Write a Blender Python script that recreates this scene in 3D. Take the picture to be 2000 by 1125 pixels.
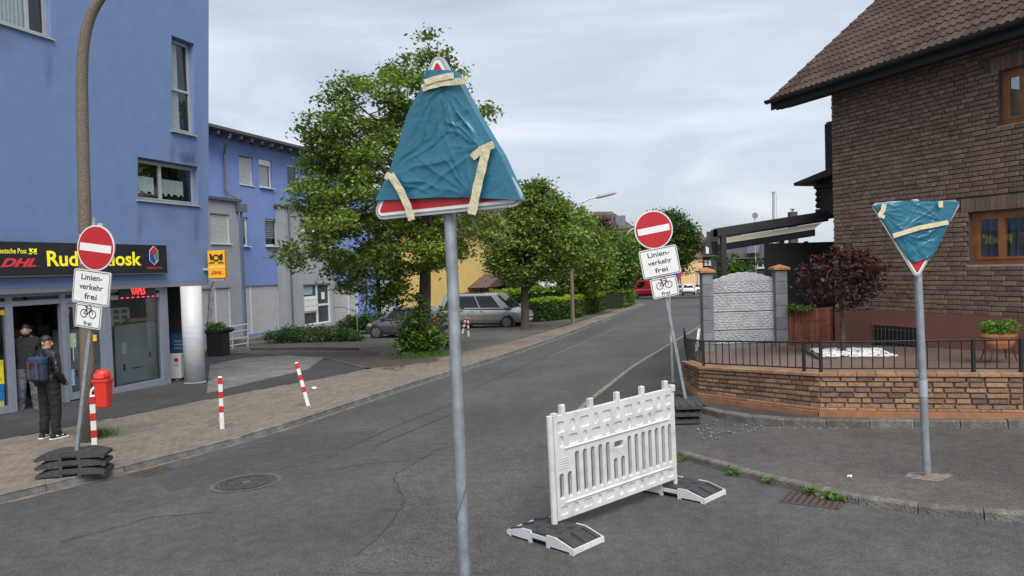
import bpy, bmesh, math, random
import numpy as np
from mathutils import Matrix, Vector
for o in list(bpy.data.objects): bpy.data.objects.remove(o)
S = bpy.context.scene
col = S.collection
rnd = random.Random(7)
rad = math.radians

# ---------------------------------------------------------------- camera
F = 1390.0; CH = 2.28; PITCH = rad(-1.67); ROLL = rad(1.8)
_f = Vector((0, math.cos(PITCH), math.sin(PITCH))); _u0 = Vector((0, -math.sin(PITCH), math.cos(PITCH))); _r0 = Vector((1, 0, 0))
CR = _r0*math.cos(ROLL) - _u0*math.sin(ROLL); CU = _u0*math.cos(ROLL) + _r0*math.sin(ROLL); CF = _f
CP = Vector((0, 0, CH))
cam = bpy.data.cameras.new('camera'); camo = bpy.data.objects.new('camera', cam); col.objects.link(camo)
cam.sensor_width = 36; cam.lens = 36*F/2000; cam.clip_end = 3000; cam.clip_start = 0.05
m = Matrix((CR, CU, -CF)).transposed().to_4x4(); m.translation = CP
camo.matrix_world = m
S.camera = camo
S.render.resolution_x = 1024; S.render.resolution_y = 576

# ---------------------------------------------------------------- sky and sun (overcast)
SUN_EL, SUN_AZ = rad(50), rad(168)      # azimuth clockwise from +Y
w = bpy.data.worlds.new('World'); S.world = w; w.use_nodes = True
nt = w.node_tree; N = nt.nodes; L = nt.links
for n in list(N): N.remove(n)
out = N.new('ShaderNodeOutputWorld'); bg = N.new('ShaderNodeBackground'); bg.inputs[1].default_value = 1.0
sky = N.new('ShaderNodeTexSky'); sky.sky_type = 'NISHITA'; sky.sun_disc = False
sky.sun_elevation = SUN_EL; sky.sun_rotation = SUN_AZ; sky.air_density = 1.2; sky.dust_density = 2.0
sc = N.new('ShaderNodeVectorMath'); sc.operation = 'SCALE'; sc.inputs['Scale'].default_value = 0.09
L.new(sky.outputs[0], sc.inputs[0])
tc = N.new('ShaderNodeTexCoord')
mp = N.new('ShaderNodeMapping'); mp.inputs['Scale'].default_value = (1.3, 1.3, 5.5)
L.new(tc.outputs['Generated'], mp.inputs[0])
n1 = N.new('ShaderNodeTexNoise'); n1.inputs['Scale'].default_value = 1.7; n1.inputs['Detail'].default_value = 5; n1.inputs['Roughness'].default_value = .52; n1.inputs['Distortion'].default_value = .6
L.new(mp.outputs[0], n1.inputs['Vector'])
cr = N.new('ShaderNodeValToRGB'); e = cr.color_ramp.elements
e[0].position = .32; e[0].color = (.17, .192, .232, 1); e[1].position = .68; e[1].color = (.295, .31, .336, 1)
k = e.new(.5); k.color = (.225, .246, .283, 1)
L.new(n1.outputs['Fac'], cr.inputs[0])
mx = N.new('ShaderNodeMix'); mx.data_type = 'RGBA'; mx.inputs['Factor'].default_value = .9
L.new(sc.outputs[0], mx.inputs['A']); L.new(cr.outputs[0], mx.inputs['B'])
L.new(mx.outputs['Result'], bg.inputs[0]); L.new(bg.outputs[0], out.inputs[0])
sun = bpy.data.lights.new('sun', 'SUN'); suno = bpy.data.objects.new('sun', sun); col.objects.link(suno)
sun.energy = 1.5; sun.angle = rad(45); sun.color = (1, .965, .92)
sd = Vector((math.sin(SUN_AZ)*math.cos(SUN_EL), math.cos(SUN_AZ)*math.cos(SUN_EL), math.sin(SUN_EL)))
suno.rotation_euler = sd.to_track_quat('Z', 'Y').to_euler()
vs = S.view_settings; vs.view_transform = 'Standard'; vs.look = 'None'; vs.gamma = 1; vs.exposure = 1.5; vs.use_curve_mapping = False
S.render.engine = 'CYCLES'

# ---------------------------------------------------------------- pixels -> directions; ground shape
GX0, GX1 = -5.0, 8.0
def gz(x, y): return -.026*y + .03*min(max(x, GX0), GX1)
def ray(px, py): return CR*((px-1000)/F) + CU*((562.5-py)/F) + CF
def G(px, py, h=0.0):
    d = ray(px, py)
    for sx, c in ((.03, 0), (0, .03*GX0), (0, .03*GX1)):
        den = -d.z - .026*d.y + sx*d.x
        t = (CH-h-c)/den
        p = CP + d*t
        if sx and GX0 <= p.x <= GX1: break
        if not sx and ((c < 0 and p.x < GX0) or (c > 0 and p.x > GX1)): break
    return p
def D(px, py, y):
    d = ray(px, py); return CP + d*(y/d.y)
def PZ(px, py, z):
    d = ray(px, py); return CP + d*((z-CH)/d.z)
class Frame:
    """facade frame: local x runs to the right seen from the front, the front faces -y"""
    def __init__(s, x, y, ux, uy, z=0):
        n = math.hypot(ux, uy); s.rz = math.atan2(uy, ux); s.M = Matrix.Translation((x, y, z)) @ Matrix.Rotation(s.rz, 4, 'Z'); s.I = s.M.inverted()
    def px(s, px, py, yoff=0.0, lean=0.0, z0=0.0):
        o = s.I @ CP; d = s.I.to_3x3() @ ray(px, py)
        t = (yoff - lean*(o.z-z0) - o.y)/(d.y + lean*d.z)
        p = o + d*t; return p.x, p.z

# ---------------------------------------------------------------- materials
MATS = {}
def _nodes(name):
    m = bpy.data.materials.new(name); m.use_nodes = True
    nt = m.node_tree; b = nt.nodes['Principled BSDF']; MATS[name] = m
    return m, nt, b
def mat(name, c, rough=.6, metal=0.0, var=.12, scale=8.0, bump=0.0, bscale=60.0, spec=.5, island=0.0, c2=None, coat=0.0, detail=4, dirt=0.0, dirtc=(.06,.05,.04), dscale=1.2):
    """principled with noise-driven colour variation, optional per-piece variation, bump and dirt blotches"""
    if name in MATS: return MATS[name]
    m, nt, b = _nodes(name); N = nt.nodes; L = nt.links
    b.inputs['Roughness'].default_value = rough; b.inputs['Metallic'].default_value = metal
    b.inputs['Specular IOR Level'].default_value = spec; b.inputs['Coat Weight'].default_value = coat
    tc = N.new('ShaderNodeTexCoord')
    no = N.new('ShaderNodeTexNoise'); no.inputs['Scale'].default_value = scale; no.inputs['Detail'].default_value = detail
    L.new(tc.outputs['Object'], no.inputs['Vector'])
    r = N.new('ShaderNodeValToRGB'); e = r.color_ramp.elements
    lo = [max(0, x*(1-var)) for x in c]; hi = [min(1, x*(1+var)) for x in (c2 or c)]
    e[0].position = .3; e[0].color = (*lo, 1); e[1].position = .7; e[1].color = (*hi, 1)
    L.new(no.outputs['Fac'], r.inputs[0]); cout = r.outputs[0]
    if island:
        g = N.new('ShaderNodeNewGeometry'); oi = N.new('ShaderNodeObjectInfo')
        ad = N.new('ShaderNodeMath'); ad.operation = 'ADD'; fr = N.new('ShaderNodeMath'); fr.operation = 'FRACT'
        L.new(g.outputs['Random Per Island'], ad.inputs[0]); L.new(oi.outputs['Random'], ad.inputs[1]); L.new(ad.outputs[0], fr.inputs[0])
        mr = N.new('ShaderNodeMapRange'); mr.inputs['To Min'].default_value = 1-island; mr.inputs['To Max'].default_value = 1+island
        L.new(fr.outputs[0], mr.inputs['Value'])
        hs = N.new('ShaderNodeHueSaturation'); L.new(mr.outputs[0], hs.inputs['Value'])
        m2 = N.new('ShaderNodeMath'); m2.operation = 'MULTIPLY_ADD'; m2.inputs[1].default_value = .05*island; m2.inputs[2].default_value = .5-.025*island
        L.new(fr.outputs[0], m2.inputs[0]); L.new(m2.outputs[0], hs.inputs['Hue'])
        L.new(cout, hs.inputs['Color']); cout = hs.outputs[0]
    if dirt:
        n2 = N.new('ShaderNodeTexNoise'); n2.inputs['Scale'].default_value = dscale; n2.inputs['Detail'].default_value = 6; n2.inputs['Roughness'].default_value = .65
        L.new(tc.outputs['Object'], n2.inputs['Vector'])
        r2 = N.new('ShaderNodeMapRange'); r2.inputs['From Min'].default_value = .48; r2.inputs['From Max'].default_value = .75; r2.inputs['To Max'].default_value = dirt
        L.new(n2.outputs['Fac'], r2.inputs['Value'])
        mx = N.new('ShaderNodeMix'); mx.data_type = 'RGBA'; mx.inputs['B'].default_value = (*dirtc, 1)
        L.new(r2.outputs[0], mx.inputs['Factor']); L.new(cout, mx.inputs['A']); cout = mx.outputs['Result']
    L.new(cout, b.inputs['Base Color'])
    if bump:
        n3 = N.new('ShaderNodeTexNoise'); n3.inputs['Scale'].default_value = bscale; n3.inputs['Detail'].default_value = 5
        L.new(tc.outputs['Object'], n3.inputs['Vector'])
        bp = N.new('ShaderNodeBump'); bp.inputs['Strength'].default_value = bump; bp.inputs['Distance'].default_value = .02
        L.new(n3.outputs['Fac'], bp.inputs['Height']); L.new(bp.outputs[0], b.inputs['Normal'])
    return m
def glass(name, tint=(.8, .85, .85), refl=1.0):
    if name in MATS: return MATS[name]
    m, nt, b = _nodes(name); N = nt.nodes; L = nt.links; N.remove(b)
    t = N.new('ShaderNodeBsdfTransparent'); t.inputs[0].default_value = (*tint, 1)
    g = N.new('ShaderNodeBsdfGlossy'); g.inputs['Roughness'].default_value = .02
    lw = N.new('ShaderNodeLayerWeight'); lw.inputs['Blend'].default_value = .5
    pw = N.new('ShaderNodeMath'); pw.operation = 'POWER'; pw.inputs[1].default_value = 4.0; L.new(lw.outputs['Facing'], pw.inputs[0])
    ml = N.new('ShaderNodeMath'); ml.operation = 'MULTIPLY_ADD'; ml.inputs[1].default_value = .8*refl; ml.inputs[2].default_value = .06*refl; ml.use_clamp = True
    L.new(pw.outputs[0], ml.inputs[0])
    mx = N.new('ShaderNodeMixShader'); L.new(ml.outputs[0], mx.inputs[0]); L.new(t.outputs[0], mx.inputs[1]); L.new(g.outputs[0], mx.inputs[2])
    L.new(mx.outputs[0], N['Material Output'].inputs[0]); return m
def leafmat(name, c, c2, trans=.35):
    if name in MATS: return MATS[name]
    m, nt, b = _nodes(name); N = nt.nodes; L = nt.links
    g = N.new('ShaderNodeNewGeometry'); r = N.new('ShaderNodeValToRGB'); e = r.color_ramp.elements
    e[0].color = (*c, 1); e[1].color = (*c2, 1); L.new(g.outputs['Random Per Island'], r.inputs[0])
    tc = N.new('ShaderNodeTexCoord'); no = N.new('ShaderNodeTexNoise'); no.inputs['Scale'].default_value = .9; L.new(tc.outputs['Object'], no.inputs[0])
    mr = N.new('ShaderNodeMapRange'); mr.inputs['From Min'].default_value = .3; mr.inputs['From Max'].default_value = .7; mr.inputs['To Min'].default_value = .75; mr.inputs['To Max'].default_value = 1.25
    L.new(no.outputs['Fac'], mr.inputs[0])
    hs = N.new('ShaderNodeHueSaturation'); L.new(r.outputs[0], hs.inputs['Color']); L.new(mr.outputs[0], hs.inputs['Value'])
    L.new(hs.outputs[0], b.inputs['Base Color']); b.inputs['Roughness'].default_value = .5; b.inputs['Specular IOR Level'].default_value = .35
    tr = N.new('ShaderNodeBsdfTranslucent'); L.new(hs.outputs[0], tr.inputs[0])
    mx = N.new('ShaderNodeMixShader'); mx.inputs[0].default_value = trans
    L.new(b.outputs[0], mx.inputs[1]); L.new(tr.outputs[0], mx.inputs[2]); L.new(mx.outputs[0], N['Material Output'].inputs[0]); return m
def emit(name, c, s=1.0):
    if name in MATS: return MATS[name]
    m, nt, b = _nodes(name); b.inputs['Base Color'].default_value = (*c, 1); b.inputs['Emission Color'].default_value = (*c, 1); b.inputs['Emission Strength'].default_value = s; return m

# ---------------------------------------------------------------- mesh builder
class MB:
    def __init__(s): s.v = []; s.f = []; s.mi = []
    def add(s, vs, fs, M=None, mi=0):
        o = len(s.v)
        if M is not None: vs = [M @ Vector(v) for v in vs]
        s.v += [tuple(v) for v in vs]; s.f += [tuple(i+o for i in f) for f in fs]; s.mi += [mi]*len(fs); return s
    def box(s, x0, x1, y0, y1, z0, z1, M=None, mi=0):
        return s.add([(x0,y0,z0),(x1,y0,z0),(x1,y1,z0),(x0,y1,z0),(x0,y0,z1),(x1,y0,z1),(x1,y1,z1),(x0,y1,z1)],
                     [(0,3,2,1),(4,5,6,7),(0,1,5,4),(1,2,6,5),(2,3,7,6),(3,0,4,7)], M, mi)
    def cbox(s, x0, x1, y0, y1, z0, z1, c=.01, M=None, mi=0):
        """box whose front (-y) edges are chamfered"""
        return s.add([(x0,y1,z0),(x1,y1,z0),(x1,y1,z1),(x0,y1,z1),(x0,y0+c,z0),(x1,y0+c,z0),(x1,y0+c,z1),(x0,y0+c,z1),
                      (x0+c,y0,z0+c),(x1-c,y0,z0+c),(x1-c,y0,z1-c),(x0+c,y0,z1-c)],
                     [(0,4,7,3),(5,1,2,6),(0,1,5,4),(7,6,2,3),(4,5,9,8),(5,6,10,9),(6,7,11,10),(7,4,8,11),(8,9,10,11),(3,2,1,0)], M, mi)
    def prism(s, poly, y0, y1, M=None, mi=0):
        """polygon in (x,z), extruded from y0 (front) to y1; poly counter-clockwise seen from -y"""
        n = len(poly)
        return s.add([(x, y0, z) for x, z in poly] + [(x, y1, z) for x, z in poly],
                     [tuple(range(n)), tuple(range(2*n-1, n-1, -1))] + [(i, i+n, (i+1) % n+n, (i+1) % n) for i in range(n)], M, mi)
    def slab(s, poly, z0, z1, M=None, mi=0):
        """polygon in (x,y) ccw from above, z0..z1 (numbers or functions of x,y)"""
        f0 = z0 if callable(z0) else (lambda x, y: z0); f1 = z1 if callable(z1) else (lambda x, y: z1)
        n = len(poly)
        return s.add([(x, y, f0(x, y)) for x, y in poly] + [(x, y, f1(x, y)) for x, y in poly],
                     [tuple(range(n-1, -1, -1)), tuple(range(n, 2*n))] + [(i, (i+1) % n, (i+1) % n+n, i+n) for i in range(n)], M, mi)
    def tube(s, path, r, n=8, M=None, mi=0, cap=True):
        path = [Vector(p) for p in path]; k = len(path)
        rs = r if isinstance(r, (list, tuple)) else [r]*k
        vs = []; fs = []; a = None
        for i, p in enumerate(path):
            t = (path[min(i+1, k-1)] - path[max(i-1, 0)]).normalized()
            if a is None: a = t.orthogonal().normalized()
            a = (a - t*a.dot(t)).normalized(); b = t.cross(a)
            vs += [p + (a*math.cos(2*math.pi*j/n) + b*math.sin(2*math.pi*j/n))*rs[i] for j in range(n)]
        for i in range(k-1):
            for j in range(n): fs.append((i*n+j, i*n+(j+1) % n, (i+1)*n+(j+1) % n, (i+1)*n+j))
        if cap: fs += [tuple(range(n-1, -1, -1)), tuple(range((k-1)*n, k*n))]
        return s.add(vs, fs, M, mi)
    def lathe(s, prof, n=16, M=None, mi=0, sx=1, sy=1):
        vs = []; fs = []; k = len(prof)
        for r, z in prof: vs += [(r*math.cos(2*math.pi*j/n)*sx, r*math.sin(2*math.pi*j/n)*sy, z) for j in range(n)]
        for i in range(k-1):
            for j in range(n): fs.append((i*n+j, i*n+(j+1) % n, (i+1)*n+(j+1) % n, (i+1)*n+j))
        fs += [tuple(range(n-1, -1, -1)), tuple(range((k-1)*n, k*n))]
        return s.add(vs, fs, M, mi)
    def grid(s, pts, M=None, mi=0, flip=False):
        """pts[i][j] -> quad sheet"""
        a = len(pts); b = len(pts[0]); fs = []
        for i in range(a-1):
            for j in range(b-1):
                q = (i*b+j, i*b+j+1, (i+1)*b+j+1, (i+1)*b+j); fs.append(q[::-1] if flip else q)
        return s.add([p for r in pts for p in r], fs, M, mi)
    def mesh(s, name, mats=None, smooth=False):
        me = bpy.data.meshes.new(name); me.from_pydata([tuple(v) for v in s.v], [], s.f)
        for x in (mats if isinstance(mats, (list, tuple)) else [mats]):
            if x: me.materials.append(x)
        if len(me.materials) > 1: me.polygons.foreach_set('material_index', s.mi)
        if smooth: me.polygons.foreach_set('use_smooth', [True]*len(me.polygons))
        me.update(); return me
    def build(s, name, mats, parent=None, smooth=False, M=None, bevel=0.0):
        o = link(name, s.mesh(name, mats, smooth), parent, M)
        if bevel:
            b = o.modifiers.new('b', 'BEVEL'); b.width = bevel; b.segments = 2; b.limit_method = 'ANGLE'; b.angle_limit = rad(40)
        return o
def link(name, data, parent=None, M=None):
    o = bpy.data.objects.new(name, data); col.objects.link(o)
    if parent: o.parent = parent
    if M is not None: o.matrix_basis = M
    return o
def tag(o, label=None, cat=None, group=None, kind=None):
    if label: o['label'] = label
    if cat: o['category'] = cat
    if group: o['group'] = group
    if kind: o['kind'] = kind
    return o
def thing(name, label, cat, loc=(0, 0, 0), rz=0.0, group=None, M=None):
    o = bpy.data.objects.new(name, None); col.objects.link(o); o.empty_display_size = .2
    if M is not None: o.matrix_basis = M
    else: o.location = loc; o.rotation_euler = (0, 0, rz)
    return tag(o, label, cat, group)
def struct(o): o['kind'] = 'structure'; return o
def copy_tree(o, parent=None):
    c = o.copy(); col.objects.link(c); c.parent = parent
    for ch in list(o.children): copy_tree(ch, c)
    return c
RX = Matrix.Rotation(rad(90), 4, 'X')
def T(x, y, z): return Matrix.Translation((x, y, z))
def RZ(a): return Matrix.Rotation(a, 4, 'Z')
def RY(a): return Matrix.Rotation(a, 4, 'Y')
def text_mesh(s, height, mats, bold=0.0, shear=0.0, width=None, depth=.001, line=1.0, align='CENTER'):
    """lettering as a mesh standing in the x-z plane facing -y, centred on x; height = cap height"""
    cu = bpy.data.curves.new('t', 'FONT'); cu.body = s; cu.align_x = align; cu.align_y = 'CENTER'
    cu.size = height/.72; cu.offset = bold*height; cu.shear = shear; cu.extrude = depth; cu.resolution_u = 3; cu.space_line = line
    o = bpy.data.objects.new('t', cu); col.objects.link(o)
    dg = bpy.context.evaluated_depsgraph_get(); dg.update()
    me = bpy.data.meshes.new_from_object(o.evaluated_get(dg))
    bpy.data.objects.remove(o)
    me.transform(RX)
    if width:
        xs = [v.co.x for v in me.vertices]; a, b = min(xs), max(xs); k = width/(b-a)
        for v in me.vertices: v.co.x = (v.co.x-(a+b)/2)*k
    me.materials.clear(); me.materials.append(mats); return me
def text(name, s, height, mats, parent, M, **k): return link(name, text_mesh(s, height, mats, **k), parent, M)
def rrect(w, h, r, n=4, cx=0, cz=0):
    """rounded rectangle outline, ccw seen from -y"""
    P = []
    for sx, sz, a0 in ((1, -1, -90), (1, 1, 0), (-1, 1, 90), (-1, -1, 180)):
        for i in range(n+1):
            a = rad(a0 + 90*i/n); P.append((cx + sx*(w/2-r) + r*math.cos(a), cz + sz*(h/2-r) + r*math.sin(a)))
    return P
def disc(r, n=40, cx=0, cz=0): return [(cx + r*math.cos(2*math.pi*i/n), cz + r*math.sin(2*math.pi*i/n)) for i in range(n)]
def inpoly(x, y, P):
    c = False; n = len(P)
    for i in range(n):
        x0, y0 = P[i]; x1, y1 = P[i-1]
        if (y0 > y) != (y1 > y) and x < (x1-x0)*(y-y0)/(y1-y0)+x0: c = not c
    return c
def lerp(a, b, t): return a + (b-a)*t
def interp(tab, x):
    if x <= tab[0][0]: return tab[0][1:]
    for a, b in zip(tab, tab[1:]):
        if x <= b[0]:
            t = (x-a[0])/(b[0]-a[0]); return tuple(lerp(p, q, t) for p, q in zip(a[1:], b[1:]))
    return tab[-1][1:]
# ================================================================ SETTING: ground, road, pavements
def asphalt(name, c, agg=.5, patch=.25, rough=.82, wear=(.11,.108,.105)):
    if name in MATS: return MATS[name]
    m, nt, b = _nodes(name); N = nt.nodes; L = nt.links
    tc = N.new('ShaderNodeTexCoord')
    def noise(sc, det=3, ro=.5):
        n = N.new('ShaderNodeTexNoise'); n.inputs['Scale'].default_value = sc; n.inputs['Detail'].default_value = det; n.inputs['Roughness'].default_value = ro
        L.new(tc.outputs['Object'], n.inputs['Vector']); return n.outputs['Fac']
    def ramp(src, a, b_, lo, hi):
        r = N.new('ShaderNodeMapRange'); r.inputs['From Min'].default_value = a; r.inputs['From Max'].default_value = b_; r.inputs['To Min'].default_value = lo; r.inputs['To Max'].default_value = hi
        L.new(src, r.inputs[0]); return r.outputs[0]
    def mul(a, b_):
        n = N.new('ShaderNodeMath'); n.operation = 'MULTIPLY'; L.new(a, n.inputs[0]); L.new(b_, n.inputs[1]); return n.outputs[0]
    vo = N.new('ShaderNodeTexVoronoi'); vo.inputs['Scale'].default_value = 95; L.new(tc.outputs['Object'], vo.inputs['Vector'])
    sx = N.new('ShaderNodeSeparateColor'); L.new(vo.outputs['Color'], sx.inputs[0])
    st = ramp(sx.outputs[0], 0, 1, 1-agg, 1+agg)
    big = ramp(noise(.45, 4, .6), .3, .7, 1-patch, 1+patch)
    mid = ramp(noise(7, 4), .3, .7, .85, 1.15)
    v = mul(mul(st, big), mid)
    cc = N.new('ShaderNodeMix'); cc.data_type = 'RGBA'; cc.inputs['A'].default_value = (*c, 1); cc.inputs['B'].default_value = (*wear, 1)
    L.new(ramp(noise(1.1, 6, .7), .52, .8, 0, .45), cc.inputs['Factor'])
    vm = N.new('ShaderNodeVectorMath'); vm.operation = 'SCALE'; L.new(cc.outputs['Result'], vm.inputs[0]); L.new(v, vm.inputs['Scale'])
    L.new(vm.outputs[0], b.inputs['Base Color']); b.inputs['Roughness'].default_value = rough; b.inputs['Specular IOR Level'].default_value = .3
    bp = N.new('ShaderNodeBump'); bp.inputs['Strength'].default_value = .55; bp.inputs['Distance'].default_value = .006
    L.new(vo.outputs['Distance'], bp.inputs['Height']); L.new(bp.outputs[0], b.inputs['Normal'])
    return m
def clip(P, a, keep):       # keep x<=a or x>=a
    O = []; n = len(P)
    ins = (lambda p: p[0] <= a) if keep < 0 else (lambda p: p[0] >= a)
    for i in range(n):
        p, q = P[i-1], P[i]
        if ins(p) != ins(q):
            t = (a-p[0])/(q[0]-p[0]); O.append((a,) + tuple(lerp(p[k], q[k], t) for k in range(1, len(p))))
        if ins(q): O.append(q)
    return O
def sheet(name, poly, h, m, parent=None):
    """flat sheet that follows the ground; poly entries (x, y[, extra height])"""
    poly = [(p[0], p[1], p[2] if len(p) > 2 else 0.0) for p in poly]
    A = sum(poly[i-1][0]*poly[i][1]-poly[i][0]*poly[i-1][1] for i in range(len(poly)))
    if A < 0: poly = poly[::-1]
    b = MB()
    for part in (clip(poly, GX0, -1), clip(clip(poly, GX0, 1), GX1, -1), clip(poly, GX1, 1)):
        if len(part) > 2: b.add([(x, y, gz(x, y)+h+e) for x, y, e in part], [tuple(range(len(part)))])
    return struct(b.build(name, m, parent)) if parent is None else b.build(name, m, parent)
def gp(px, py, h=0.0): p = G(px, py, h); return (p.x, p.y)
M_asph = asphalt('asphalt', (.076, .074, .072), agg=.3, patch=.2)
M_asph2 = asphalt('asphalt_pavement', (.085, .079, .072), agg=.35)
M_asph3 = asphalt('asphalt_fresh', (.05, .05, .052), agg=.35, patch=.15)
M_dirt = mat('soil', (.07, .052, .038), .95, var=.4, scale=6, bump=.6, bscale=40)
M_kerb = mat('kerb_concrete', (.17, .165, .155), .85, var=.25, scale=9, bump=.4, bscale=90, island=.18, dirt=.7, dscale=3)
M_kerbd = mat('kerb_old_stone', (.13, .118, .105), .9, var=.35, scale=12, bump=.9, bscale=40, island=.25, dirt=.8, dirtc=(.05, .055, .03), dscale=4)
M_kerbl = mat('kerb_light', (.19, .165, .135), .85, var=.2, scale=9, bump=.3, island=.12, dirt=.5, dscale=3)
struct(MB().add([(x, y, gz(x, y)-.012) for y in (-60, 500) for x in (-420, GX0, GX1, 420)], [(0, 1, 5, 4), (1, 2, 6, 5), (2, 3, 7, 6)]).build('ground', asphalt('ground_mix', (.085, .082, .07))))

KL = [(-14, -2.5), (-9.3, 4), (-6.28, 8.54), (-5.4, 9.95), (-4.62, 11.34), (-4.05, 12.6), (-3.3, 14.75), (-2.55, 16.95), (-1.71, 19.1), (-.07, 23.45), (1.57, 28.3), (3.21, 33.6), (8.72, 51.6), (11.2, 59.5), (11.6, 62.5), (10, 65), (4, 68)]
IL = [(-16, 1.5), (-11.2, 8.2), (-8.75, 11.94), (-8.15, 13.2), (-7.29, 15.08), (-6.6, 16.6), (-5.58, 18.5), (-4.35, 20.9), (-3.1, 21.4), (-2, 22.47), (-.07, 28.04), (3.11, 37.31), (8.4, 54), (10.1, 59.8), (9, 63), (4, 65.5)]
KR = [(1.05, 12.5), (1.41, 13.66), (2.95, 18.16), (5.34, 24.16), (8.42, 31.77), (13, 43), (19, 58)]
KF = [(1.93, 9.25), (2.02, 8.87), (2.3, 8.25), (2.67, 7.53), (3.3, 6.61), (4.28, 5.97), (6, 5.15), (9, 4.0), (14, 2.2)]
def smooth_line(P, n=4):
    O = []
    for i in range(len(P)-1):
        p0, p1, p2, p3 = P[max(i-1, 0)], P[i], P[i+1], P[min(i+2, len(P)-1)]
        for k in range(n):
            t = k/n; O.append(tuple(.5*(2*p1[j]+(p2[j]-p0[j])*t+(2*p0[j]-5*p1[j]+4*p2[j]-p3[j])*t*t+(3*p1[j]-p0[j]-3*p2[j]+p3[j])*t**3) for j in (0, 1)))
    return O+[P[-1]]
KF = smooth_line(KF)
KW = [(3.03, 11.6), (3.3, 10.9), (3.68, 10.4), (4.51, 9.9), (5.49, 9.58), (6.63, 9.23), (9.2, 8.45)]
def xat(line, y):
    for p, q in zip(line, line[1:]):
        if min(p[1], q[1]) <= y <= max(p[1], q[1]) and p[1] != q[1]: return lerp(p[0], q[0], (y-p[1])/(q[1]-p[1]))
    return None
def strips(name, rows, h, m):
    """sheet made of convex strips, rows = (y, x left, x right)"""
    b = MB()
    for (y0, a0, c0), (y1, a1, c1) in zip(rows, rows[1:]):
        P = [(a0, y0), (c0, y0), (c1, y1), (a1, y1)]
        for part in (clip(P, GX0, -1), clip(clip(P, GX0, 1), GX1, -1), clip(P, GX1, 1)):
            if len(part) > 2: b.add([(x, y, gz(x, y)+h) for x, y in part], [tuple(range(len(part)))])
    return struct(b.build(name, m))
rr_ = []
for y in sorted({*[p[1] for p in KL if p[1] <= 62.5], *[p[1] for p in KR], -2.5, 2.2, 4.0, 5.15, 5.97, 6.61, 7.53, 8.25, 8.87, 8.871, 11, 12.499}):
    xl_ = xat(KL[:-2], y); xr_ = xat(KF[4:], y) if y <= 8.87 else (4.4 if y < 12.5 else xat(KR, y))
    if y > 58: xr_ = 22
    if xl_ is not None and xr_ is not None: rr_.append((y, xl_, xr_))
rr_ = [(-30, -60, 60), (-2.51, -40, 26)] + rr_ + [(62.51, 11.6, 110), (68, 0, 110), (84, -20, 110), (140, -20, 110)]
road = strips('road', rr_, 0, M_asph)
pave = sheet('pavement', KL + IL[::-1], .088, mat('paver_joint', (.07, .06, .048), .95, var=.3, scale=30))
far_pav = [p for p in KL if p[1] >= 23.4] ; far_in = [p for p in IL if p[1] >= 28]
def brickmat(name, c1, c2, mo, sc, rot, bw=.5, rh=.25):
    m, nt, b = _nodes(name); N = nt.nodes; L = nt.links
    tc = N.new('ShaderNodeTexCoord'); mp = N.new('ShaderNodeMapping'); mp.inputs['Rotation'].default_value = (0, 0, rot); L.new(tc.outputs['Object'], mp.inputs[0])
    bt = N.new('ShaderNodeTexBrick'); bt.inputs['Color1'].default_value = (*c1, 1); bt.inputs['Color2'].default_value = (*c2, 1); bt.inputs['Mortar'].default_value = (*mo, 1)
    bt.inputs['Scale'].default_value = sc; bt.inputs['Mortar Size'].default_value = .015; bt.inputs['Brick Width'].default_value = bw; bt.inputs['Row Height'].default_value = rh
    L.new(mp.outputs[0], bt.inputs['Vector'])
    no = N.new('ShaderNodeTexNoise'); no.inputs['Scale'].default_value = .6; no.inputs['Detail'].default_value = 6; L.new(tc.outputs['Object'], no.inputs[0])
    mr = N.new('ShaderNodeMapRange'); mr.inputs['From Min'].default_value = .3; mr.inputs['From Max'].default_value = .7; mr.inputs['To Min'].default_value = .7; mr.inputs['To Max'].default_value = 1.25; L.new(no.outputs['Fac'], mr.inputs[0])
    vm = N.new('ShaderNodeVectorMath'); vm.operation = 'SCALE'; L.new(bt.outputs['Color'], vm.inputs[0]); L.new(mr.outputs[0], vm.inputs['Scale'])
    L.new(vm.outputs[0], b.inputs['Base Color']); b.inputs['Roughness'].default_value = .85
    bp = N.new('ShaderNodeBump'); bp.inputs['Strength'].default_value = .5; bp.inputs['Distance'].default_value = .01; bp.invert = True
    L.new(bt.outputs['Fac'], bp.inputs['Height']); L.new(bp.outputs[0], b.inputs['Normal']); return m
PA = rad(22)
sheet('pavement_far_end', [(-1.85, 19.0)] + far_pav + far_in[::-1] + [(-3.1, 21.4)], .094, brickmat('paver_far', (.21, .165, .125), (.165, .13, .1), (.09, .075, .06), 2.5, PA-rad(90)))
# pavers, laid in rows along the kerb
M_pav = mat('paver', (.175, .145, .115), .88, var=.22, scale=14, bump=.3, bscale=120, island=.16, dirt=.35, dscale=1.1, dirtc=(.09, .075, .06))
ca, sa = math.sin(PA), math.cos(PA)      # unit vector along the street
polyP = KL[:10] + [(-.07, 28.0)] + IL[:10][::-1]
pv = []
for i in range(-75, 45):
    for j in range(-40, 160):
        u = (j + .5*(i % 2))*.2; vv = i*.1
        x = -6.0 + ca*u + sa*vv; y = 10.0 + sa*u - ca*vv
        if y < 6.0 or y > 24 or x < -12.5: continue
        if inpoly(x, y, polyP) and inpoly(x+.06*sa, y-.06*ca, polyP) and inpoly(x-.06*sa, y+.06*ca, polyP): pv.append((x, y))
def onscreen(p):
    v = Vector(p)-CP; d = v.dot(CF)
    if d < .1: return False
    X = 1000+F*v.dot(CR)/d; Y = 562.5-F*v.dot(CU)/d
    return -20 < X < 2020 and -20 < Y < 1145
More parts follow.
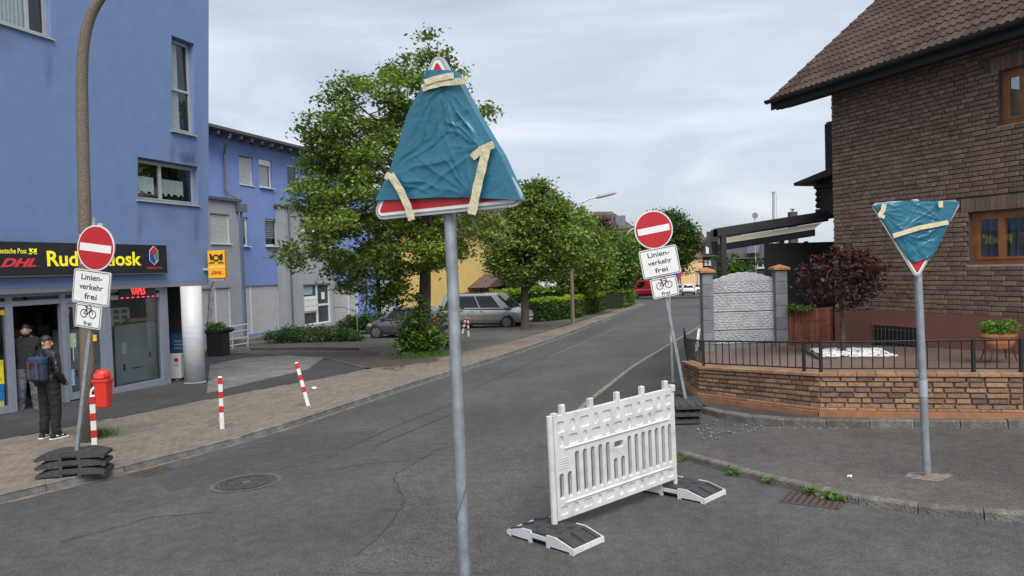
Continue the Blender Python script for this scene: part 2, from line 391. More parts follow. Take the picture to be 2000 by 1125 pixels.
def tilt(x, y, h=0.0, rz=0.0):
    """frame lying on the sloping ground"""
    sx = .03 if GX0 < x < GX1 else 0.0
    zx = Vector((1, 0, sx)).normalized(); n = Vector((-sx, .026, 1)).normalized(); zy = n.cross(zx)
    R = Matrix((zx, zy, n)).transposed().to_4x4()
    return T(x, y, gz(x, y)+h) @ R @ RZ(rz)
def pmesh(hl, hw, t, c=.006):
    return ([(-hl, -hw, -t), (hl, -hw, -t), (hl, hw, -t), (-hl, hw, -t), (-hl, -hw, -c), (hl, -hw, -c), (hl, hw, -c), (-hl, hw, -c), (-hl+c, -hw+c, 0), (hl-c, -hw+c, 0), (hl-c, hw-c, 0), (-hl+c, hw-c, 0)],
            [(0, 1, 5, 4), (1, 2, 6, 5), (2, 3, 7, 6), (3, 0, 4, 7), (4, 5, 9, 8), (5, 6, 10, 9), (6, 7, 11, 10), (7, 4, 8, 11), (8, 9, 10, 11)])
PV, PFc = pmesh(.0965, .0465, .014)
pv.sort(key=lambda p: (0 if onscreen((p[0], p[1], gz(*p))) else 1, p[0]**2+p[1]**2))
pm = MB().add(PV, PFc).mesh('paver', M_pav)
for x, y in pv[:300]:
    link('paver', pm, pave, tilt(x, y, .1+rnd.uniform(-.0025, .002), math.pi/2-PA+rnd.uniform(-.012, .012)) @ Matrix.Rotation(rnd.uniform(-.008, .008), 4, 'X'))
b = MB()
for x, y in pv[300:]: b.add(PV, PFc, tilt(x, y, .1+rnd.uniform(-.0025, .002), math.pi/2-PA+rnd.uniform(-.012, .012)))
o = b.build('paver_field', M_pav, pave); o['kind'] = 'stuff'
# kerbs
def kerb(name, line, m, hgt, wid=.13, step=1.0, side=1, rough=.004, parent=None):
    root = struct(MB().add([(p[0], p[1], gz(*p)-.03) for p in line] + [(p[0]+.01, p[1]+.01, gz(*p)-.03) for p in line],
                  [(i, i+1, len(line)+i+1, len(line)+i) for i in range(len(line)-1)]).build(name, m))
    pts = [Vector((p[0], p[1], 0)) for p in line]
    c = .018
    prof = [(0, -.12), (wid, -.12), (wid, hgt), (c, hgt), (.004, hgt-c)]
    k = MB().prism(prof, -step/2+.005, step/2-.005).mesh('kerb_stone', m)
    carry = step/2
    for a, q in zip(pts, pts[1:]):
        Ls = (q-a).length; d = (q-a)/Ls; s_ = carry
        while s_ < Ls:
            p = a+d*s_
            link('kerb_stone', k, root, tilt(p.x, p.y, rnd.uniform(-rough, rough), math.atan2(d.y, d.x)-math.pi/2 + (0 if side > 0 else math.pi) + rnd.uniform(-rough, rough)*2))
            s_ += step
        carry = s_-Ls
    return root
kerb('kerb', [p for p in KL if -3 < p[1] < 62.4], M_kerb, .1, side=-1)
kerb('kerb', KF[4:], M_kerbd, .08, side=-1, wid=.11, step=.5)
kerb('kerb', smooth_line(KW), M_kerbd, .115, wid=.16, step=.55, side=-1, rough=.012)
kerb('kerb', KR, M_kerbl, .03, wid=.12, side=1)
# gutter strip along the left kerb
gl = [p for p in KL if -3 < p[1] < 60]
sheet('gutter', [(p[0]+.13, p[1]-.05) for p in gl] + [(p[0]+.02, p[1]-.01) for p in gl][::-1], .004, mat('gutter_silt', (.15, .125, .10), .9, var=.4, scale=5, bump=.3))
# right side
sheet('pavement', [(p[0]+.04, p[1]+.04, .07) for p in KF[4:]] + [(14, 7.2, .02), (9.2, 8.42, .015), (6.63, 9.2, .015), (4.51, 9.87, .012), (3.75, 10.3, .008), (3.0, 9.9, .006)], .002, M_asph2)
WB = [(4.35, 18.5), (3.33, 14.05), (3.18, 12.25), (4.42, 10.3), (6.69, 9.32), (10.2, 7.85)]        # outer foot of the garden wall
sheet('pavement', [(p[0]+.1, p[1]+.1) for p in KW] + [(10.2, 8.1), (10.2, 7.9)] + WB[1:5][::-1] + [(2.98, 13.2)], .108, asphalt('asphalt_strip', (.058, .05, .046), agg=.3))
sheet('pavement', KR + [(24, 58), (14, 32), (5.5, 20), (4.35, 18.5), (3.4, 14.1), (3.2, 12.2), (3.0, 11.7)], .008, asphalt('asphalt_side', (.052, .049, .047), agg=.3))
# forecourt, driveway, parking
sheet('forecourt', IL[:8] + [(-4.35, 20.9), (-6.0, 24.3), (-9.5, 27.5), (-16, 30), (-30, 30), (-30, 0)], .094, M_asph3)
M_conc = mat('apron_concrete', (.155, .15, .14), .9, var=.3, scale=2.5, bump=.2, dirt=.6, dscale=.7, dirtc=(.06, .055, .05))
sheet('concrete_apron', [gp(*p, .098) for p in ((404, 768), (470, 752), (600, 722), (633, 698), (560, 694), (480, 699), (410, 712))], .098, M_conc)
sheet('parking_area', [(-3.3, 21.6), (-2, 22.6), (-.07, 28.15), (3.0, 37.4), (8.3, 54.1), (6, 58), (-16, 58), (-20, 40), (-14.5, 30.2), (-9.5, 27.4), (-6.0, 24.4)], .092,
      brickmat('parking_paver', (.105, .10, .082), (.085, .082, .066), (.05, .055, .035), 2.5, PA))
sheet('gravel_bed', [gp(*p, .099) for p in ((712, 718), (773, 724), (868, 703), (835, 698), (752, 692), (690, 688), (560, 687), (545, 692), (632, 696))], .099, mat('red_gravel', (.075, .055, .045), .95, var=.5, scale=40, bump=.9, bscale=120))
def ribbon(name, pts, wd, h, m, parent=None, jit=0.0):
    """thin strip lying on the ground along points given on the ground"""
    P = [Vector((p[0], p[1], 0)) for p in pts]
    if jit:
        Q = []
        for a, c in zip(P, P[1:]):
            n = max(2, int((c-a).length/.12))
            for i in range(n): Q.append(a.lerp(c, i/n) + Vector((rnd.uniform(-jit, jit), rnd.uniform(-jit, jit), 0)))
        P = Q + [P[-1]]
    b = MB(); L_ = []; R_ = []
    for i, p in enumerate(P):
        t = (P[min(i+1, len(P)-1)]-P[max(i-1, 0)]).normalized(); n = Vector((-t.y, t.x, 0))*wd*.5*(rnd.uniform(.4, 1.3) if jit else 1)
        L_.append(p+n); R_.append(p-n)
    vs = [(p.x, p.y, gz(p.x, p.y)+h) for p in L_+R_]; k = len(P)
    b.add(vs, [(k+i, k+i+1, i+1, i) for i in range(k-1)])
    return b.build(name, m, parent)
M_crack = mat('crack', (.026, .025, .024), .9, var=.3)
M_tar = mat('tar_seam', (.045, .045, .046), .7, var=.2)
for P in (((676, 877), (760, 838), (885, 788)), ((735, 870), (890, 806)), ((922, 760), (1080, 690), (1215, 622))):
    ribbon('tar_seam', [gp(*p) for p in P], .035, .004, M_tar, road)
for P in (((700, 1085), (760, 1030), (790, 985), (770, 930), (850, 880), (890, 870)), ((930, 880), (1010, 868), (1056, 862)), ((640, 920), (720, 905), (800, 900), (880, 880)), ((120, 1060), (300, 1010), (420, 1000))):
    ribbon('crack', [gp(*p) for p in P], .013, .003, M_crack, road, jit=.03)
ribbon('worn_line', [gp(*p) for p in ((1150, 783), (1260, 716), (1335, 665))], .05, .0045, mat('worn_paint', (.16, .15, .135), .85, var=.4, scale=20), road)
ribbon('light_seam', [gp(*p) for p in ((1075, 696), (1180, 651), (1262, 612))], .05, .0045, MATS['worn_paint'], road)
pvr = [o for o in bpy.data.objects if o.name.startswith('pavement')][2]
ribbon('mossy_joint', [gp(*p, .02) for p in ((1345, 890), (1440, 866), (1520, 843), (1590, 836))], .03, .006, mat('moss', (.10, .10, .035), .95, var=.4, scale=30), road)
ribbon('parking_edge', [gp(*p, .1) for p in ((545, 693), (633, 697), (712, 718))], .06, .104, M_conc, MATS and pave)
for P in (((490, 684), (600, 683), (700, 684)), ((712, 690), (745, 692))):
    q = [gp(*p, .1) for p in P]
    b = MB()
    for a, c in zip(q, q[1:]):
        d = Vector((c[0]-a[0], c[1]-a[1], 0)); n = Vector((-d.y, d.x, 0)).normalized()*.05
        b.slab([(a[0]-n.x, a[1]-n.y), (c[0]-n.x, c[1]-n.y), (c[0]+n.x, c[1]+n.y), (a[0]+n.x, a[1]+n.y)], lambda x, y: gz(x, y), lambda x, y: gz(x, y)+.2)
    struct(b.build('bed_edging', M_kerbd))
sheet('asphalt_patch', [gp(*p) for p in ((600, 1120), (700, 1085), (762, 1030), (790, 985), (772, 930), (852, 882), (1054, 863), (1030, 960), (960, 1120))], .0022, asphalt('asphalt_repair', (.084, .08, .076), agg=.45, patch=.2))
sheet('asphalt_patch', [gp(*p) for p in ((330, 960), (640, 900), (740, 840), (560, 850), (300, 930))], .0022, asphalt('asphalt_repair_dark', (.064, .063, .063), agg=.35, patch=.15))
# gravelly crumbs on the right apron and small litter along kerbs
b = MB()
for i in range(420):
    px = rnd.uniform(1360, 1640); py = rnd.gauss(846, 10)+ (1500-px)*.03
    if i > 300: px, py = rnd.uniform(1650, 2000), rnd.gauss(842, 4)
    x, y = gp(px, py); s_ = rnd.uniform(.006, .022)
    b.add([(-s_, -s_*.7, 0), (s_, -s_*.5, 0), (s_*.6, s_, 0), (-s_*.7, s_*.8, 0), (0, 0, s_*.7)], [(0, 1, 4), (1, 2, 4), (2, 3, 4), (3, 0, 4)], T(x, y, gz(x, y)+.012) @ RZ(rnd.uniform(0, 6)))
tag(b.build('grit', mat('grit', (.17, .155, .135), .9, var=.3, scale=3, island=.4)), 'loose pale grit scattered below the old garden kerb', 'grit', kind='stuff')
# manhole and drains
def manhole():
    x, y = gp(481, 943); t = thing('manhole_cover', 'round cast iron manhole cover with spoked pattern in the road', 'manhole cover', M=tilt(x, y, .002))
    iron = mat('cast_iron', (.075, .062, .056), .7, metal=.3, var=.35, scale=25, bump=.4, bscale=80)
    conc = mat('manhole_ring', (.10, .095, .09), .9, var=.3, scale=20, bump=.4)
    def ring(r0, r1, z, n=40):
        return [[(r*math.cos(2*math.pi*i/n), r*math.sin(2*math.pi*i/n), z) for i in range(n+1)] for r in (r0, r1)]
    MB().grid(ring(.30, .43, .004), flip=True).build('concrete_ring', conc, t)
    b = MB().grid(ring(.33, .37, .008), flip=True).grid(ring(.265, .315, .009), flip=True); b.build('frame', iron, t)
    b = MB().lathe([(.262, -.01), (.262, .006), (.255, .007)], 40); c_ = b.build('cover', iron, t)
    for k in range(8):
        a = k*math.pi/4+.2
        MB().box(.05, .2, -.018, .018, .007, .012, RZ(a)).build('rib', iron, c_)
    for k in range(4): MB().box(.212, .245, -.03, .03, .0075, .0085, RZ(k*math.pi/2+.3)).build('vent_slot', M_crack, c_)
    MB().lathe([(.055, .006), (.055, .011), (.04, .012)], 16).build('hub', conc, c_)
manhole()
def drain(px, py, ang, wd, ln, nb, label):
    x, y = gp(px, py); t = thing('drain_grate', label, 'drain', M=tilt(x, y, .003, ang))
    iron = mat('rusty_iron', (.085, .06, .048), .75, metal=.2, var=.35, scale=30, bump=.4)
    MB().box(-ln/2, ln/2, -wd/2, wd/2, -.02, .0015).build('pit', M_crack, t)
    b = MB().box(-ln/2-.02, ln/2+.02, -wd/2-.025, -wd/2, -.02, .008).box(-ln/2-.02, ln/2+.02, wd/2, wd/2+.025, -.02, .008).box(-ln/2-.025, -ln/2, -wd/2, wd/2, -.02, .0085).box(ln/2, ln/2+.025, -wd/2, wd/2, -.02, .0085)
    b.build('frame', iron, t)
    for i in range(nb):
        xx = -ln/2+(i+.5)*ln/nb
        MB().box(xx-ln/nb*.28, xx+ln/nb*.28, -wd/2, wd/2, -.015, .007).build('bar', iron, t)
drain(1588, 977, rad(-35), .36, .5, 8, 'rusty drain grate with weeds at the kerb by the covered yield sign')
drain(297, 922, rad(62), .3, .45, 9, 'drain grate in the gutter next to the brick paved walkway')
# ================================================================ BUILDINGS ON THE LEFT
def wall_holes(x0, x1, z0, z1, holes, depth=.22, lean=0.0, lz=0.0, back=None):
    """front wall sheet (y = -lean*(z-lz)) with rectangular openings and their reveals"""
    xs = sorted({x0, x1, *[h[0] for h in holes], *[h[1] for h in holes]}); zs = sorted({z0, z1, *[h[2] for h in holes], *[h[3] for h in holes]})
    fy = lambda z: -lean*(z-lz)
    b = MB()
    for a, c in zip(xs, xs[1:]):
        for d, e_ in zip(zs, zs[1:]):
            mx_, mz_ = (a+c)/2, (d+e_)/2
            if any(h[0] < mx_ < h[1] and h[2] < mz_ < h[3] for h in holes): continue
            b.add([(a, fy(d), d), (c, fy(d), d), (c, fy(e_), e_), (a, fy(e_), e_)], [(0, 1, 2, 3)])
    for h in holes:
        a, c, d, e_ = h[:4]; yb = (h[4] if len(h) > 4 else fy((d+e_)/2)+depth)
        b.add([(a, fy(d), d), (c, fy(d), d), (c, fy(e_), e_), (a, fy(e_), e_), (a, yb, d), (c, yb, d), (c, yb, e_), (a, yb, e_)],
              [(0, 4, 5, 1), (1, 5, 6, 2), (2, 6, 7, 3), (3, 7, 4, 0)])
    return b
M_alu = mat('window_grey', (.36, .37, .38), .45, var=.06)
M_pvc = mat('window_white', (.72, .72, .71), .4, var=.04)
M_glass = glass('glass', (.82, .86, .87)); M_glassd = glass('glass_dark', (.55, .58, .6), 1.2)
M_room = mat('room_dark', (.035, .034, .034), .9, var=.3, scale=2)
M_curt = mat('net_curtain', (.62, .62, .61), .9, var=.12, scale=20)
M_shut = mat('roller_shutter', (.50, .50, .50), .55, var=.06, scale=4)
def curtain(x0, x1, z0, z1, y, amp=.02, wl=.09, scallop=0.0, m=None, parent=None):
    n = max(8, int((x1-x0)/wl*6)); rows = []
    for k in range(5):
        t = k/4; r = []
        for i in range(n+1):
            x = lerp(x0, x1, i/n); zb = z0 + (abs(math.sin(x/.11*math.pi/2))*scallop if scallop else 0)
            r.append((x, y+amp*math.sin(x/wl*6.283+.5*math.sin(x*9))*(1-.3*t), lerp(zb, z1, t)))
        rows.append(r)
    return MB().grid(rows).build('curtain', m or M_curt, parent)
def window(par, x0, x1, z0, z1, y, n=1, fm=None, fw=.06, sill=True, gm=None, cur=None, split=None, sm=None, sillout=.05, mull=None):
    """frame mesh with a pane per light, sill and curtain as sub-parts; y = plane of the frame front"""
    fm = fm or M_pvc; b = MB(); d = .07
    b.box(x0, x1, y, y+d, z0, z0+fw).box(x0, x1, y, y+d, z1-fw, z1).box(x0, x0+fw, y, y+d, z0+fw, z1-fw).box(x1-fw, x1, y, y+d, z0+fw, z1-fw)
    xs = [x0+fw] + list(mull or [lerp(x0, x1, i/n) for i in range(1, n)]) + [x1-fw]
    for xm in xs[1:-1]: b.box(xm-fw*.7, xm+fw*.7, y-.002, y+d, z0+fw, z1-fw)
    zs = [z0+fw] + (list(split) if split else []) + [z1-fw]
    for zm in zs[1:-1]: b.box(x0+fw, x1-fw, y-.003, y+d, zm-fw*.6, zm+fw*.6)
    w_ = b.build('window', fm, par)
    for a, c in zip(xs, xs[1:]):
        for e_, f_ in zip(zs, zs[1:]):
            s_ = MB(); g_ = fw*.55
            for q in ((a, c, e_, e_+g_), (a, c, f_-g_, f_), (a, a+g_, e_+g_, f_-g_), (c-g_, c, e_+g_, f_-g_)): s_.box(q[0], q[1], y-.012, y+.02, q[2], q[3])
            s_.build('sash', fm, w_)
            MB().box(a+.01, c-.01, y+.022, y+.03, e_+.01, f_-.01).build('pane', gm or M_glass, w_)
    if sill: MB().box(x0-.05, x1+.05, y-.2-sillout, y+.005, z0-.035, z0-.002).build('sill', sm or fm, w_)
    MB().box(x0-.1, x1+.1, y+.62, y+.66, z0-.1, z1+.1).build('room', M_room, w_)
    if cur: cur(w_)
    return w_
def shutter(par, x0, x1, z0, z1, y, pitch=.055, sill=True, fm=None, split=None):
    fm = fm or M_pvc
    b = MB().box(x0, x0+.05, y-.012, y+.06, z0, z1).box(x1-.05, x1, y-.012, y+.06, z0, z1).box(x0, x1, y-.013, y+.06, z1-.03, z1)
    if split: b.box(split-.04, split+.04, y-.016, y+.06, z0, z1-.03)
    w_ = b.build('shutter', fm, par); n = int((z1-z0-.03)/pitch)
    for i in range(n):
        za = z0+i*pitch
        MB().add([(x0+.05, y+.028, za), (x1-.05, y+.028, za), (x1-.05, y+.006, za+.012), (x0+.05, y+.006, za+.012), (x1-.05, y+.004, za+pitch*.75), (x0+.05, y+.004, za+pitch*.75), (x1-.05, y+.026, za+pitch), (x0+.05, y+.026, za+pitch)],
                 [(0, 1, 2, 3), (3, 2, 4, 5), (5, 4, 6, 7)]).build('slat', M_shut, w_)
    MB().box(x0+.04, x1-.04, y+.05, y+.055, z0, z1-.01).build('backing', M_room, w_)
    if sill: MB().box(x0-.05, x1+.05, y-.16, y+.01, z0-.04, z0-.002).build('sill', fm, w_)
    return w_
M_blue = mat('blue_render', (.165, .245, .44), .9, var=.05, scale=3, bump=.55, bscale=60, dirt=.12, dirtc=(.12, .165, .29), dscale=.6)
M_greyr = mat('grey_render', (.33, .345, .37), .9, var=.06, scale=1.5, bump=.4, bscale=60, dirt=.25, dirtc=(.2, .2, .2), dscale=.6)

# ---------- corner building with the kiosk
FA = Frame(-8.65, 20.3, math.sin(rad(18.7)), math.cos(rad(18.7)))
GA = -.72; LK = math.tan(rad(3.2)); ZB = FA.px(421, 548)[1]
bA = thing('corner_building', 'blue rendered corner building leaning outward above a kiosk shopfront', 'building', M=FA.M)
lp = lambda x, y: FA.px(x, y, 0, LK, ZB)
xA0 = -15.0
def rect(x0, y0, x1, y1, f):       # pixel corners (left-top, right-bottom) -> local opening
    a = f(x0, (y0)); c = f(x1, y1); d = f(x0, y1); e_ = f(x1, y0)
    return (a[0]+d[0])/2, (c[0]+e_[0])/2, c[1], a[1]
wl = rect(269, 305, 387, 403, lp); wl = (wl[0], wl[1], FA.px(330, 396, 0, LK, ZB)[1], FA.px(330, 316, 0, LK, ZB)[1])
wt = rect(335, 70, 379, 263, lp); wt = (wt[0], wt[1], FA.px(357, 260, 0, LK, ZB)[1], FA.px(357, 77, 0, LK, ZB)[1])
wu0 = lp(100, 76); wu = (wu0[0]-2.4, wu0[0], wu0[1], wu0[1]+1.6)
fyA = lambda z: -LK*(z-ZB)
holes = [(*wl, fyA(wl[3])+.26), (*wt, fyA(wt[3])+.26), (*wu, fyA(wu[3])+.24)]
wall = wall_holes(xA0, 0, ZB, 13.0, holes, lean=LK, lz=ZB)
wall.add([(0, 0, ZB), (0, 7, ZB), (0, 7, 13), (0, fyA(13), 13)], [(0, 1, 2, 3)]).add([(xA0, 0, ZB), (xA0, 7, ZB), (xA0, 7, 13), (xA0, fyA(13), 13)], [(3, 2, 1, 0)])
wall.add([(xA0, 7, ZB), (0, 7, ZB), (0, 7, 13), (xA0, 7, 13)], [(3, 2, 1, 0)])
wallo = wall.build('wall', M_blue, bA)
MB().box(xA0, 0, .004, 7, ZB-.12, ZB-.001).build('soffit', mat('soffit_grey', (.20, .21, .25), .8), bA)
MB().box(xA0, .15, fyA(13)-.1, 7.1, 13.0, 13.25).build('roof', mat('roof_dark', (.05, .05, .05), .8), bA)
# soot above the lower window (a stain with its own shape)
def soot():
    cx, cz = lp(365, 309); m, nt, b_ = _nodes('soot'); N = nt.nodes; L = nt.links
    tr = N.new('ShaderNodeBsdfTransparent'); b_.inputs['Base Color'].default_value = (.03, .028, .03, 1); b_.inputs['Roughness'].default_value = .95
    tcn = N.new('ShaderNodeTexCoord'); gr = N.new('ShaderNodeTexGradient'); gr.gradient_type = 'SPHERICAL'
    mp_ = N.new('ShaderNodeMapping'); mp_.inputs['Scale'].default_value = (2.6, 1, 4.6); L.new(tcn.outputs['Object'], mp_.inputs[0]); L.new(mp_.outputs[0], gr.inputs[0])
    no = N.new('ShaderNodeTexNoise'); no.inputs['Scale'].default_value = 9; no.inputs['Detail'].default_value = 5; L.new(tcn.outputs['Object'], no.inputs[0])
    ml = N.new('ShaderNodeMath'); ml.operation = 'MULTIPLY'; L.new(gr.outputs['Fac'], ml.inputs[0]); L.new(no.outputs['Fac'], ml.inputs[1])
    ms = N.new('ShaderNodeMixShader'); L.new(ml.outputs[0], ms.inputs[0]); L.new(tr.outputs[0], ms.inputs[1]); L.new(b_.outputs[0], ms.inputs[2]); L.new(ms.outputs[0], N['Material Output'].inputs[0])
    z0, z1 = wl[3]+.02, cz+.3
    MB().add([(-.4, fyA(z)-.004-fyA(cz), z-cz) if s < 0 else (.3, fyA(z)-.004-fyA(cz), z-cz) for z, s in ((z0, -1), (z0, 1), (z1, 1), (z1, -1))], [(0, 1, 2, 3)]).build('soot_stain', m, bA, M=T(cx, fyA(cz), cz))
soot()
def stain(cx, cz, w_, h_, a, c):
    m, nt, b_ = _nodes('rain_stain%.2f%.2f' % (cx, cz)); N = nt.nodes; L = nt.links
    tr = N.new('ShaderNodeBsdfTransparent'); b_.inputs['Base Color'].default_value = (*c, 1); b_.inputs['Roughness'].default_value = .95
    tcn = N.new('ShaderNodeTexCoord'); gr = N.new('ShaderNodeTexGradient'); gr.gradient_type = 'SPHERICAL'; mp_ = N.new('ShaderNodeMapping'); mp_.inputs['Scale'].default_value = (1.9/w_, 1, 1.9/h_); L.new(tcn.outputs['Object'], mp_.inputs[0]); L.new(mp_.outputs[0], gr.inputs[0])
    m3 = N.new('ShaderNodeMapping'); m3.inputs['Scale'].default_value = (26, 1, 2.2); L.new(tcn.outputs['Object'], m3.inputs[0]); no = N.new('ShaderNodeTexNoise'); no.inputs['Scale'].default_value = 1; no.inputs['Detail'].default_value = 4; L.new(m3.outputs[0], no.inputs[0])
    ml = N.new('ShaderNodeMath'); ml.operation = 'MULTIPLY'; L.new(gr.outputs['Fac'], ml.inputs[0]); L.new(no.outputs['Fac'], ml.inputs[1]); m4 = N.new('ShaderNodeMath'); m4.operation = 'MULTIPLY'; m4.inputs[1].default_value = a; L.new(ml.outputs[0], m4.inputs[0])
    ms = N.new('ShaderNodeMixShader'); L.new(m4.outputs[0], ms.inputs[0]); L.new(tr.outputs[0], ms.inputs[1]); L.new(b_.outputs[0], ms.inputs[2]); L.new(ms.outputs[0], N['Material Output'].inputs[0])
    P_ = [(-w_/2, -h_/2), (w_/2, -h_/2), (w_/2, h_/2), (-w_/2, h_/2)]
    MB().add([(x, fyA(cz+z)-fyA(cz)-.004, z) for x, z in P_], [(0, 1, 2, 3)]).build('rain_stain', m, bA, M=T(cx, fyA(cz), cz))
for w0 in (wl, wt, wu):
    for f in (.03, .97): stain(lerp(w0[0], w0[1], f), w0[2]-.62, .3, 1.1, .4, (.07, .09, .15))
    stain(lerp(w0[0], w0[1], .5), w0[2]-.35, 1.0, .6, .25, (.08, .11, .19))
stain(-6.5, ZB+1.0, 5.0, .7, .25, (.09, .12, .2)); stain(-.5, ZB+3, .8, 5, .25, (.08, .11, .18))
yl = fyA(wl[3])+.18
window(bA, wl[0], wl[1], wl[2], wl[3]-.02, yl, fm=M_alu, mull=[lerp(wl[0], wl[1], .42)], sillout=-.02, gm=M_glass,
       cur=lambda w_: [curtain(lerp(*wl[:2], a), lerp(*wl[:2], c), lerp(wl[2], wl[3], .17), lerp(wl[2], wl[3], .6), yl+.10, scallop=.09, parent=w_) for a, c in ((.06, .36), (.47, .86))])
yt = fyA(wt[3])+.2
window(bA, wt[0], wt[1], wt[2], wt[3]-.02, yt, fm=M_alu, split=[lerp(wt[2], wt[3], .46)], sillout=-.05,
       cur=lambda w_: curtain(wt[0]+.05, lerp(wt[0], wt[1], .55), wt[2]+.12, wt[3]-.1, yt+.10, parent=w_))
yu = fyA(wu[3])+.2
window(bA, *wu[:2], wu[2], wu[3]-.02, yu, fm=M_alu, mull=[wu[1]-.45], sillout=-.03, cur=lambda w_: curtain(wu[0]+.05, wu[1]-.35, wu[2]+.1, wu[3]-.1, yu+.10, parent=w_))
# shopfront
YS = .22
sp = lambda x, y: FA.px(x, y, YS)
fr = M_shopf = mat('shop_frame', (.25, .27, .33), .45, var=.06, metal=.2)
zt = ZB-.12; ztr = sp(170, 585)[1]
X = {k: sp(k, 700)[0] for k in (-60, 12, 22, 122, 131, 203, 214, 314, 329)}
zf = lambda x: gz(*(FA.M @ Vector((x, YS, 0))).to_2d())+.1
shop = MB()
xL = X[12]-4.2
for a, c in ((X[12], X[22]+.04), (X[203]-.02, X[214]+.04), (X[314], X[329]), (X[122]-.02, X[131]-.02)):
    shop.box(a, c, YS-.06, YS+.06, GA-.4, zt)
shop.box(xL, X[329], YS-.05, YS+.05, ztr-.05, ztr+.06).box(xL, X[329], YS-.052, YS+.052, zt-.07, zt-.001)
shop.box(xL, X[12], YS-.045, YS+.045, GA-.4, zf(X[12])+.14).box(X[214]+.04, X[314], YS-.045, YS+.045, GA-.4, zf(X[314])+.17)
for a in (X[122], ): shop.box(a-.05, a+.0, YS-.055, YS+.055, ztr+.06, zt-.07)
shopo = shop.build('shopfront_frame', fr, bA)
for a, c in ((xL, X[12]), (X[214]+.04, X[314])): MB().box(a, c, YS-.004, YS+.004, zf(c)+.15, ztr-.05).build('shop_window', glass('shop_glass', (.86, .89, .9), .8), bA)
for a, c in ((xL, X[12]), (X[22]+.04, X[122]-.05), (X[131]-.02, X[203]-.02), (X[214]+.04, X[314])): MB().box(a, c, YS-.004, YS+.004, ztr+.06, zt-.07).build('transom_pane', M_glassd, bA)
dl = MB(); x0, x1 = X[131]-.02, X[203]-.02; z0 = zf(x0)+.02; z1 = ztr-.055
for q in ((x0, x1, z0, z0+.16), (x0, x1, z1-.09, z1), (x0, x0+.09, z0+.16, z1-.09), (x1-.07, x1, z0+.16, z1-.09)): dl.box(q[0], q[1], YS-.03, YS+.03, q[2], q[3])
door = dl.build('door', fr, bA)
MB().box(x0+.09, x1-.07, YS-.004, YS+.004, z0+.16, z1-.09).build('pane', MATS['shop_glass'], door)
MB().tube([(x0+.13, YS-.07, z0+.9), (x0+.13, YS-.07, z0+1.35)], .013).build('handle', M_alu, door)
for (px0, py0, px1, py1), c in (((134, 652, 149, 678), (.35, .48, .3)), ((130, 603, 136, 612), (.5, .05, .06)), ((135, 722, 146, 752), (.25, .4, .6))):
    a = sp(px0, py0); e_ = sp(px1, py1); MB().box(a[0], e_[0], YS-.008, YS-.005, e_[1], a[1]).build('door_sticker', mat('sticker%.2f' % c[0], c, .5, var=.35, scale=30), door)
for (px0, py0, px1, py1), c in (((0, 606, 9, 615), (.75, .45, .02)), ((-12, 705, 8, 750), (.7, .6, .03)), ((-12, 752, 9, 783), (.02, .15, .4)), ((-12, 785, 9, 812), (.4, .5, .15))):
    a = sp(px0, py0); e_ = sp(px1, py1); MB().box(a[0], e_[0], YS-.008, YS-.005, e_[1], a[1]).build('window_poster', mat('poster%.2f%.2f' % c[:2], c, .5, var=.3, scale=9), bA)
# recess behind the column with a louvred wall
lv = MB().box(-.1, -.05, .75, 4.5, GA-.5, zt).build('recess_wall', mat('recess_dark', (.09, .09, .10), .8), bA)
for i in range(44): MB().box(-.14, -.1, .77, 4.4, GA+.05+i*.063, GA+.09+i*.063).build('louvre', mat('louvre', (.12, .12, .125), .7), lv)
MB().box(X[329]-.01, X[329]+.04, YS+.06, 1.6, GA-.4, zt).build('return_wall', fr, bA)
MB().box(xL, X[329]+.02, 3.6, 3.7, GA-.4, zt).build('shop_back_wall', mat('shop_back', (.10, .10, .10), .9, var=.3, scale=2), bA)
MB().box(xL, X[329]-.02, YS+.06, 3.6, GA+.02, GA+.1).build('shop_floor', mat('shop_floor', (.10, .09, .085), .5), bA)
MB().box(X[22]+.04, X[122]-.05, YS-.3, YS+.4, GA+.16, GA+.175).build('red_doormat', mat('doormat', (.22, .02, .03), .9, var=.3, scale=60), bA)
MB().box(xL, xL+.05, YS+.06, 3.6, GA-.4, zt).build('shop_side_wall', MATS['shop_back'], bA)
def inside(name, label, cat, px0, py0, px1, py1, yo, dep, m, part=None):
    a = FA.px(px0, py0, yo); c = FA.px(px1, py1, yo)
    t = thing(name, label, cat, M=FA.M @ T((a[0]+c[0])/2, yo, c[1])); w2 = (c[0]-a[0])/2; h = a[1]-c[1]
    return t, w2, h
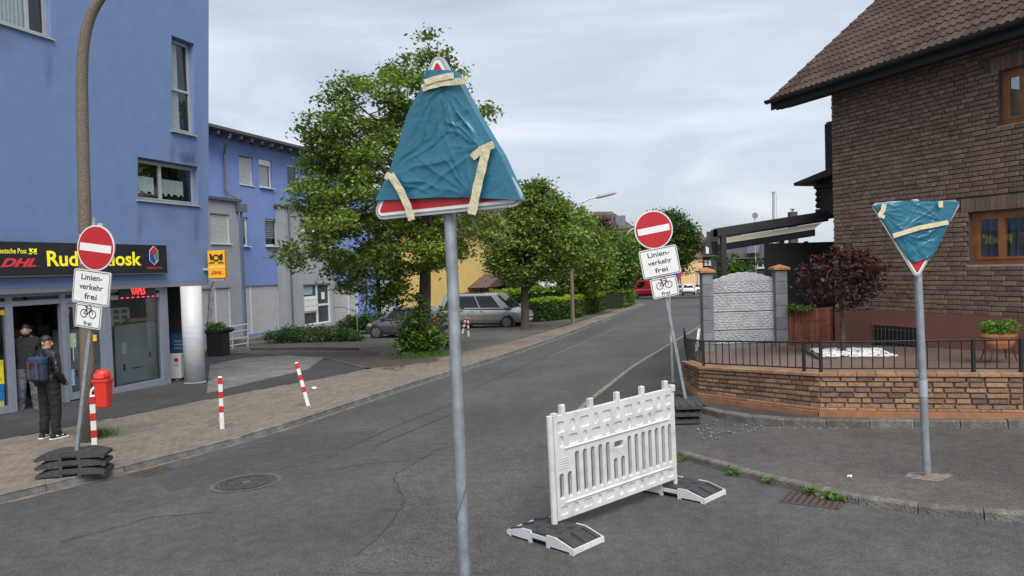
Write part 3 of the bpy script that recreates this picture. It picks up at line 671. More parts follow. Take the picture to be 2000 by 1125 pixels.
def cage(px0, py0, px1, py1, label, words):
    t, w2, h = inside('parcel_cage', label, 'cage', px0, py0, px1, py1, YS+.3, .6, None)
    g = mat('cage_grey', (.20, .22, .225), .55, var=.1, scale=3)
    MB().box(-w2+.05, w2-.06, 0, .03, .12, h-.03).build('front_panel', g, t, bevel=.012)
    MB().box(-w2+.05, w2-.06, .03, .55, .12, .16).build('floor', g, t)
    MB().box(-w2+.05, -w2+.08, .03, .55, .16, h-.06).build('side_panel', g, t); MB().box(w2-.09, w2-.06, .03, .55, .16, h-.06).build('side_panel', g, t)
    MB().tube([(-w2+.03, -.02, .0), (-w2+.03, -.02, h-.12), (-w2+.1, -.02, h-.02), (w2-.1, -.02, h), (w2-.03, -.02, h-.1), (w2-.03, -.02, 0)], .016).build('frame', mat('cage_frame', (.03, .03, .032), .5), t)
    for i in range(7): MB().tube([(w2-.07, -.015, .2+i*.1), (w2-.02, -.015, .2+i*.1)], .008, 6).build('rung', MATS['cage_frame'], t)
    MB().box(-w2*.62, -w2*.45, -.006, -.001, h*.60, h*.74).build('note', mat('note', (.35, .42, .33), .7), t)
    MB().box(-w2*.62, -w2*.52, -.004, .0, h*.38, h*.47).build('slot', M_crack, t); MB().box(w2*.52, w2*.6, -.004, 0, h*.5, h*.58).build('slot', M_crack, t)
    dk = mat('print_dark', (.02, .02, .022), .6)
    for s_, z_, hh, wd in words: text('lettering', s_, hh, dk, t, T(-w2*.02, -.004, h*z_), width=wd)
    for xx in (-w2*.8, w2*.75): MB().lathe([(.06, 0), (.06, .03)], 12, M=T(xx, .05, .06) @ RX).build('wheel', MATS['cage_frame'], t)
cage(218, 633, 315, 766, 'grey parcel cage with printed lettering behind the right shop window', [('Eigentum', .40, .05, .35), ('Deutsche Post DHL Group', .21, .055, .95)])
cage(131, 640, 204, 785, 'grey parcel cage behind the glass shop door', [('Eigentum', .30, .05, .3)])
# boxes and a board above the cage
def crate(px0, py0, px1, py1, yo, dep, label, m, nm='parcel_box'):
    t, w2, h = inside(nm, label, 'box', px0, py0, px1, py1, yo, dep, m)
    MB().box(-w2, w2, 0, dep, 0, h).build('carton', m, t, bevel=.008)
    MB().box(-.03, .03, -.002, dep+.002, h-.08, h+.002).build('packing_tape', mat('parcel_tape', (.35, .27, .16), .4), t)
card = mat('cardboard', (.26, .17, .095), .85, var=.15, scale=6)
crate(252, 623, 298, 634, YS+.36, .35, 'brown cardboard parcel lying on the cage behind the right shop window', card)
t, w2, h = inside('notice_rack', 'pale green notice rack hanging behind the right shop window', 'rack', 216, 603, 252, 638, YS+.5, .1, None)
gr_ = mat('rack_pale', (.48, .55, .42), .6)
MB().box(-w2, w2, .03, .05, 0, h).build('back', mat('rack_brown', (.2, .15, .1), .8), t)
for i in range(4): MB().box(-w2, w2, 0, .03, h*i/3.3, h*i/3.3+.06).build('rail', gr_, t)
for i in range(3): MB().box(-w2+i*w2*.93, -w2+i*w2*.93+.07, -.002, .029, 0, h).build('post', gr_, t)
t, w2, h = inside('shelf', 'dark shop shelf with yellow parcels seen through the open kiosk door', 'shelf', 24, 605, 120, 800, 2.9, .5, None)
wd_ = mat('shelf_wood', (.05, .042, .036), .7)
for i in range(4): MB().box(-w2, w2, 0, .5, h*(.12+.28*i), h*(.12+.28*i)+.04).build('board', wd_, t)
for xx in (-w2, 0, w2-.04): MB().box(xx, xx+.04, .01, .49, 0, h+.1).build('upright', wd_, t)
for i, (xx, lv_, c) in enumerate(((-.9, 3, (.45, .30, .02)), (-.2, 3, (.42, .3, .03)), (.5, 3, (.3, .2, .1)), (-.7, 2, (.28, .2, .12)), (.3, 2, (.12, .14, .16)), (-.4, 1, (.3, .2, .12)), (.6, 1, (.1, .1, .12)))):
    o = MB().box(-.28, .28, 0, .3, 0, .2+.05*(i % 3)).build('parcel_box', mat('pb%d' % i, c, .7, var=.2), None, M=FA.M @ T(FA.px(72, 700, 2.9)[0]+xx*w2*.8, 2.95, FA.px(72, 800, 2.9)[1]+h*(.12+.28*lv_)+.041), bevel=.006)
    tag(o, ['wide yellow parcel on the top left of the kiosk shelf', 'yellow parcel in the middle of the top kiosk shelf', 'brown parcel on the right of the top kiosk shelf', 'brown parcel on the left of the second kiosk shelf', 'dark grey parcel on the second kiosk shelf', 'brown parcel on the lower kiosk shelf', 'black parcel on the lower kiosk shelf'][i], 'box', 'parcels on the kiosk shelf')
# LED sign
t, w2, h = inside('led_sign', 'lit red moving-letter sign above the right shop window', 'sign', 232, 557, 305, 581, YS-.075, .05, None)
MB().box(-w2, w2, 0, .05, 0, h).build('housing', mat('led_black', (.01, .01, .011), .4), t)
led = emit('led_red', (.9, .03, .03), 1.1)
text('lettering', 'VAPES', h*.52, led, t, T(0, -.004, h*.52), width=w2*.78, bold=.02)
for i in range(7):
    for zz in (h*.08, h*.9): MB().box(-w2*.92+i*w2*.28, -w2*.92+i*w2*.28+w2*.13, -.004, 0, zz, zz+.018).build('border_light', led, t)
# fascia sign
fz0, fz1 = FA.px(200, 535, -.16)[1], FA.px(200, 476, -.16)[1]; fx1 = FA.px(326, 505, -.16)[0]; fx0 = -14.6
fs = thing('fascia_sign', 'long black kiosk sign with yellow lettering on the blue building', 'sign', M=FA.M @ T(0, 0, fz0)); FHt = fz1-fz0
MB().box(fx0, fx1, -.16, fyA(fz1)+.1 if 0 else -.002, 0, FHt).build('sign_box', mat('sign_black', (.012, .012, .013), .35, var=.2, scale=3), fs, bevel=.008)
MB().box(fx0, fx1+.003, -.163, -.10, -.025, -.001).build('lower_trim', mat('sign_trim', (.09, .09, .1), .5), fs)
ylw = emit('sign_yellow', (.82, .72, .02), .12); redt = emit('sign_red', (.55, .03, .04), .1); whit = mat('white_print', (.75, .75, .75), .5, var=.03)
fx = lambda p: FA.px(p, 505, -.165)[0]
ry0, ry1 = fx(92), fx(276)
for wd_t, pa, pb in (("Rudi's", 92, 182), ('Kiosk', 195, 276)): text('lettering', wd_t, FHt*.47, ylw, fs, T((fx(pa)+fx(pb))/2, -.163, FHt*.48), width=fx(pb)-fx(pa), bold=.03)
text('lettering', 'Deutsche Post', FHt*.155, ylw, fs, T((fx(-8)+fx(53))/2, -.163, FHt*.72), width=fx(53)-fx(-8), bold=.012)
text('lettering', 'DHL', FHt*.24, redt, fs, T((fx(-2)+fx(72))/2, -.163, FHt*.37), width=fx(72)-fx(2), bold=.06, shear=.45)
MB().box(fx(-14), fx(78), -.164, -.161, FHt*.27, FHt*.275).build('logo_stripe', redt, fs)
def horn(par, m, cx, cz, s_, y):
    b = MB(); n = 28
    b.tube([(cx+.26*s_*math.cos(a), y, cz+.1*s_+.26*s_*math.sin(a)) for a in [2*math.pi*i/n for i in range(n+1)]], .07*s_, 6)
    b.prism([(cx+.18*s_, cz+.28*s_), (cx+.62*s_, cz+.5*s_), (cx+.58*s_, cz-.12*s_), (cx+.40*s_, cz-.2*s_), (cx+.3*s_, cz+.0*s_)][::-1], y-.004, y+.004)
    b.prism([(cx-.6*s_, cz+.5*s_), (cx-.42*s_, cz+.48*s_), (cx-.26*s_, cz-.02*s_), (cx-.42*s_, cz-.16*s_), (cx-.56*s_, cz+.05*s_)], y-.004, y+.004)
    for sx in (-1, 1):
        for k in (0, 1, 2): b.prism([(cx+sx*(.12+.17*k)*s_, cz-.26*s_), (cx+sx*(.22+.17*k)*s_, cz-.26*s_), (cx+sx*(.36+.17*k)*s_, cz-.45*s_), (cx+sx*(.24+.17*k)*s_, cz-.45*s_)][::-1 if sx > 0 else 1], y-.004, y+.004)
    return b.build('horn_emblem', m, par)
horn(fs, ylw, fx(65), FHt*.72, FHt*.19, -.166)
hx, hz, hr = fx(301), FHt*.62, FHt*.34
hexa = [(hx+hr*.62*math.cos(rad(a)), hz+hr*math.sin(rad(a))*.95) for a in range(30, 390, 60)]
MB().prism([(hx+(x-hx)*1.1, hz+(z-hz)*1.08) for x, z in hexa], -.164, -.16).build('emblem_outline', whit, fs)
cpt = (hx+hr*.1, hz+hr*.08)
MB().prism([hexa[2], cpt, hexa[0], hexa[1]][::-1] if 0 else [hexa[2], (hx-hr*.02, hz-hr*.02), hexa[0], hexa[1]], -.168, -.163).build('emblem_red', mat('lotto_red', (.5, .03, .04), .5), fs)
MB().prism([hexa[2], hexa[3], hexa[4], (hx+hr*.25, hz-hr*.62), (hx-hr*.02, hz-hr*.02)], -.168, -.163).build('emblem_blue', mat('lotto_blue', (.02, .06, .35), .5), fs)
MB().prism([hexa[0], (hx+hr*.03, hz-hr*.0), (hx+hr*.3, hz-hr*.58), hexa[5]], -.169, -.163).build('emblem_green', mat('lotto_green', (.03, .3, .12), .5), fs)
text('lettering', 'WESTLOTTO', FHt*.075, redt, fs, T(hx, -.163, FHt*.17), width=fx(317)-fx(287), bold=.02)
# white column with advertising wrap
cp_ = G(381, 746, .1)
cl = thing('round_column', 'white round column with faded advertising wrap under the blue overhang', 'column', (cp_.x, cp_.y, cp_.z-.05))
ht = ZB-.12-cp_.z+.05
def wrapmat():
    m, nt, b_ = _nodes('column_wrap'); N = nt.nodes; L = nt.links
    tcn = N.new('ShaderNodeTexCoord'); sx = N.new('ShaderNodeSeparateXYZ'); L.new(tcn.outputs['Object'], sx.inputs[0])
    wv = N.new('ShaderNodeTexNoise'); wv.inputs['Scale'].default_value = 1; mp_ = N.new('ShaderNodeMapping'); mp_.inputs['Scale'].default_value = (3, 3, 13); mp_.inputs['Rotation'].default_value = (0, rad(-38), 0); L.new(tcn.outputs['Object'], mp_.inputs[0]); L.new(mp_.outputs[0], wv.inputs[0])
    r = N.new('ShaderNodeValToRGB'); e = r.color_ramp.elements; e[0].position = .36; e[0].color = (.42, .50, .62, 1); e[1].position = .50; e[1].color = (.54, .54, .55, 1); q = e.new(.62); q.color = (.60, .59, .60, 1); q = e.new(.70); q.color = (.54, .47, .49, 1)
    L.new(wv.outputs['Fac'], r.inputs[0])
    mr = N.new('ShaderNodeMapRange'); mr.inputs['From Min'].default_value = 1.7; mr.inputs['From Max'].default_value = 1.5; L.new(sx.outputs['Z'], mr.inputs[0])
    mx_ = N.new('ShaderNodeMix'); mx_.data_type = 'RGBA'; mx_.inputs['A'].default_value = (.55, .55, .55, 1); L.new(mr.outputs[0], mx_.inputs['Factor']); L.new(r.outputs[0], mx_.inputs['B'])
    L.new(mx_.outputs['Result'], b_.inputs['Base Color']); b_.inputs['Roughness'].default_value = .4; return m
MB().lathe([(.265, 0), (.265, ht)], 36).build('shaft', wrapmat(), cl, smooth=False)
MB().lathe([(.275, 0), (.275, .06)], 36).build('foot_ring', mat('column_foot', (.45, .45, .43), .8, dirt=.6), cl)
for o in cl.children: o.data.polygons.foreach_set('use_smooth', [len(p.vertices) == 4 for p in o.data.polygons])
# yellow post sign on the corner
q = FA.px(422, 516, -.45)
ps = thing('post_sign', 'yellow illuminated sign with black horn emblem at the blue corner', 'sign', M=FA.M @ T(-.05, 0, FA.px(422, 545, -.3)[1]) @ RZ(-rad(18.7)+rad(90)-rad(90)))
pD = ps.matrix_basis.inverted() @ D(407, 545, 20.1); pE = ps.matrix_basis.inverted() @ D(439, 489, 20.1)
pw = .47; phh = .78
ps.matrix_basis = T(*D(407, 544, 20.05)) @ RZ(rad(4))
yl_ = mat('post_yellow', (.78, .38, .01), .4, var=.05)
MB().box(0, pw, 0, .16, 0, phh).build('sign_box', yl_, ps, bevel=.012)
MB().box(-.002, pw+.002, -.003, .161, phh*.40, phh*.415).build('divider', whit, ps)
MB().box(.05, pw-.05, .04, .12, -.06, .0).build('bracket', M_alu, ps); MB().box(-.35, .02, .05, .11, phh*.3, phh*.38).build('wall_arm', M_alu, ps)
blk = mat('print_black', (.012, .012, .012), .5)
horn(ps, blk, pw*.5, phh*.70, .30, -.004)
text('lettering', 'DHL', .075, mat('dhl_red', (.45, .01, .02), .4), ps, T(pw*.5, -.004, phh*.2), width=.3, bold=.06, shear=.45)
MB().box(.02, pw-.02, -.004, -.001, phh*.145, phh*.152).build('logo_stripe', MATS['dhl_red'], ps)

# ---------- second blue building set back behind the forecourt
xb, yb = D(525, 455, 36).x, 36.0
FB = Frame(xb, yb, math.sin(rad(18.7)), math.cos(rad(18.7)))
bB = thing('apartment_house', 'blue and grey apartment house with roller shutters behind the forecourt', 'building', M=FB.M)
bp = FB.px
XB0 = bp(424, 400)[0]-1.5; XB1 = bp(735, 560)[0]
ztop = bp(505, 281)[1]
def R4(x0, y0, x1, y1, yo=0.0):
    xm, ym = (x0+x1)/2, (y0+y1)/2
    return bp(x0, ym, yo)[0], bp(x1, ym, yo)[0], bp(xm, y1, yo)[1], bp(xm, y0, yo)[1]
W = dict(a=R4(467, 304, 494, 361), b=R4(506, 312, 531, 367), c=R4(561, 322, 583, 371), e=R4(518, 428, 543, 481), f=R4(471, 424, 485, 481), g=R4(476, 557, 547, 650), h=R4(640, 556, 700, 628))
hb = [(*v, .14) for v in W.values()]
zgB = -1.6
MBw = wall_holes(XB0, XB1, zgB, ztop, hb)
MBw.box(XB0, XB1, 6, 6.1, zgB, ztop).add([(XB1, 0, zgB), (XB1, 6, zgB), (XB1, 6, ztop), (XB1, 0, ztop)], [(0, 1, 2, 3)])
MBw.build('wall', mat('blue_render_light', (.18, .26, .53), .9, var=.06, scale=1, bump=.3, bscale=40), bB)
for k in 'a': shutter(bB, *W[k], .1, pitch=.07)
def blind(w_, v, y):
    n = 9
    for i in range(n): MB().box(v[0]+.08, v[1]-.08, y, y+.01, lerp(v[2], v[3], .3+.7*i/n), lerp(v[2], v[3], .3+.7*(i+.55)/n)).build('blind_slat', M_curt, w_)
window(bB, *W['b'], .1, cur=lambda w_: (curtain(W['b'][0]+.1, W['b'][1]-.1, W['b'][2]+.1, W['b'][3]-.1, .2, parent=w_), MB().box(W['b'][0], W['b'][1], .06, .1, W['b'][3]-.28, W['b'][3]-.01).build('shutter_box', M_pvc, w_)))
window(bB, *W['c'], .1)
window(bB, *W['e'], .1, cur=lambda w_: blind(w_, W['e'], .15)); window(bB, *W['f'], .1, cur=lambda w_: blind(w_, W['f'], .15))
shutter(bB, *W['g'], .08, pitch=.075, sill=False, split=lerp(W['g'][0], W['g'][1], .22)); shutter(bB, *W['h'], .08, pitch=.075, sill=False, split=lerp(W['h'][0], W['h'][1], .7))
# grey bays
def bay(x0, x1, z1, pr, holes_=()):
    b = wall_holes(x0, x1, zgB, z1, holes_)
    b.v = [(x, y-pr, z) for x, y, z in b.v]
    b.add([(x0, -pr, zgB), (x0, .02, zgB), (x0, .02, z1), (x0, -pr, z1)], [(3, 2, 1, 0)]).add([(x1, -pr, zgB), (x1, .02, zgB), (x1, .02, z1), (x1, -pr, z1)], [(0, 1, 2, 3)])
    by = b.build('grey_bay', M_greyr, bB)
    MB().box(x0-.12, x1+.12, -pr-.14, .02, z1, z1+.13).build('bay_roof', mat('zinc', (.10, .105, .11), .5, metal=.4), by)
    return by
pr1 = .7
b1 = bp(468, 480, -pr1)[0]; z1a = bp(445, 393, -pr1)[1]
s1 = (bp(421, 445, -pr1)[0]-.3, bp(449, 445, -pr1)[0], bp(436, 476, -pr1)[1], bp(436, 418, -pr1)[1]); s2 = (bp(400, 600, -pr1)[0]-.3, bp(452, 600, -pr1)[0], bp(436, 640, -pr1)[1], bp(436, 562, -pr1)[1])
bay(XB0, b1, z1a, pr1, [(*s1, .12), (*s2, .12)])
bB_c = bB
for sh in (s1, s2):
    w_ = shutter(bB, *sh, .08-pr1, pitch=.075, sill=sh is s1, split=None if sh is s1 else bp(424, 600, -pr1)[0])
x2, x3 = bp(557, 500, -.5)[0], bp(655, 590, -.5)[0]; z2a = bp(590, 408, -.5)[1]
dh = (bp(594, 600, -.5)[0], bp(648, 600, -.5)[0], bp(620, 633, -.5)[1], bp(620, 554, -.5)[1])
wv_ = (bp(586, 450, -.5)[0], bp(615, 450, -.5)[0], bp(600, 452, -.5)[1], bp(600, 425, -.5)[1])
bay(x2, x3, z2a, .5, [(*dh, .2), (*wv_, .12)])
window(bB, *wv_, -.42)
# entrance with letterboxes
def entrance():
    x0, x1, z0, z1 = dh; y = -.36; xm = lerp(x0, x1, .54); b = MB()
    for q in ((x0, x1, z0, z0+.07), (x0, x1, z1-.08, z1), (x0, x0+.08, z0+.07, z1-.08), (x1-.08, x1, z0+.07, z1-.08), (xm-.07, xm+.07, z0+.07, z1-.08), (x0+.08, xm-.07, lerp(z0, z1, .30), lerp(z0, z1, .34)), (x0+.08, xm-.07, lerp(z0, z1, .66), lerp(z0, z1, .7)), (xm+.07, x1-.08, lerp(z0, z1, .44), lerp(z0, z1, .49))):
        b.box(q[0], q[1], y, y+.08, q[2], q[3])
    d_ = b.build('entrance_door', M_pvc, bB)
    MB().box(x0+.02, x1-.02, y+.04, y+.05, z0+.02, z1-.02).build('pane', mat('door_panel', (.06, .065, .07), .25, var=.3, scale=3), d_)
    bx_ = MB().box(x0+.08, xm-.07, y-.05, y+.03, lerp(z0, z1, .34), lerp(z0, z1, .66)).build('letterbox_panel', M_pvc, d_)
    for i in range(8):
        cx = lerp(x0+.14, xm-.13, (i % 4)/3); cz = lerp(z0, z1, .46 if i < 4 else .6)
        MB().box(cx-.08, cx+.08, y-.055, y-.05, cz-.012, cz+.012).build('letter_slot', blk, d_)
    MB().box(lerp(xm, x1, .4), lerp(xm, x1, .66), y+.03, y+.038, lerp(z0, z1, .6), lerp(z0, z1, .78)).build('notice', whit, d_)
    MB().box(x0+.1, lerp(x0, xm, .75), y+.03, y+.038, lerp(z0, z1, .74), lerp(z0, z1, .94)).build('company_plate', mat('plate', (.3, .42, .46), .5, var=.5, scale=18), d_)
    MB().tube([(xm+.03, y-.05, lerp(z0, z1, .42)), (xm+.03, y-.05, lerp(z0, z1, .52))], .015).build('handle', M_alu, d_)
entrance()
# eaves, gutter, downpipe
MB().box(XB0-.3, XB1+.3, -.75, 6.3, ztop, ztop+.16).build('roof', mat('roof_slab', (.07, .07, .075), .7), bB)
MB().box(XB0-.3, XB1+.3, -.85, -.751, ztop+.04, ztop+.17).build('gutter', MATS['zinc'], bB)
for i in range(int((XB1-XB0)/.75)):
    MB().prism([(XB0+.2+i*.75, ztop-.16), (XB0+.34+i*.75, ztop-.16), (XB0+.34+i*.75, ztop-.001), (XB0+.2+i*.75, ztop-.001)], -.68, 0).build('rafter_end', mat('rafter', (.22, .22, .23), .7), bB)
pz = mat('pipe_zinc', (.17, .175, .18), .5, metal=.5, var=.15)
def bpt(x, y, yo): a = bp(x, y, yo); return (a[0], yo, a[1])
MB().tube([bpt(448, 268, -.8), bpt(440, 282, -.5), bpt(438, 300, -.12), bpt(441, 370, -.12), bpt(446, 378, -.2), bpt(466, 388, -.75), bpt(469, 396, -.8), bpt(470, 410, -.8)], .05, 10).build('downpipe', pz, bB)
MB().box(*[bp(463, 410, -.8)[0], bp(477, 410, -.8)[0]], -.98, -.72, bp(470, 414, -.8)[1], bp(470, 399, -.8)[1]).build('rain_hopper', pz, bB)
MB().tube([bpt(471, 414, -.8), (bp(471, 414, -.8)[0], -.8, zgB)], .05, 10).build('downpipe', pz, bB)
MB().tube([(x2+.35, -.57, z2a), (x2+.35, -.57, zgB)], .045, 10).build('downpipe', pz, bB)
MB().lathe([(.05, 0), (.05, .22)], 10, M=T(x3+.14, -.1, bp(655, 565, 0)[1])).build('wall_lamp', M_pvc, bB)
# grey annex behind the tree and yellow house further up the street
FC = Frame(*(FB.M @ Vector((XB1, -.6, 0))).to_2d(), math.sin(rad(18.7)), math.cos(rad(18.7)))
bC = thing('grey_annex', 'pale grey rendered annex with shutters beside the blue apartment house', 'building', M=FC.M)
cx1 = FC.px(778, 560)[0]; zc = 6.2
sg = (FC.px(748, 590)[0], FC.px(772, 590)[0], FC.px(760, 612)[1]-.3, FC.px(760, 545)[1])
wall_holes(0, cx1, -2, zc, [(*sg, .1)]).box(0, cx1, 5, 5.1, -2, zc).build('wall', M_greyr, bC); shutter(bC, *sg, .06, pitch=.08, sill=False)
MB().box(-.2, cx1+.2, -.4, 5.4, zc, zc+.2).build('roof', MATS['roof_slab'], bC)
M_yel = mat('yellow_render', (.70, .50, .16), .9, var=.06, scale=1, bump=.3)
FY = Frame(*(FC.M @ Vector((cx1+.05, .3, 0))).to_2d(), math.sin(rad(18.7)), math.cos(rad(18.7)))
bY = thing('yellow_house', 'yellow rendered house with timber porch behind the parked cars', 'building', M=FY.M)
y1 = FY.px(1003, 560)[0]; wy = [(FY.px(a, 560)[0], FY.px(b_, 560)[0], FY.px((a+b_)/2, 583)[1], FY.px((a+b_)/2, 552)[1]) for a, b_ in ((925, 945), (979, 993))]
zy = 5.4
wall_holes(0, y1, -2.2, zy, [(*v, .12) for v in wy]).box(0, y1, 6, 6.1, -2.2, zy).add([(y1, 0, -2.2), (y1, 6, -2.2), (y1, 6, zy), (y1, 0, zy)], [(0, 1, 2, 3)]).build('wall', M_yel, bY)
for v in wy: window(bY, *v, .1, n=2)
rf = MB().prism([(-.4, zy), (y1+.4, zy), (y1-1.2, zy+2.6), (1.2, zy+2.6)], -.5, 6.4).build('roof', mat('roof_brown', (.10, .065, .055), .85, var=.2, scale=5, bump=.4), bY)
px0, px1 = FY.px(917, 560)[0], FY.px(975, 560)[0]
por = MB()
zp = FY.px(950, 563)[1]
for a in (px0, px1): por.box(a-.09, a+.09, -1.6, -1.42, -2, zp)
por.box(px0-.2, px1+.2, -1.65, -1.4, zp, zp+.2)
prc = por.build('porch', mat('porch_timber', (.06, .028, .02), .7), bY)
MB().prism([(px0-.5, zp+.2), (px1+.5, zp+.2), ((px0+px1)/2, zp+1.3)], -1.8, 0).build('porch_roof', mat('roof_brown', (.1, .065, .055), .85), prc)
# white shop building past the yellow house
FW = Frame(*D(1044, 560, 66).to_2d(), math.sin(rad(60)), math.cos(rad(60)))
bW = thing('white_shop_building', 'white shop building with tall dark windows behind the bright hedge', 'building', M=FW.M)
ww = FW.px(1113, 560)[0]; zw = FW.px(1060, 535)[1]+3.2
hw_ = [(FW.px(a, 570)[0], FW.px(b_, 570)[0], FW.px((a+b_)/2, 590)[1], FW.px((a+b_)/2, 560)[1]) for a, b_ in ((1047, 1056), (1064, 1073))]
wall_holes(-.3, ww*.62, -2.5, zw, [(*v, .15) for v in hw_]).box(-.3, ww*.62, 6, 6.1, -2.5, zw).box(ww*.62, ww*1.5, 1.6, 6, -2.5, zw).build('wall', mat('white_render', (.68, .68, .67), .85, var=.05, dirt=.2, dirtc=(.4, .4, .4)), bW)
for v in hw_: window(bW, *v, .1, fm=M_alu, gm=M_glassd)
for a in (1046, 1063): MB().box(FW.px(a, 550)[0], FW.px(a+12, 550)[0], -.1, .0, FW.px(a+6, 557)[1], FW.px(a+6, 549)[1]).build('shop_sign', mat('sign_pale', (.55, .6, .64), .5, var=.3, scale=2), bW)
MB().box(ww*.62, ww*1.5, .1, 1.6, FW.px(1095, 552)[1], FW.px(1095, 545)[1]).build('balcony', mat('balcony_dark', (.04, .045, .05), .6), bW)
MB().box(-.6, ww*1.5+.3, -.4, 6.5, zw, zw+.3).build('roof', MATS['roof_slab'], bW)
# ================================================================ RIGHT SIDE: garden, wall, house
WT = [(4.35, 18.5, .12), (3.33, 14.05, .33), (3.18, 12.25, .47), (4.42, 10.3, .61), (6.69, 9.32, .68), (10.2, 7.85, .78)]    # outer top edge of the garden wall
gw = thing('garden_wall', 'low retaining wall of orange and brown bricks with sloped base', 'wall')
M_mort = mat('wall_mortar', (.22, .18, .14), .95, var=.2, scale=20, bump=.4)
M_wb = mat('wall_brick', (.275, .155, .092), .85, var=.25, scale=18, bump=.6, bscale=50, island=.24, dirt=.3, dscale=6, dirtc=(.10, .06, .05))
M_wb2 = mat('wall_brick_dark', (.165, .10, .078), .85, var=.3, scale=18, bump=.6, bscale=50, island=.3)
M_cap = mat('wall_cap', (.30, .17, .10), .85, var=.2, scale=12, bump=.4, island=.2, dirt=.3, dscale=5)
core = MB(); TH = .26
segs = list(zip(WT, WT[1:]))
nb_ = 0
for (x0, y0, t0), (x1, y1_, t1) in segs[1:]:
    d = Vector((x1-x0, y1_-y0, 0)); Ls = d.length; d /= Ls; n = Vector((-d.y, d.x, 0))      # n points into the garden
    b0, b1_ = gz(x0, y0)+.1, gz(x1, y1_)+.1
    P = lambda s_, o_, z: (x0+d.x*s_+n.x*o_, y0+d.y*s_+n.y*o_, z)
    zb = lambda s_: lerp(b0, b1_, s_/Ls); zt_ = lambda s_: lerp(t0, t1, s_/Ls)
    core.add([P(0, .03, zb(0)-.2), P(Ls, .03, zb(Ls)-.2), P(Ls, .03, t1-.05), P(0, .03, t0-.05), P(0, TH, zb(0)-.2), P(Ls, TH, zb(Ls)-.2), P(Ls, TH, t1-.05), P(0, TH, t0-.05)],
             [(0, 1, 2, 3), (7, 6, 5, 4), (3, 2, 6, 7), (0, 3, 7, 4), (1, 5, 6, 2)])
    # rendered base strip, sloped
    MB().add([P(-.01, -.06, zb(0)-.1), P(Ls+.01, -.06, zb(Ls)-.1), P(Ls+.01, -.05, zb(Ls)+.085), P(-.01, -.05, zb(0)+.085), P(-.01, .035, zb(0)+.115), P(Ls+.01, .035, zb(Ls)+.115)],
             [(0, 1, 2, 3), (3, 2, 5, 4)]).build('base_strip', mat('base_orange', (.28, .125, .06), .85, var=.2, scale=5, bump=.3, dirt=.35, dscale=2), gw)
    # bricks
    rows = 6
    s_ = -rnd.uniform(0, .1)
    for r in range(rows):
        s_ = -rnd.uniform(.05, .2)
        while s_ < Ls:
            ln = rnd.choice([.12, .17, .2, .24, .24, .26]); a, c = max(s_, .004), min(s_+ln, Ls-.004); s_ += ln+.012
            if c-a < .04: continue
            zz = lambda q, f: lerp(zb(q)+.125, zt_(q)-.055, f)
            f0, f1 = r/rows, (r+1)/rows; g_ = .006; pr_ = rnd.uniform(.0, .012); c_ = .008
            V = [P(a, .035, zz(a, f0)+g_), P(c, .035, zz(c, f0)+g_), P(c, .035, zz(c, f1)-g_), P(a, .035, zz(a, f1)-g_)]
            W_ = [P(a+c_, .0-pr_+rnd.uniform(-.004, .004), zz(a, f0)+g_+c_), P(c-c_, .0-pr_, zz(c, f0)+g_+c_), P(c-c_, .0-pr_+rnd.uniform(-.004, .004), zz(c, f1)-g_-c_), P(a+c_, -pr_, zz(a, f1)-g_-c_)]
            mbk = MB().add(V+W_, [(0, 1, 5, 4), (1, 2, 6, 5), (2, 3, 7, 6), (3, 0, 4, 7), (4, 5, 6, 7)])
            mbk.build('brick', M_wb2 if rnd.random() < .2 else M_wb, gw); nb_ += 1
    # thin course above the base and cap stones
    k = int(Ls/.24)
    for i in range(k):
        a, c = Ls*i/k+.004, Ls*(i+1)/k-.004
        for nm, za, o0, o1, hh in (('base_course', lambda q: zb(q)+.1, -.035, .04, .035), ('cap_stone', lambda q: zt_(q)-.05, -.025, TH+.02, .05)):
            z_a, z_c = za(a), za(c)
            MB().add([P(a, o0, z_a), P(c, o0, z_c), P(c, o1, z_c), P(a, o1, z_a), P(a, o0, z_a+hh*.8), P(c, o0, z_c+hh*.8), P(c, o1, z_c+hh), P(a, o1, z_a+hh)],
                     [(0, 3, 2, 1), (4, 5, 6, 7), (0, 1, 5, 4), (1, 2, 6, 5), (2, 3, 7, 6), (3, 0, 4, 7)]).build(nm, M_cap, gw)
core.build('core', M_mort, gw)
# railing
rl = thing('railing', 'low black iron railing on top of the garden wall', 'railing')
iron = mat('black_iron', (.012, .012, .013), .45, var=.2)
RH = .43
pp = [Vector((x, y, t)) for x, y, t in WT]
off = []
for i, p in enumerate(pp):
    a = pp[max(i-1, 0)]; c = pp[min(i+1, len(pp)-1)]; d = (c-a); d.z = 0; d.normalize(); off.append(p+Vector((-d.y, d.x, 0))*.1)
for i, (a, c) in enumerate(zip(off, off[1:])):
    Ls = (c-a).length; n = max(2, int(Ls/(.135 if i > 0 else .12)))
    up = Vector((0, 0, 1))
    MB().tube([a+up*RH, c+up*RH], .014, 6).build('top_rail', iron, rl); MB().tube([a+up*.045, c+up*.045], .011, 6).build('bottom_rail', iron, rl)
    for k in range(n):
        p = a.lerp(c, k/n); post = (k == 0) or (i >= 3 and k == n//2 and False)
        if k % 14 == 0: MB().box(p.x-.02, p.x+.02, p.y-.02, p.y+.02, p.z-.01, p.z+RH+.015).build('post', iron, rl)
        else: MB().tube([p+up*.04, p+up*RH], .0085, 5).build('baluster', iron, rl)
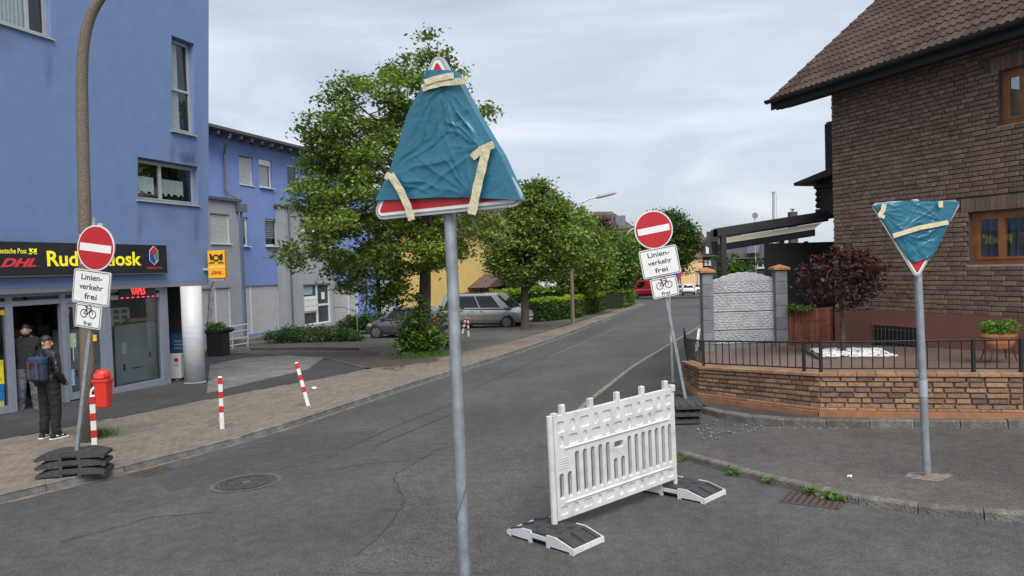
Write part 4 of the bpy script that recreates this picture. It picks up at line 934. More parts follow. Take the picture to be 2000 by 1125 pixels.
# garden surface
GS = [(4.6, 18.4, .25), (3.58, 14.0, .33), (3.42, 12.3, .42), (4.55, 10.55, .53), (6.8, 9.58, .6), (10.3, 8.1, .7), (13, 11, .8), (10.2, 13.6, .68), (7.05, 15.6, .42), (6.0, 18.8, .3)]
cen = (6.8, 12.2, .5)
b = MB().add([cen]+GS, [(0, i+1, (i+1) % len(GS)+1) for i in range(len(GS))])
M_gard = brickmat('garden_paving', (.17, .11, .085), (.125, .085, .07), (.055, .04, .035), 2.2, rad(18), .9, .16)
struct(b.build('terrace', M_gard))
def garden_z(px, py, z): return PZ(px, py, z)

# ---------- brick house
cH = D(1632, 600, 15.3)
FHs = Frame(cH.x, cH.y, math.sin(rad(22)), -math.cos(rad(22)))
hs = thing('brick_house', 'brown brick house with steep tiled roof behind the garden', 'house', M=FHs.M)
hp = FHs.px
zpl = hp(1800, 610)[1]; zev = hp(1760, 112, -.55)[1]; XH1 = 7.0
hw = lambda x0, y0, x1, y1: (hp(x0, (y0+y1)/2)[0], hp(x1, (y0+y1)/2)[0], hp(x0, y1)[1], hp(x0, y0)[1])
w_lo = hw(1892, 416, 2080, 517); w_up = hw(1951, 140, 2080, 246)
ztopw = zev+.35
BL, BH_, JT = .245, .0865, .011
M_hb = mat('house_brick', (.185, .128, .092), .9, var=.25, scale=14, bump=.6, bscale=45, island=.2, c2=(.19, .13, .094), dirt=.4, dirtc=(.055, .043, .038), dscale=5)
fw = wall_holes(0, XH1, zpl, ztopw, [(*w_lo, .16), (*w_up, .16)])
fw.v = [(x, y if y > .05 else y+.012, z) for x, y, z in fw.v]
wall_h = fw.build('front_wall', mat('house_mortar', (.095, .074, .06), .95, var=.2, scale=30), hs)
MB().box(0, .02, .02, 7.5, -1.2, ztopw).box(.02, XH1, 7.4, 7.5, -1.2, ztopw).build('gable_wall', mat('gable_brick', (.14, .085, .055), .9, var=.25, scale=14, bump=.5), hs)
MB().box(-.012, XH1, -.02, .1, -.9, zpl-.001).build('plinth', mat('plinth_red', (.185, .078, .058), .9, var=.08, scale=2, bump=.5, bscale=70, dirt=.15, dscale=2), hs)
bricks = []
for r in range(int((ztopw-zpl)/BH_)):
    z = zpl+r*BH_; s_ = -.06 if r % 2 else 0.0
    while s_ < XH1-.05:
        ln = BL-JT if rnd.random() > .22 else BL/2-JT
        a, c = max(s_, -.012), min(s_+ln, XH1); s_ += ln+JT
        if c-a < .05: continue
        zc_ = z+BH_/2; ok = True
        for h in (w_lo, w_up):
            sol = h[3] < zc_ < h[3]+.26        # soldier course above each window
            if (h[2]-.04 < zc_ < h[3] or sol) and a < h[1]+.02 and c > h[0]-.02 - (.12 if sol else 0):
                if a < h[0]-.09 and not sol: c = h[0]-.003
                else: ok = False
        if ok and c-a > .05: bricks.append((a, c, z, z+BH_-JT))
for h in (w_lo, w_up):
    q = h[0]-.12
    while q < min(h[1], XH1): bricks.append((q, q+.075, h[3]+.012, h[3]+.25)); q += .087
def brick_geo(w_, h_):
    c_ = .006; v = []
    for y, i in ((.02, 0), (-.004, 0), (-.017, c_)):
        v += [(-w_/2+i, y, -h_/2+i), (w_/2-i, y, -h_/2+i), (w_/2-i, y, h_/2-i), (-w_/2+i, y, h_/2-i)]
    v = [(x, y+(rnd.uniform(-.005, .005) if k > 7 else 0), z) for k, (x, y, z) in enumerate(v)]
    f = []
    for k in (0, 4): f += [(k+i, k+(i+1) % 4, k+4+(i+1) % 4, k+4+i) for i in range(4)]
    return v, f+[(8, 9, 10, 11)]
vis = lambda t: onscreen(FHs.M @ Vector(((t[0]+t[1])/2, 0, (t[2]+t[3])/2)))
bricks.sort(key=lambda t: (0 if vis(t) else 1, -(t[0]) + abs(t[2]-zpl-1.2)*.4))
cache = {}; stuff = MB()
for i, (a, c, z0, z1) in enumerate(bricks):
    w_, h_ = round((c-a)/.03)*.03-.005 if abs((c-a)-(BL-JT)) > .002 else c-a, z1-z0
    if i < 300:
        key = (round(w_, 3), round(h_, 3), i % 5)
        if key not in cache: cache[key] = MB().add(*brick_geo(w_, h_)).mesh('brick', M_hb)
        link('brick', cache[key], wall_h, T((a+c)/2, rnd.uniform(-.006, .004), (z0+z1)/2))
    else: stuff.add(*brick_geo(c-a, h_), M=T((a+c)/2, rnd.uniform(-.006, .004), (z0+z1)/2))
o = stuff.build('brick_field', M_hb, wall_h); o['kind'] = 'stuff'
M_wood = mat('window_wood', (.25, .105, .035), .5, var=.25, scale=6)
pleat = mat('curtain_grey', (.16, .17, .20), .9, var=.1)
for h, cu_ in ((w_lo, True), (w_up, False)):
    h2 = (h[0], h[1], h[2]+.0, h[3])
    window(hs, *h2, .09, n=3, fm=M_wood, fw=.085, sillout=-.12, sm=mat('sill_stone', (.36, .30, .26), .8), gm=M_glass if cu_ else M_glassd,
           cur=(lambda w_: curtain(h2[0]+.1, h2[1]-.1, h2[2]+.1, h2[3]-.1, .22, amp=.03, wl=.12, m=pleat, parent=w_)) if cu_ else None)
# cellar window with bars
cw = (hp(1705, 650, -.03)[0], hp(1803, 650, -.03)[0], hp(1705, 672, -.03)[1], hp(1705, 634, -.03)[1])
cg = MB().box(cw[0], cw[1], -.027, -.021, cw[2]-.15, cw[3]).build('cellar_window', mat('cellar_dark', (.012, .012, .014), .4), hs)
MB().box(cw[0]-.02, cw[1]+.02, -.05, -.021, cw[3], cw[3]+.03).build('lintel', MATS['plinth_red'], cg)
for i in range(13): MB().tube([(lerp(cw[0]+.04, cw[1]-.02, i/12), -.045, cw[2]-.15), (lerp(cw[0]+.04, cw[1]-.02, i/12), -.045, cw[3]-.01)], .007, 5).build('bar', mat('bar_iron', (.06, .055, .055), .6), cg)
for f in (.35, .85): MB().tube([(cw[0], -.045, lerp(cw[2]-.1, cw[3], f)), (cw[1], -.045, lerp(cw[2]-.1, cw[3], f))], .008, 5).build('cross_bar', MATS['bar_iron'], cg)
# roof: eave line, verge and tiles
ex0 = hp(1503, 190, -.55)[0]; EY = -.55
# pitch found from the verge: the verge goes up through pixel (1715, 0)
o_ = FHs.I @ CP; d_ = FHs.I.to_3x3() @ ray(1712, 0); t_ = (ex0-o_.x)/d_.x; vp = o_+d_*t_
slope = (vp.z-zev)/(vp.y-EY); slope = min(max(slope, .55), 1.3); ang = math.atan(slope); print('roof pitch', math.degrees(ang), 'eave x', ex0, 'zev', zev, 'dy', vp.y)
RL = 7.2; cs, sn = math.cos(ang), math.sin(ang)
def rp(x, s_, o_=0.0): return (x, EY+s_*cs-o_*sn, zev+s_*sn+o_*cs)
M_rt = mat('roof_tile', (.072, .049, .04), .95, spec=.15, var=.25, scale=12, bump=.3, island=.22, dirt=.25, dirtc=(.05, .045, .04), dscale=3)
X1r = XH1+.5
roof = MB().add([rp(ex0, 0, -.03), rp(X1r, 0, -.03), rp(X1r, RL, -.03), rp(ex0, RL, -.03), rp(ex0, 0, -.16), rp(X1r, 0, -.16), rp(X1r, RL, -.16), rp(ex0, RL, -.16)], [(0, 1, 2, 3), (7, 6, 5, 4), (0, 4, 5, 1), (3, 7, 4, 0), (1, 5, 6, 2)]).build('roof', mat('roof_under', (.022, .018, .016), .8), hs)
TW, TL = .30, .345
def tile_geo():
    n = 8; rows = []
    prof = [(0, .0), (.03, .026), (.065, .026), (.095, -.002), (.15, .0), (.18, .026), (.215, .026), (.245, -.002), (.31, .0)]; n = 9
    top = [[(x, 0, z+.012), (x, TL+.05, z-.012)] for x, z in prof]
    v = [p for r in top for p in r] + [(x, 0, z-.006) for x, z in prof]
    f = [(2*i, 2*i+2, 2*i+3, 2*i+1) for i in range(n-1)] + [(2*n+i, 2*n+i+1, 2*i+2, 2*i) for i in range(n-1)]
    return v, f
TV, TF = tile_geo(); tm = MB().add(TV, TF).mesh('roof_tile', M_rt)
RM = Matrix(((1, 0, 0, 0), (0, cs, -sn, 0), (0, sn, cs, 0), (0, 0, 0, 1)))
tiles = []
for r in range(int(RL/TL)):
    for c in range(int((X1r-ex0)/TW)): tiles.append((ex0+c*TW, r*TL))
vt = lambda t: onscreen(FHs.M @ Vector(rp(t[0]+.15, t[1]+.15)))
tiles.sort(key=lambda t: (0 if vt(t) else 1, (FHs.M @ Vector(rp(*t))).length))
ts = MB()
for i, (x, s_) in enumerate(tiles):
    Mx = T(*rp(x, s_, .0)) @ RM @ RZ(rnd.uniform(-.008, .008))
    if i < 300: link('roof_tile', tm, roof, Mx)
    else: ts.add(TV, TF, Mx)
o = ts.build('tile_field', M_rt, roof); o['kind'] = 'stuff'
gut = MB(); gr_ = [(.075*math.cos(rad(a)), .075*math.sin(rad(a))) for a in range(180, 361, 22)]
rows = [[(x, EY-.07+p[0], zev-.03+p[1]) for p in gr_] for x in (ex0-.03, X1r)]
gut.grid(rows); gut.grid([[(x, EY-.07+p[0]*.93, zev-.028+p[1]*.93) for p in gr_] for x in (ex0-.03, X1r)], flip=True)
gut.build('gutter', mat('gutter_dark', (.035, .034, .036), .5, metal=.3), hs)
MB().box(ex0, X1r, EY+.03, EY+.05, zev-.24, zev-.03).build('fascia_board', MATS['roof_under'], hs)
MB().add([(ex0, EY+.05, zev-.2), (X1r, EY+.05, zev-.2), (X1r, .02, zev-.15), (ex0, .02, zev-.15)], [(3, 2, 1, 0)]).build('eave_soffit', mat('soffit_wood', (.03, .024, .02), .8), hs)
# verge board with scalloped lower edge, under the left roof end
vb = []
for i in range(25):
    s_ = i*.16; vb.append(rp(ex0+.02, s_, -.3-.05*(i % 2)))
MB().add([rp(ex0+.02, i*.16, -.03) for i in range(25)]+vb, [(i, i+1, 26+i, 25+i) for i in range(24)]).build('verge_board', MATS['roof_under'], hs)
for q in (.25, 1.15, 1.9):      # purlin ends that carry the overhang
    MB().prism([(ex0-.0+.1, zev-.16+q*sn*1.0-.22), (.05, zev-.16+q*sn-.22), (.05, zev+q*sn-.2), (ex0+.1, zev+q*sn-.2)], EY+q*cs-.06, EY+q*cs+.06).build('purlin', MATS['soffit_wood'], hs)
for P_ in (((1513, 197), (1519, 206), (1541, 187)), ((1546, 188), (1556, 197), (1571, 180)), ((1573, 181), (1590, 186), (1626, 170))):
    q_ = [hp(*p_, EY+.25) for p_ in P_]
    MB().prism([q_[0], q_[1], q_[2]], EY+.2, EY+.27).build('carved_end', MATS['roof_under'], hs)
# wooden balcony on the gable side
M_bal = mat('dark_timber', (.022, .019, .018), .75, var=.35, scale=8)
yB = 1.0
def hb2(x0, y0, x1, y1, yo): a = hp(x0, y0, yo); c = hp(x1, y1, yo); return a[0], c[0], c[1], a[1]
bal = thing('timber_balcony', 'dark carved timber balcony on the gable of the brick house', 'balcony', M=FHs.M)
q = hb2(1610, 222, 1631, 328, yB)
for i in range(3): MB().box(lerp(q[0], -.03, i/3), lerp(q[0], -.03, (i+.9)/3), yB, yB+.05, q[2], q[3]-(.25 if i == 0 else 0)).build('board', M_bal, bal)
MB().box(q[0], -.03, yB+.05, yB+3, q[2], q[3]-.2).build('side_cladding', M_bal, bal)
r_ = hb2(1571, 333, 1632, 352, yB)
MB().prism([(r_[0], r_[2]+.04), (r_[0]+.02, r_[2]-.03), (-.02, r_[3]-.2), (-.02, r_[3]+.02)], yB-.35, yB+3).build('canopy', M_bal, bal)
v_ = hb2(1597, 352, 1632, 405, yB)
MB().box(v_[0]+.03, -.03, yB+.02, yB+2.6, v_[2], v_[3]).build('parapet', M_bal, bal)
for k in range(4): MB().lathe([(.03, 0), (.07, .06), (.03, .14), (.06, .2), (.03, .28)], 8, M=T(v_[0]+.0, yB, v_[2]+.02+k*.14)).build('carved_knob', M_bal, bal)
MB().box(v_[0]-.05, -.02, yB-.08, yB+2.7, v_[3]-.2, v_[3]-.12).build('rail', M_bal, bal); MB().box(v_[0]-.03, -.02, yB-.06, yB+2.7, v_[2]-.14, v_[2]-.002).build('floor_beam', M_bal, bal)

# ---------- awning terrace roof between house and street
YP = 16.6
pg = thing('terrace_roof', 'black terrace roof with pale fabric strips left of the brick house', 'pergola')
M_anth = mat('anthracite', (.022, .023, .026), .45, var=.15)
def dp(x, y, yy=YP): p = D(x, y, yy); return p
a, c = dp(1393, 447), dp(1640, 408)
def beam(p, q_, w_, h_, y0=0.0): 
    return MB().add([(p.x, p.y+y0, p.z), (q_.x, q_.y+y0, q_.z), (q_.x, q_.y+y0, q_.z-h_), (p.x, p.y+y0, p.z-h_), (p.x, p.y+y0+w_, p.z), (q_.x, q_.y+y0+w_, q_.z), (q_.x, q_.y+y0+w_, q_.z-h_), (p.x, p.y+y0+w_, p.z-h_)],
                    [(3, 2, 1, 0), (4, 5, 6, 7), (0, 1, 5, 4), (2, 3, 7, 6), (1, 2, 6, 5), (3, 0, 4, 7)])
beam(a, c, .12, .19).build('front_beam', M_anth, pg)
DEP = 4.2
SLB = .28
beam(a-Vector((0, 0, SLB)), c-Vector((0, 0, SLB)), .1, .2, DEP).build('rear_beam', M_anth, pg)
ax, cx = a.x, c.x
zl = lambda x: lerp(a.z, c.z, (x-ax)/(cx-ax))
MB().add([(x, y, a.z-.02-(SLB if y > YP+1 else 0)-d) for d in (0, .28) for x, y in ((ax-.06, YP), (ax+.1, YP), (ax+.1, YP+DEP), (ax-.06, YP+DEP))], [(0, 1, 2, 3), (7, 6, 5, 4), (4, 5, 1, 0), (5, 6, 2, 1), (6, 7, 3, 2), (7, 4, 0, 3)]).build('side_beam', M_anth, pg)
MB().box(ax-.16, ax-.062, YP-.05, YP+.3, a.z-.42, a.z-.06).build('box_gutter', mat('gutter_lt', (.04, .04, .045), .4), pg)
for i in (2, ):
    yy = YP+DEP*i/5
    beam(Vector((ax, yy, a.z-.02-SLB*i/5)), Vector((cx, yy, c.z-.02-SLB*i/5)), .06, .055).build('rafter', M_anth, pg)
fab = leafmat('awning_fabric', (.5, .46, .34), (.52, .48, .36), .65)
for i, (y0, y1) in enumerate(((YP+.5, YP+DEP*.38), (YP+DEP*.55, YP+DEP-.3))):
    MB().add([(x, y, zl(x)-.03-SLB*(y-YP)/DEP) for x, y in ((ax+.2, y0), (cx-.1, y0), (cx-.1, y1), (ax+.2, y1))], [(3, 2, 1, 0)]).build('fabric_strip', fab, pg)
MB().add([(ax, YP, a.z+.012), (cx, YP, c.z+.012), (cx, YP+DEP, c.z+.012-SLB), (ax, YP+DEP, a.z+.012-SLB)], [(0, 1, 2, 3)]).build('glass_roof', glass('roof_glass', (.92, .93, .94), .6), pg)
for x, y, yy in ((1414, 470, YP), (1405, 470, YP+DEP), (1528, 455, YP+DEP)):
    p = dp(x, y, yy); MB().box(p.x-.06, p.x+.06, yy+.005, yy+.115, -.2, zl(p.x)-.18-(SLB if yy > YP else 0)).build('post', M_anth, pg)
SHM = Matrix(((1, .29, 0, -.29*YP), (0, 1, 0, 0), (0, 0, 1, 0), (0, 0, 0, 1)))      # the roof follows the street, not the view
for o in pg.children:
    if not o.name.startswith('post'): o.data.transform(SHM)
# anthracite privacy panels
a, c = dp(1497, 476, 17.4), dp(1575, 476, 17.4); e_ = dp(1650, 474, 17.4)
pn = thing('privacy_screen', 'anthracite privacy screen of two tall panels behind the red-leaved tree', 'screen')
for p, q_ in ((a, c), (c, e_)): MB().box(p.x+.01, q_.x-.01, 17.4, 17.44, .2, a.z).build('panel', M_anth, pn)
for p in (a, c, e_): MB().box(p.x-.04, p.x+.04, 17.38, 17.46, .1, a.z+.03).build('post', M_anth, pn)

# ---------- grey stone-look concrete wall with two pillars
sw = thing('stone_panel_wall', 'pale grey moulded stone panel wall between two capped pillars', 'wall')
YW = 15.6
M_stn = mat('stone_panel', (.37, .38, .395), .9, var=.12, scale=6, bump=.3, bscale=60, dirt=.2, dirtc=(.2, .2, .2), dscale=2)
M_pil = mat('pillar_grey', (.155, .165, .18), .85, var=.15, scale=6, bump=.3, bscale=50, island=.15)
M_capo = mat('pillar_cap', (.36, .15, .06), .8, var=.2, scale=8)
def pillar(x0, x1, ytop, yy, label=None):
    p0, p1 = D(x0, 600, yy), D(x1, 600, yy); w_ = p1.x-p0.x; zt_ = D(x0, ytop, yy).z; zb_ = .2; n = 7
    root = MB().box(p0.x+.01, p1.x-.01, yy+.01, yy+w_-.01, zb_-.3, zt_).build('pillar', M_pil, sw)
    hh = (zt_-zb_)/n
    for i in range(n): MB().cbox(p0.x, p1.x, yy, yy+w_, zb_+i*hh+.004, zb_+(i+1)*hh-.004, .008).build('block', M_pil, root)
    cx, cy = (p0.x+p1.x)/2, yy+w_/2; r = w_/2+.05
    MB().add([(cx-r, cy-r, zt_), (cx+r, cy-r, zt_), (cx+r, cy+r, zt_), (cx-r, cy+r, zt_), (cx-r, cy-r, zt_+.045), (cx+r, cy-r, zt_+.045), (cx+r, cy+r, zt_+.045), (cx-r, cy+r, zt_+.045), (cx, cy, zt_+.12)],
             [(3, 2, 1, 0), (0, 1, 5, 4), (1, 2, 6, 5), (2, 3, 7, 6), (3, 0, 4, 7), (4, 5, 8), (5, 6, 8), (6, 7, 8), (7, 4, 8)]).build('cap', M_capo, root)
pillar(1373, 1394, 533, YW-.15); pillar(1516, 1539, 527, YW-.12)
xl, xr = D(1393, 600, YW).x, D(1518, 600, YW).x
zrows = [D(1450, y, YW).z for y in (672, 645, 609, 572)]; ztp = D(1450, 536, YW).z
def stones(x0, x1, z0, z1, arch=False, cols=140, rws=44):
    W_ = x1-x0; H_ = z1-z0; pts = []; r_ = random.Random(int(z0*1000))
    k = 0; nr = 7
    for j in range(nr):
        x = x0-r_.uniform(0, .1)
        while x < x1+.05:
            ln = r_.uniform(.07, .19); pts.append((x+ln/2, z0+(j+.5+r_.uniform(-.2, .2))*H_/nr)); x += ln
    A = np.array(pts); A[:, 1] *= 1.9
    rows = []
    for j in range(rws+1):
        r = []
        for i in range(cols+1):
            x = lerp(x0, x1, i/cols); f = i/cols
            top = z1 + (.17*math.sin(math.pi*f)+.02*abs(math.sin(f*26)) if arch else 0)
            z = lerp(z0+.006, top-.006, j/rws)
            d = np.hypot(A[:, 0]-x, A[:, 1]-z*1.9); d.sort(); e = min(1, (d[1]-d[0])/.035)
            hgt = .024*(1-(1-e)**2)
            if j in (0, rws) or i in (0, cols): hgt = 0
            r.append((x, YW+.06-hgt, z))
        rows.append(r)
    b_ = MB().grid(rows); x_ = rows[-1]
    b_.add([p for p in x_]+[(p[0], YW+.12, p[2]) for p in x_], [(i, i+1, len(x_)+i+1, len(x_)+i) for i in range(len(x_)-1)])
    b_.add([(x0, YW+.12, z0), (x1, YW+.12, z0), (x1, YW+.12, z1), (x0, YW+.12, z1)], [(3, 2, 1, 0)])
    o = b_.build('panel', M_stn, sw, smooth=True)
for i in range(3): stones(xl, xr, zrows[i], zrows[i+1])
stones(xl, xr, zrows[3], ztp-.13, arch=True)
MB().box(xl, xr, YW+.02, YW+.11, zrows[0]-.4, zrows[0]).build('plinth_board', M_pil, sw)
# white board leaning at the left end
p = D(1368, 676, 15.0)
o = MB().prism([(0, 0), (.12, .0), (.30, .46), (.22, .46)], 0, .03).build('white_board', mat('white_board', (.66, .66, .65), .5), None, M=T(p.x-.04, 15.2, .36) @ RZ(rad(55)))
tag(o, 'white board leaning behind the railing corner by the grey pillar', 'board')
# brown bamboo fence
bf = thing('reed_fence', 'reddish brown reed screen fence beside the stone panel wall', 'fence')
M_reed = mat('reed', (.15, .048, .03), .8, var=.3, scale=10, island=.3)
xa, xb_ = D(1541, 640, 15.5).x, D(1638, 640, 15.5).x; za, zb_ = .3, D(1590, 601, 15.5).z
n = 26
for i in range(n):
    x = lerp(xa, xb_, (i+.5)/n); MB().lathe([(.042, 0), (.044, (zb_-za)*.5), (.04, zb_-za+rnd.uniform(-.02, .02))], 8, M=T(x, 15.5+rnd.uniform(-.01, .01), za)).build('reed', M_reed, bf)
for f in (.3, .7): MB().tube([(xa, 15.455, lerp(za, zb_, f)), (xb_, 15.455, lerp(za, zb_, f))], .006, 5).build('wire', MATS['bar_iron'], bf)
MB().box(xb_, xb_+.06, 15.46, 15.54, za, zb_+.02).build('post', mat('post_pale', (.42, .38, .33), .8), bf)
# low edging pickets right of the small tree
for i in range(5):
    p = PZ(1660+i*9, 664+0*i, .45)
    o = MB().lathe([(.05, 0), (.05, .28+.03*i), (.03, .31+.03*i)], 8, M=T(p.x, 14.6-i*.12, .35)).build('edging_stake', mat('plinth_red', (.185, .078, .058)), None)
    tag(o, ['shortest', 'second shortest', 'middle-sized', 'second tallest', 'tallest'][i]+' red edging stake by the cellar window', 'stake', 'edging stakes by the cellar window')
# ================================================================ STREET OBJECTS
from mathutils import noise as mn
M_galv = mat('galvanised', (.33, .36, .385), .5, metal=.6, var=.2, scale=14, bump=.08, dirt=.3, dirtc=(.16, .17, .18), dscale=5)
M_lip = mat('sign_lip', (.45, .46, .47), .45, metal=.3, var=.08)
M_swhite = mat('sign_white', (.70, .70, .69), .45, var=.04, dirt=.12, dirtc=(.45, .43, .4), dscale=6)
M_sred = mat('sign_red_film', (.42, .014, .02), .4, var=.08)
M_tape = mat('masking_tape', (.56, .51, .33), .6, var=.12, scale=25, bump=.3, bscale=60)
M_rub = mat('recycled_rubber', (.042, .042, .043), .8, var=.35, scale=20, bump=.5, bscale=70, dirt=.35, dirtc=(.07, .068, .062), dscale=3)
M_footw = mat('foot_white', (.55, .58, .59), .5, var=.06, dirt=.5, dirtc=(.35, .35, .35), dscale=6)
def bagmat():
    m, nt, b = _nodes('blue_plastic'); N = nt.nodes; L = nt.links
    b.inputs['Base Color'].default_value = (.018, .125, .19, 1); b.inputs['Roughness'].default_value = .29; b.inputs['Specular IOR Level'].default_value = .6
    tc = N.new('ShaderNodeTexCoord'); mp = N.new('ShaderNodeMapping'); mp.inputs['Rotation'].default_value = (0, rad(28), 0); mp.inputs['Scale'].default_value = (4, 4, 9); L.new(tc.outputs['Object'], mp.inputs[0])
    no = N.new('ShaderNodeTexNoise'); no.inputs['Scale'].default_value = 1.6; no.inputs['Detail'].default_value = 4; no.inputs['Distortion'].default_value = 1.2; L.new(mp.outputs[0], no.inputs[0])
    bp = N.new('ShaderNodeBump'); bp.inputs['Strength'].default_value = .22; bp.inputs['Distance'].default_value = .02; L.new(no.outputs['Fac'], bp.inputs['Height']); L.new(bp.outputs[0], b.inputs['Normal']); return m
M_bag = bagmat()
def rtri(side, r, up=True, inset=0.0, n=5):
    """rounded equilateral triangle outline (x,z) centred on its centroid, ccw seen from -y"""
    R_ = side/math.sqrt(3)-2*r; P = []; rr = max(r-inset, .004)
    for k in range(3):
        a0 = 90+120*k if up else -90+120*k
        cx, cz = R_*math.cos(rad(a0)), R_*math.sin(rad(a0))
        for i in range(n+1):
            a = rad(a0-60+120*i/n); P.append((cx+rr*math.cos(a), cz+rr*math.sin(a)))
    return P
def tri_sign(par, up, M, s_=.93):
    r = .045
    pl = MB().prism(rtri(s_, r, up), -.012, .004).build('sign_plate', M_lip, par, M=M)
    MB().prism(rtri(s_, r, up, .012), -.0145, -.012).build('rim_groove', mat('rim_dark', (.22, .23, .24), .5), pl)
    MB().prism(rtri(s_, r, up, .018), -.016, -.0125).build('white_border', M_swhite, pl)
    MB().prism(rtri(s_, r, up, .034), -.0175, -.013).build('red_band', M_sred, pl)
    return pl
def bag(name, label, Fr, rows, base=-.02, seed=0.0, nx=90, nz=90, amp=.02, pulls=()):
    """creased thin plastic cover; rows = [(pixel y, pixel x left, pixel x right)] on the sign plane; pulls = pixel points where tape gathers the film"""
    t = thing(name, label, 'plastic cover', M=Fr.M); r_ = random.Random(int(seed*100)+3)
    y0, y1 = rows[0][0], rows[-1][0]; front = []; back = []
    lines = []
    for k in range(34):        # random sharp creases, mostly running up to the right
        py = r_.uniform(y0, y1); xl_, xr_ = interp(rows, py); c = Fr.px(r_.uniform(xl_, xr_), py, base)
        a = rad(r_.gauss(22, 26)) if r_.random() < .72 else rad(r_.uniform(60, 125)); lines.append((c[0], c[1], math.cos(a), math.sin(a), r_.uniform(.06, .22), r_.uniform(.35, 1)*r_.choice((1, 1, -1)), r_.uniform(.006, .03)))
    for (qx, qy) in pulls:     # folds fanning out from a taped point
        c = Fr.px(qx, qy, base); cc = Fr.px((rows[-1][1]+rows[-1][2])/2, (y0+y1)/2, base); a0 = math.atan2(cc[1]-c[1], cc[0]-c[0])
        for k in range(7):
            a = a0+rad(-48+16*k+r_.uniform(-5, 5)); l = r_.uniform(.12, .26); lines.append((c[0]+math.cos(a)*l, c[1]+math.sin(a)*l, math.cos(a), math.sin(a), l, r_.uniform(.5, 1.1), r_.uniform(.006, .016)))
    for j in range(nz+1):
        py = lerp(y0, y1, j/nz); xl_, xr_ = interp(rows, py); rf = []; rb = []
        for i in range(nx+1):
            f = i/nx; x, z = Fr.px(lerp(xl_, xr_, f), py+3*math.sin(f*5+seed)*(j/nz), base)
            wv = .9*mn.noise(Vector((x*3.2+seed, z*3.2-x*1.5, seed)))
            wx, wz = x+.02*mn.noise(Vector((x*9, z*9, seed))), z+.02*mn.noise(Vector((x*9, z*9, seed+5)))
            for lx, lz, ca_, sa_, l, hgt, wd in lines:
                dx, dz = wx-lx, wz-lz; al = dx*ca_+dz*sa_
                if abs(al) > l: continue
                d = abs(-dx*sa_+dz*ca_)
                if d < wd*4: wv += hgt*math.exp(-d/wd)*(1-(al/l)**2)
            e = min(1, 5*min(f, 1-f)+.12)
            rf.append((x, base-.006-amp*(.6+.5*wv)*e, z)); rb.append((x, .03+.01*e, z))
        front.append(rf); back.append(rb)
    b = MB().grid(front); b.grid(back, flip=True)
    edge = [front[j][0] for j in range(nz+1)]; edb = [back[j][0] for j in range(nz+1)]; b.grid([edb, edge], flip=True)
    edge = [front[j][-1] for j in range(nz+1)]; edb = [back[j][-1] for j in range(nz+1)]; b.grid([edge, edb], flip=True)
    b.grid([back[0], front[0]]); b.grid([front[-1], back[-1]])
    b.build('film', M_bag, t, smooth=True)
    return t
def tape(par, Fr, pts, wpx, y, seed=1.0):
    """strip of tape along pixel points on the sign plane, slightly crumpled"""
    L_ = []; R_ = []; P = []
    for a, c in zip(pts, pts[1:]):
        for k in range(10): P.append((lerp(a[0], c[0], k/10), lerp(a[1], c[1], k/10)))
    P.append(pts[-1]); n = len(P)
    for i, p in enumerate(P):
        q0, q1 = P[max(i-1, 0)], P[min(i+1, n-1)]; dx, dy = q1[0]-q0[0], q1[1]-q0[1]; l = math.hypot(dx, dy) or 1
        w_ = wpx/2*(1+.035*math.sin(i*.9+seed)); nx_, ny_ = -dy/l*w_, dx/l*w_
        a = Fr.px(p[0]+nx_, p[1]+ny_, y); c = Fr.px(p[0]-nx_, p[1]-ny_, y); k = .0012*math.sin(i*.8+seed)
        L_.append((a[0], y+k, a[1])); R_.append((c[0], y-k, c[1]))
    o = MB().grid([L_, R_]).build('tape', M_tape, par); sd_ = o.modifiers.new('s', 'SOLIDIFY'); sd_.thickness = .0015; return o
def post(par, L_, r=.03, cap=True, rmax=None):
    MB().tube([(0, 0, 0), (0, 0, L_)], r, 20).build('pole', M_galv, par, smooth=False)
    o = par.children[-1]
    if cap: MB().lathe([(r+.004, L_-.03), (r+.004, L_+.012), (r*.6, L_+.018)], 16).build('pole_cap', mat('cap_black', (.02, .02, .02), .5), par)

# ---------- covered triangle in front
YC = 3.6
pt = D(866, 115, YC); pbm = D(908, 1125, YC)
dirp = (pt-pbm).normalized(); gzc = gz(pbm.x, pbm.y); base = pbm+dirp*((gzc-pbm.z)/dirp.z)
lenp = (pt-base).length
Mp = Matrix.Translation(base) @ Vector((0, 0, 1)).rotation_difference(dirp).to_matrix().to_4x4()
cs_ = thing('warning_sign', 'triangular road sign on a grey pole, mostly wrapped in blue plastic', 'road sign', M=Mp)
post(cs_, lenp-.03, .0305, cap=False)
MB().tube([(0, 0, lenp-.06), (0, 0, lenp+.0)], .0345, 16).build('tape_wrap', mat('black_tape', (.012, .012, .012), .6), cs_)
seam = MB().tube([(.0305*math.cos(a*2.2), .0305*math.sin(a*2.2)-.002, .4+a*.16) for a in [k*.12 for k in range(60)]], .0016, 4).build('spiral_seam', mat('seam_dark', (.10, .11, .12), .5, metal=.5), cs_)
yaw = rad(-30)
zc_ = D(872, 312, YC).z
FC1 = Frame(D(876, 320, YC-.06).x, YC-.07, math.cos(yaw), math.sin(yaw), 0)
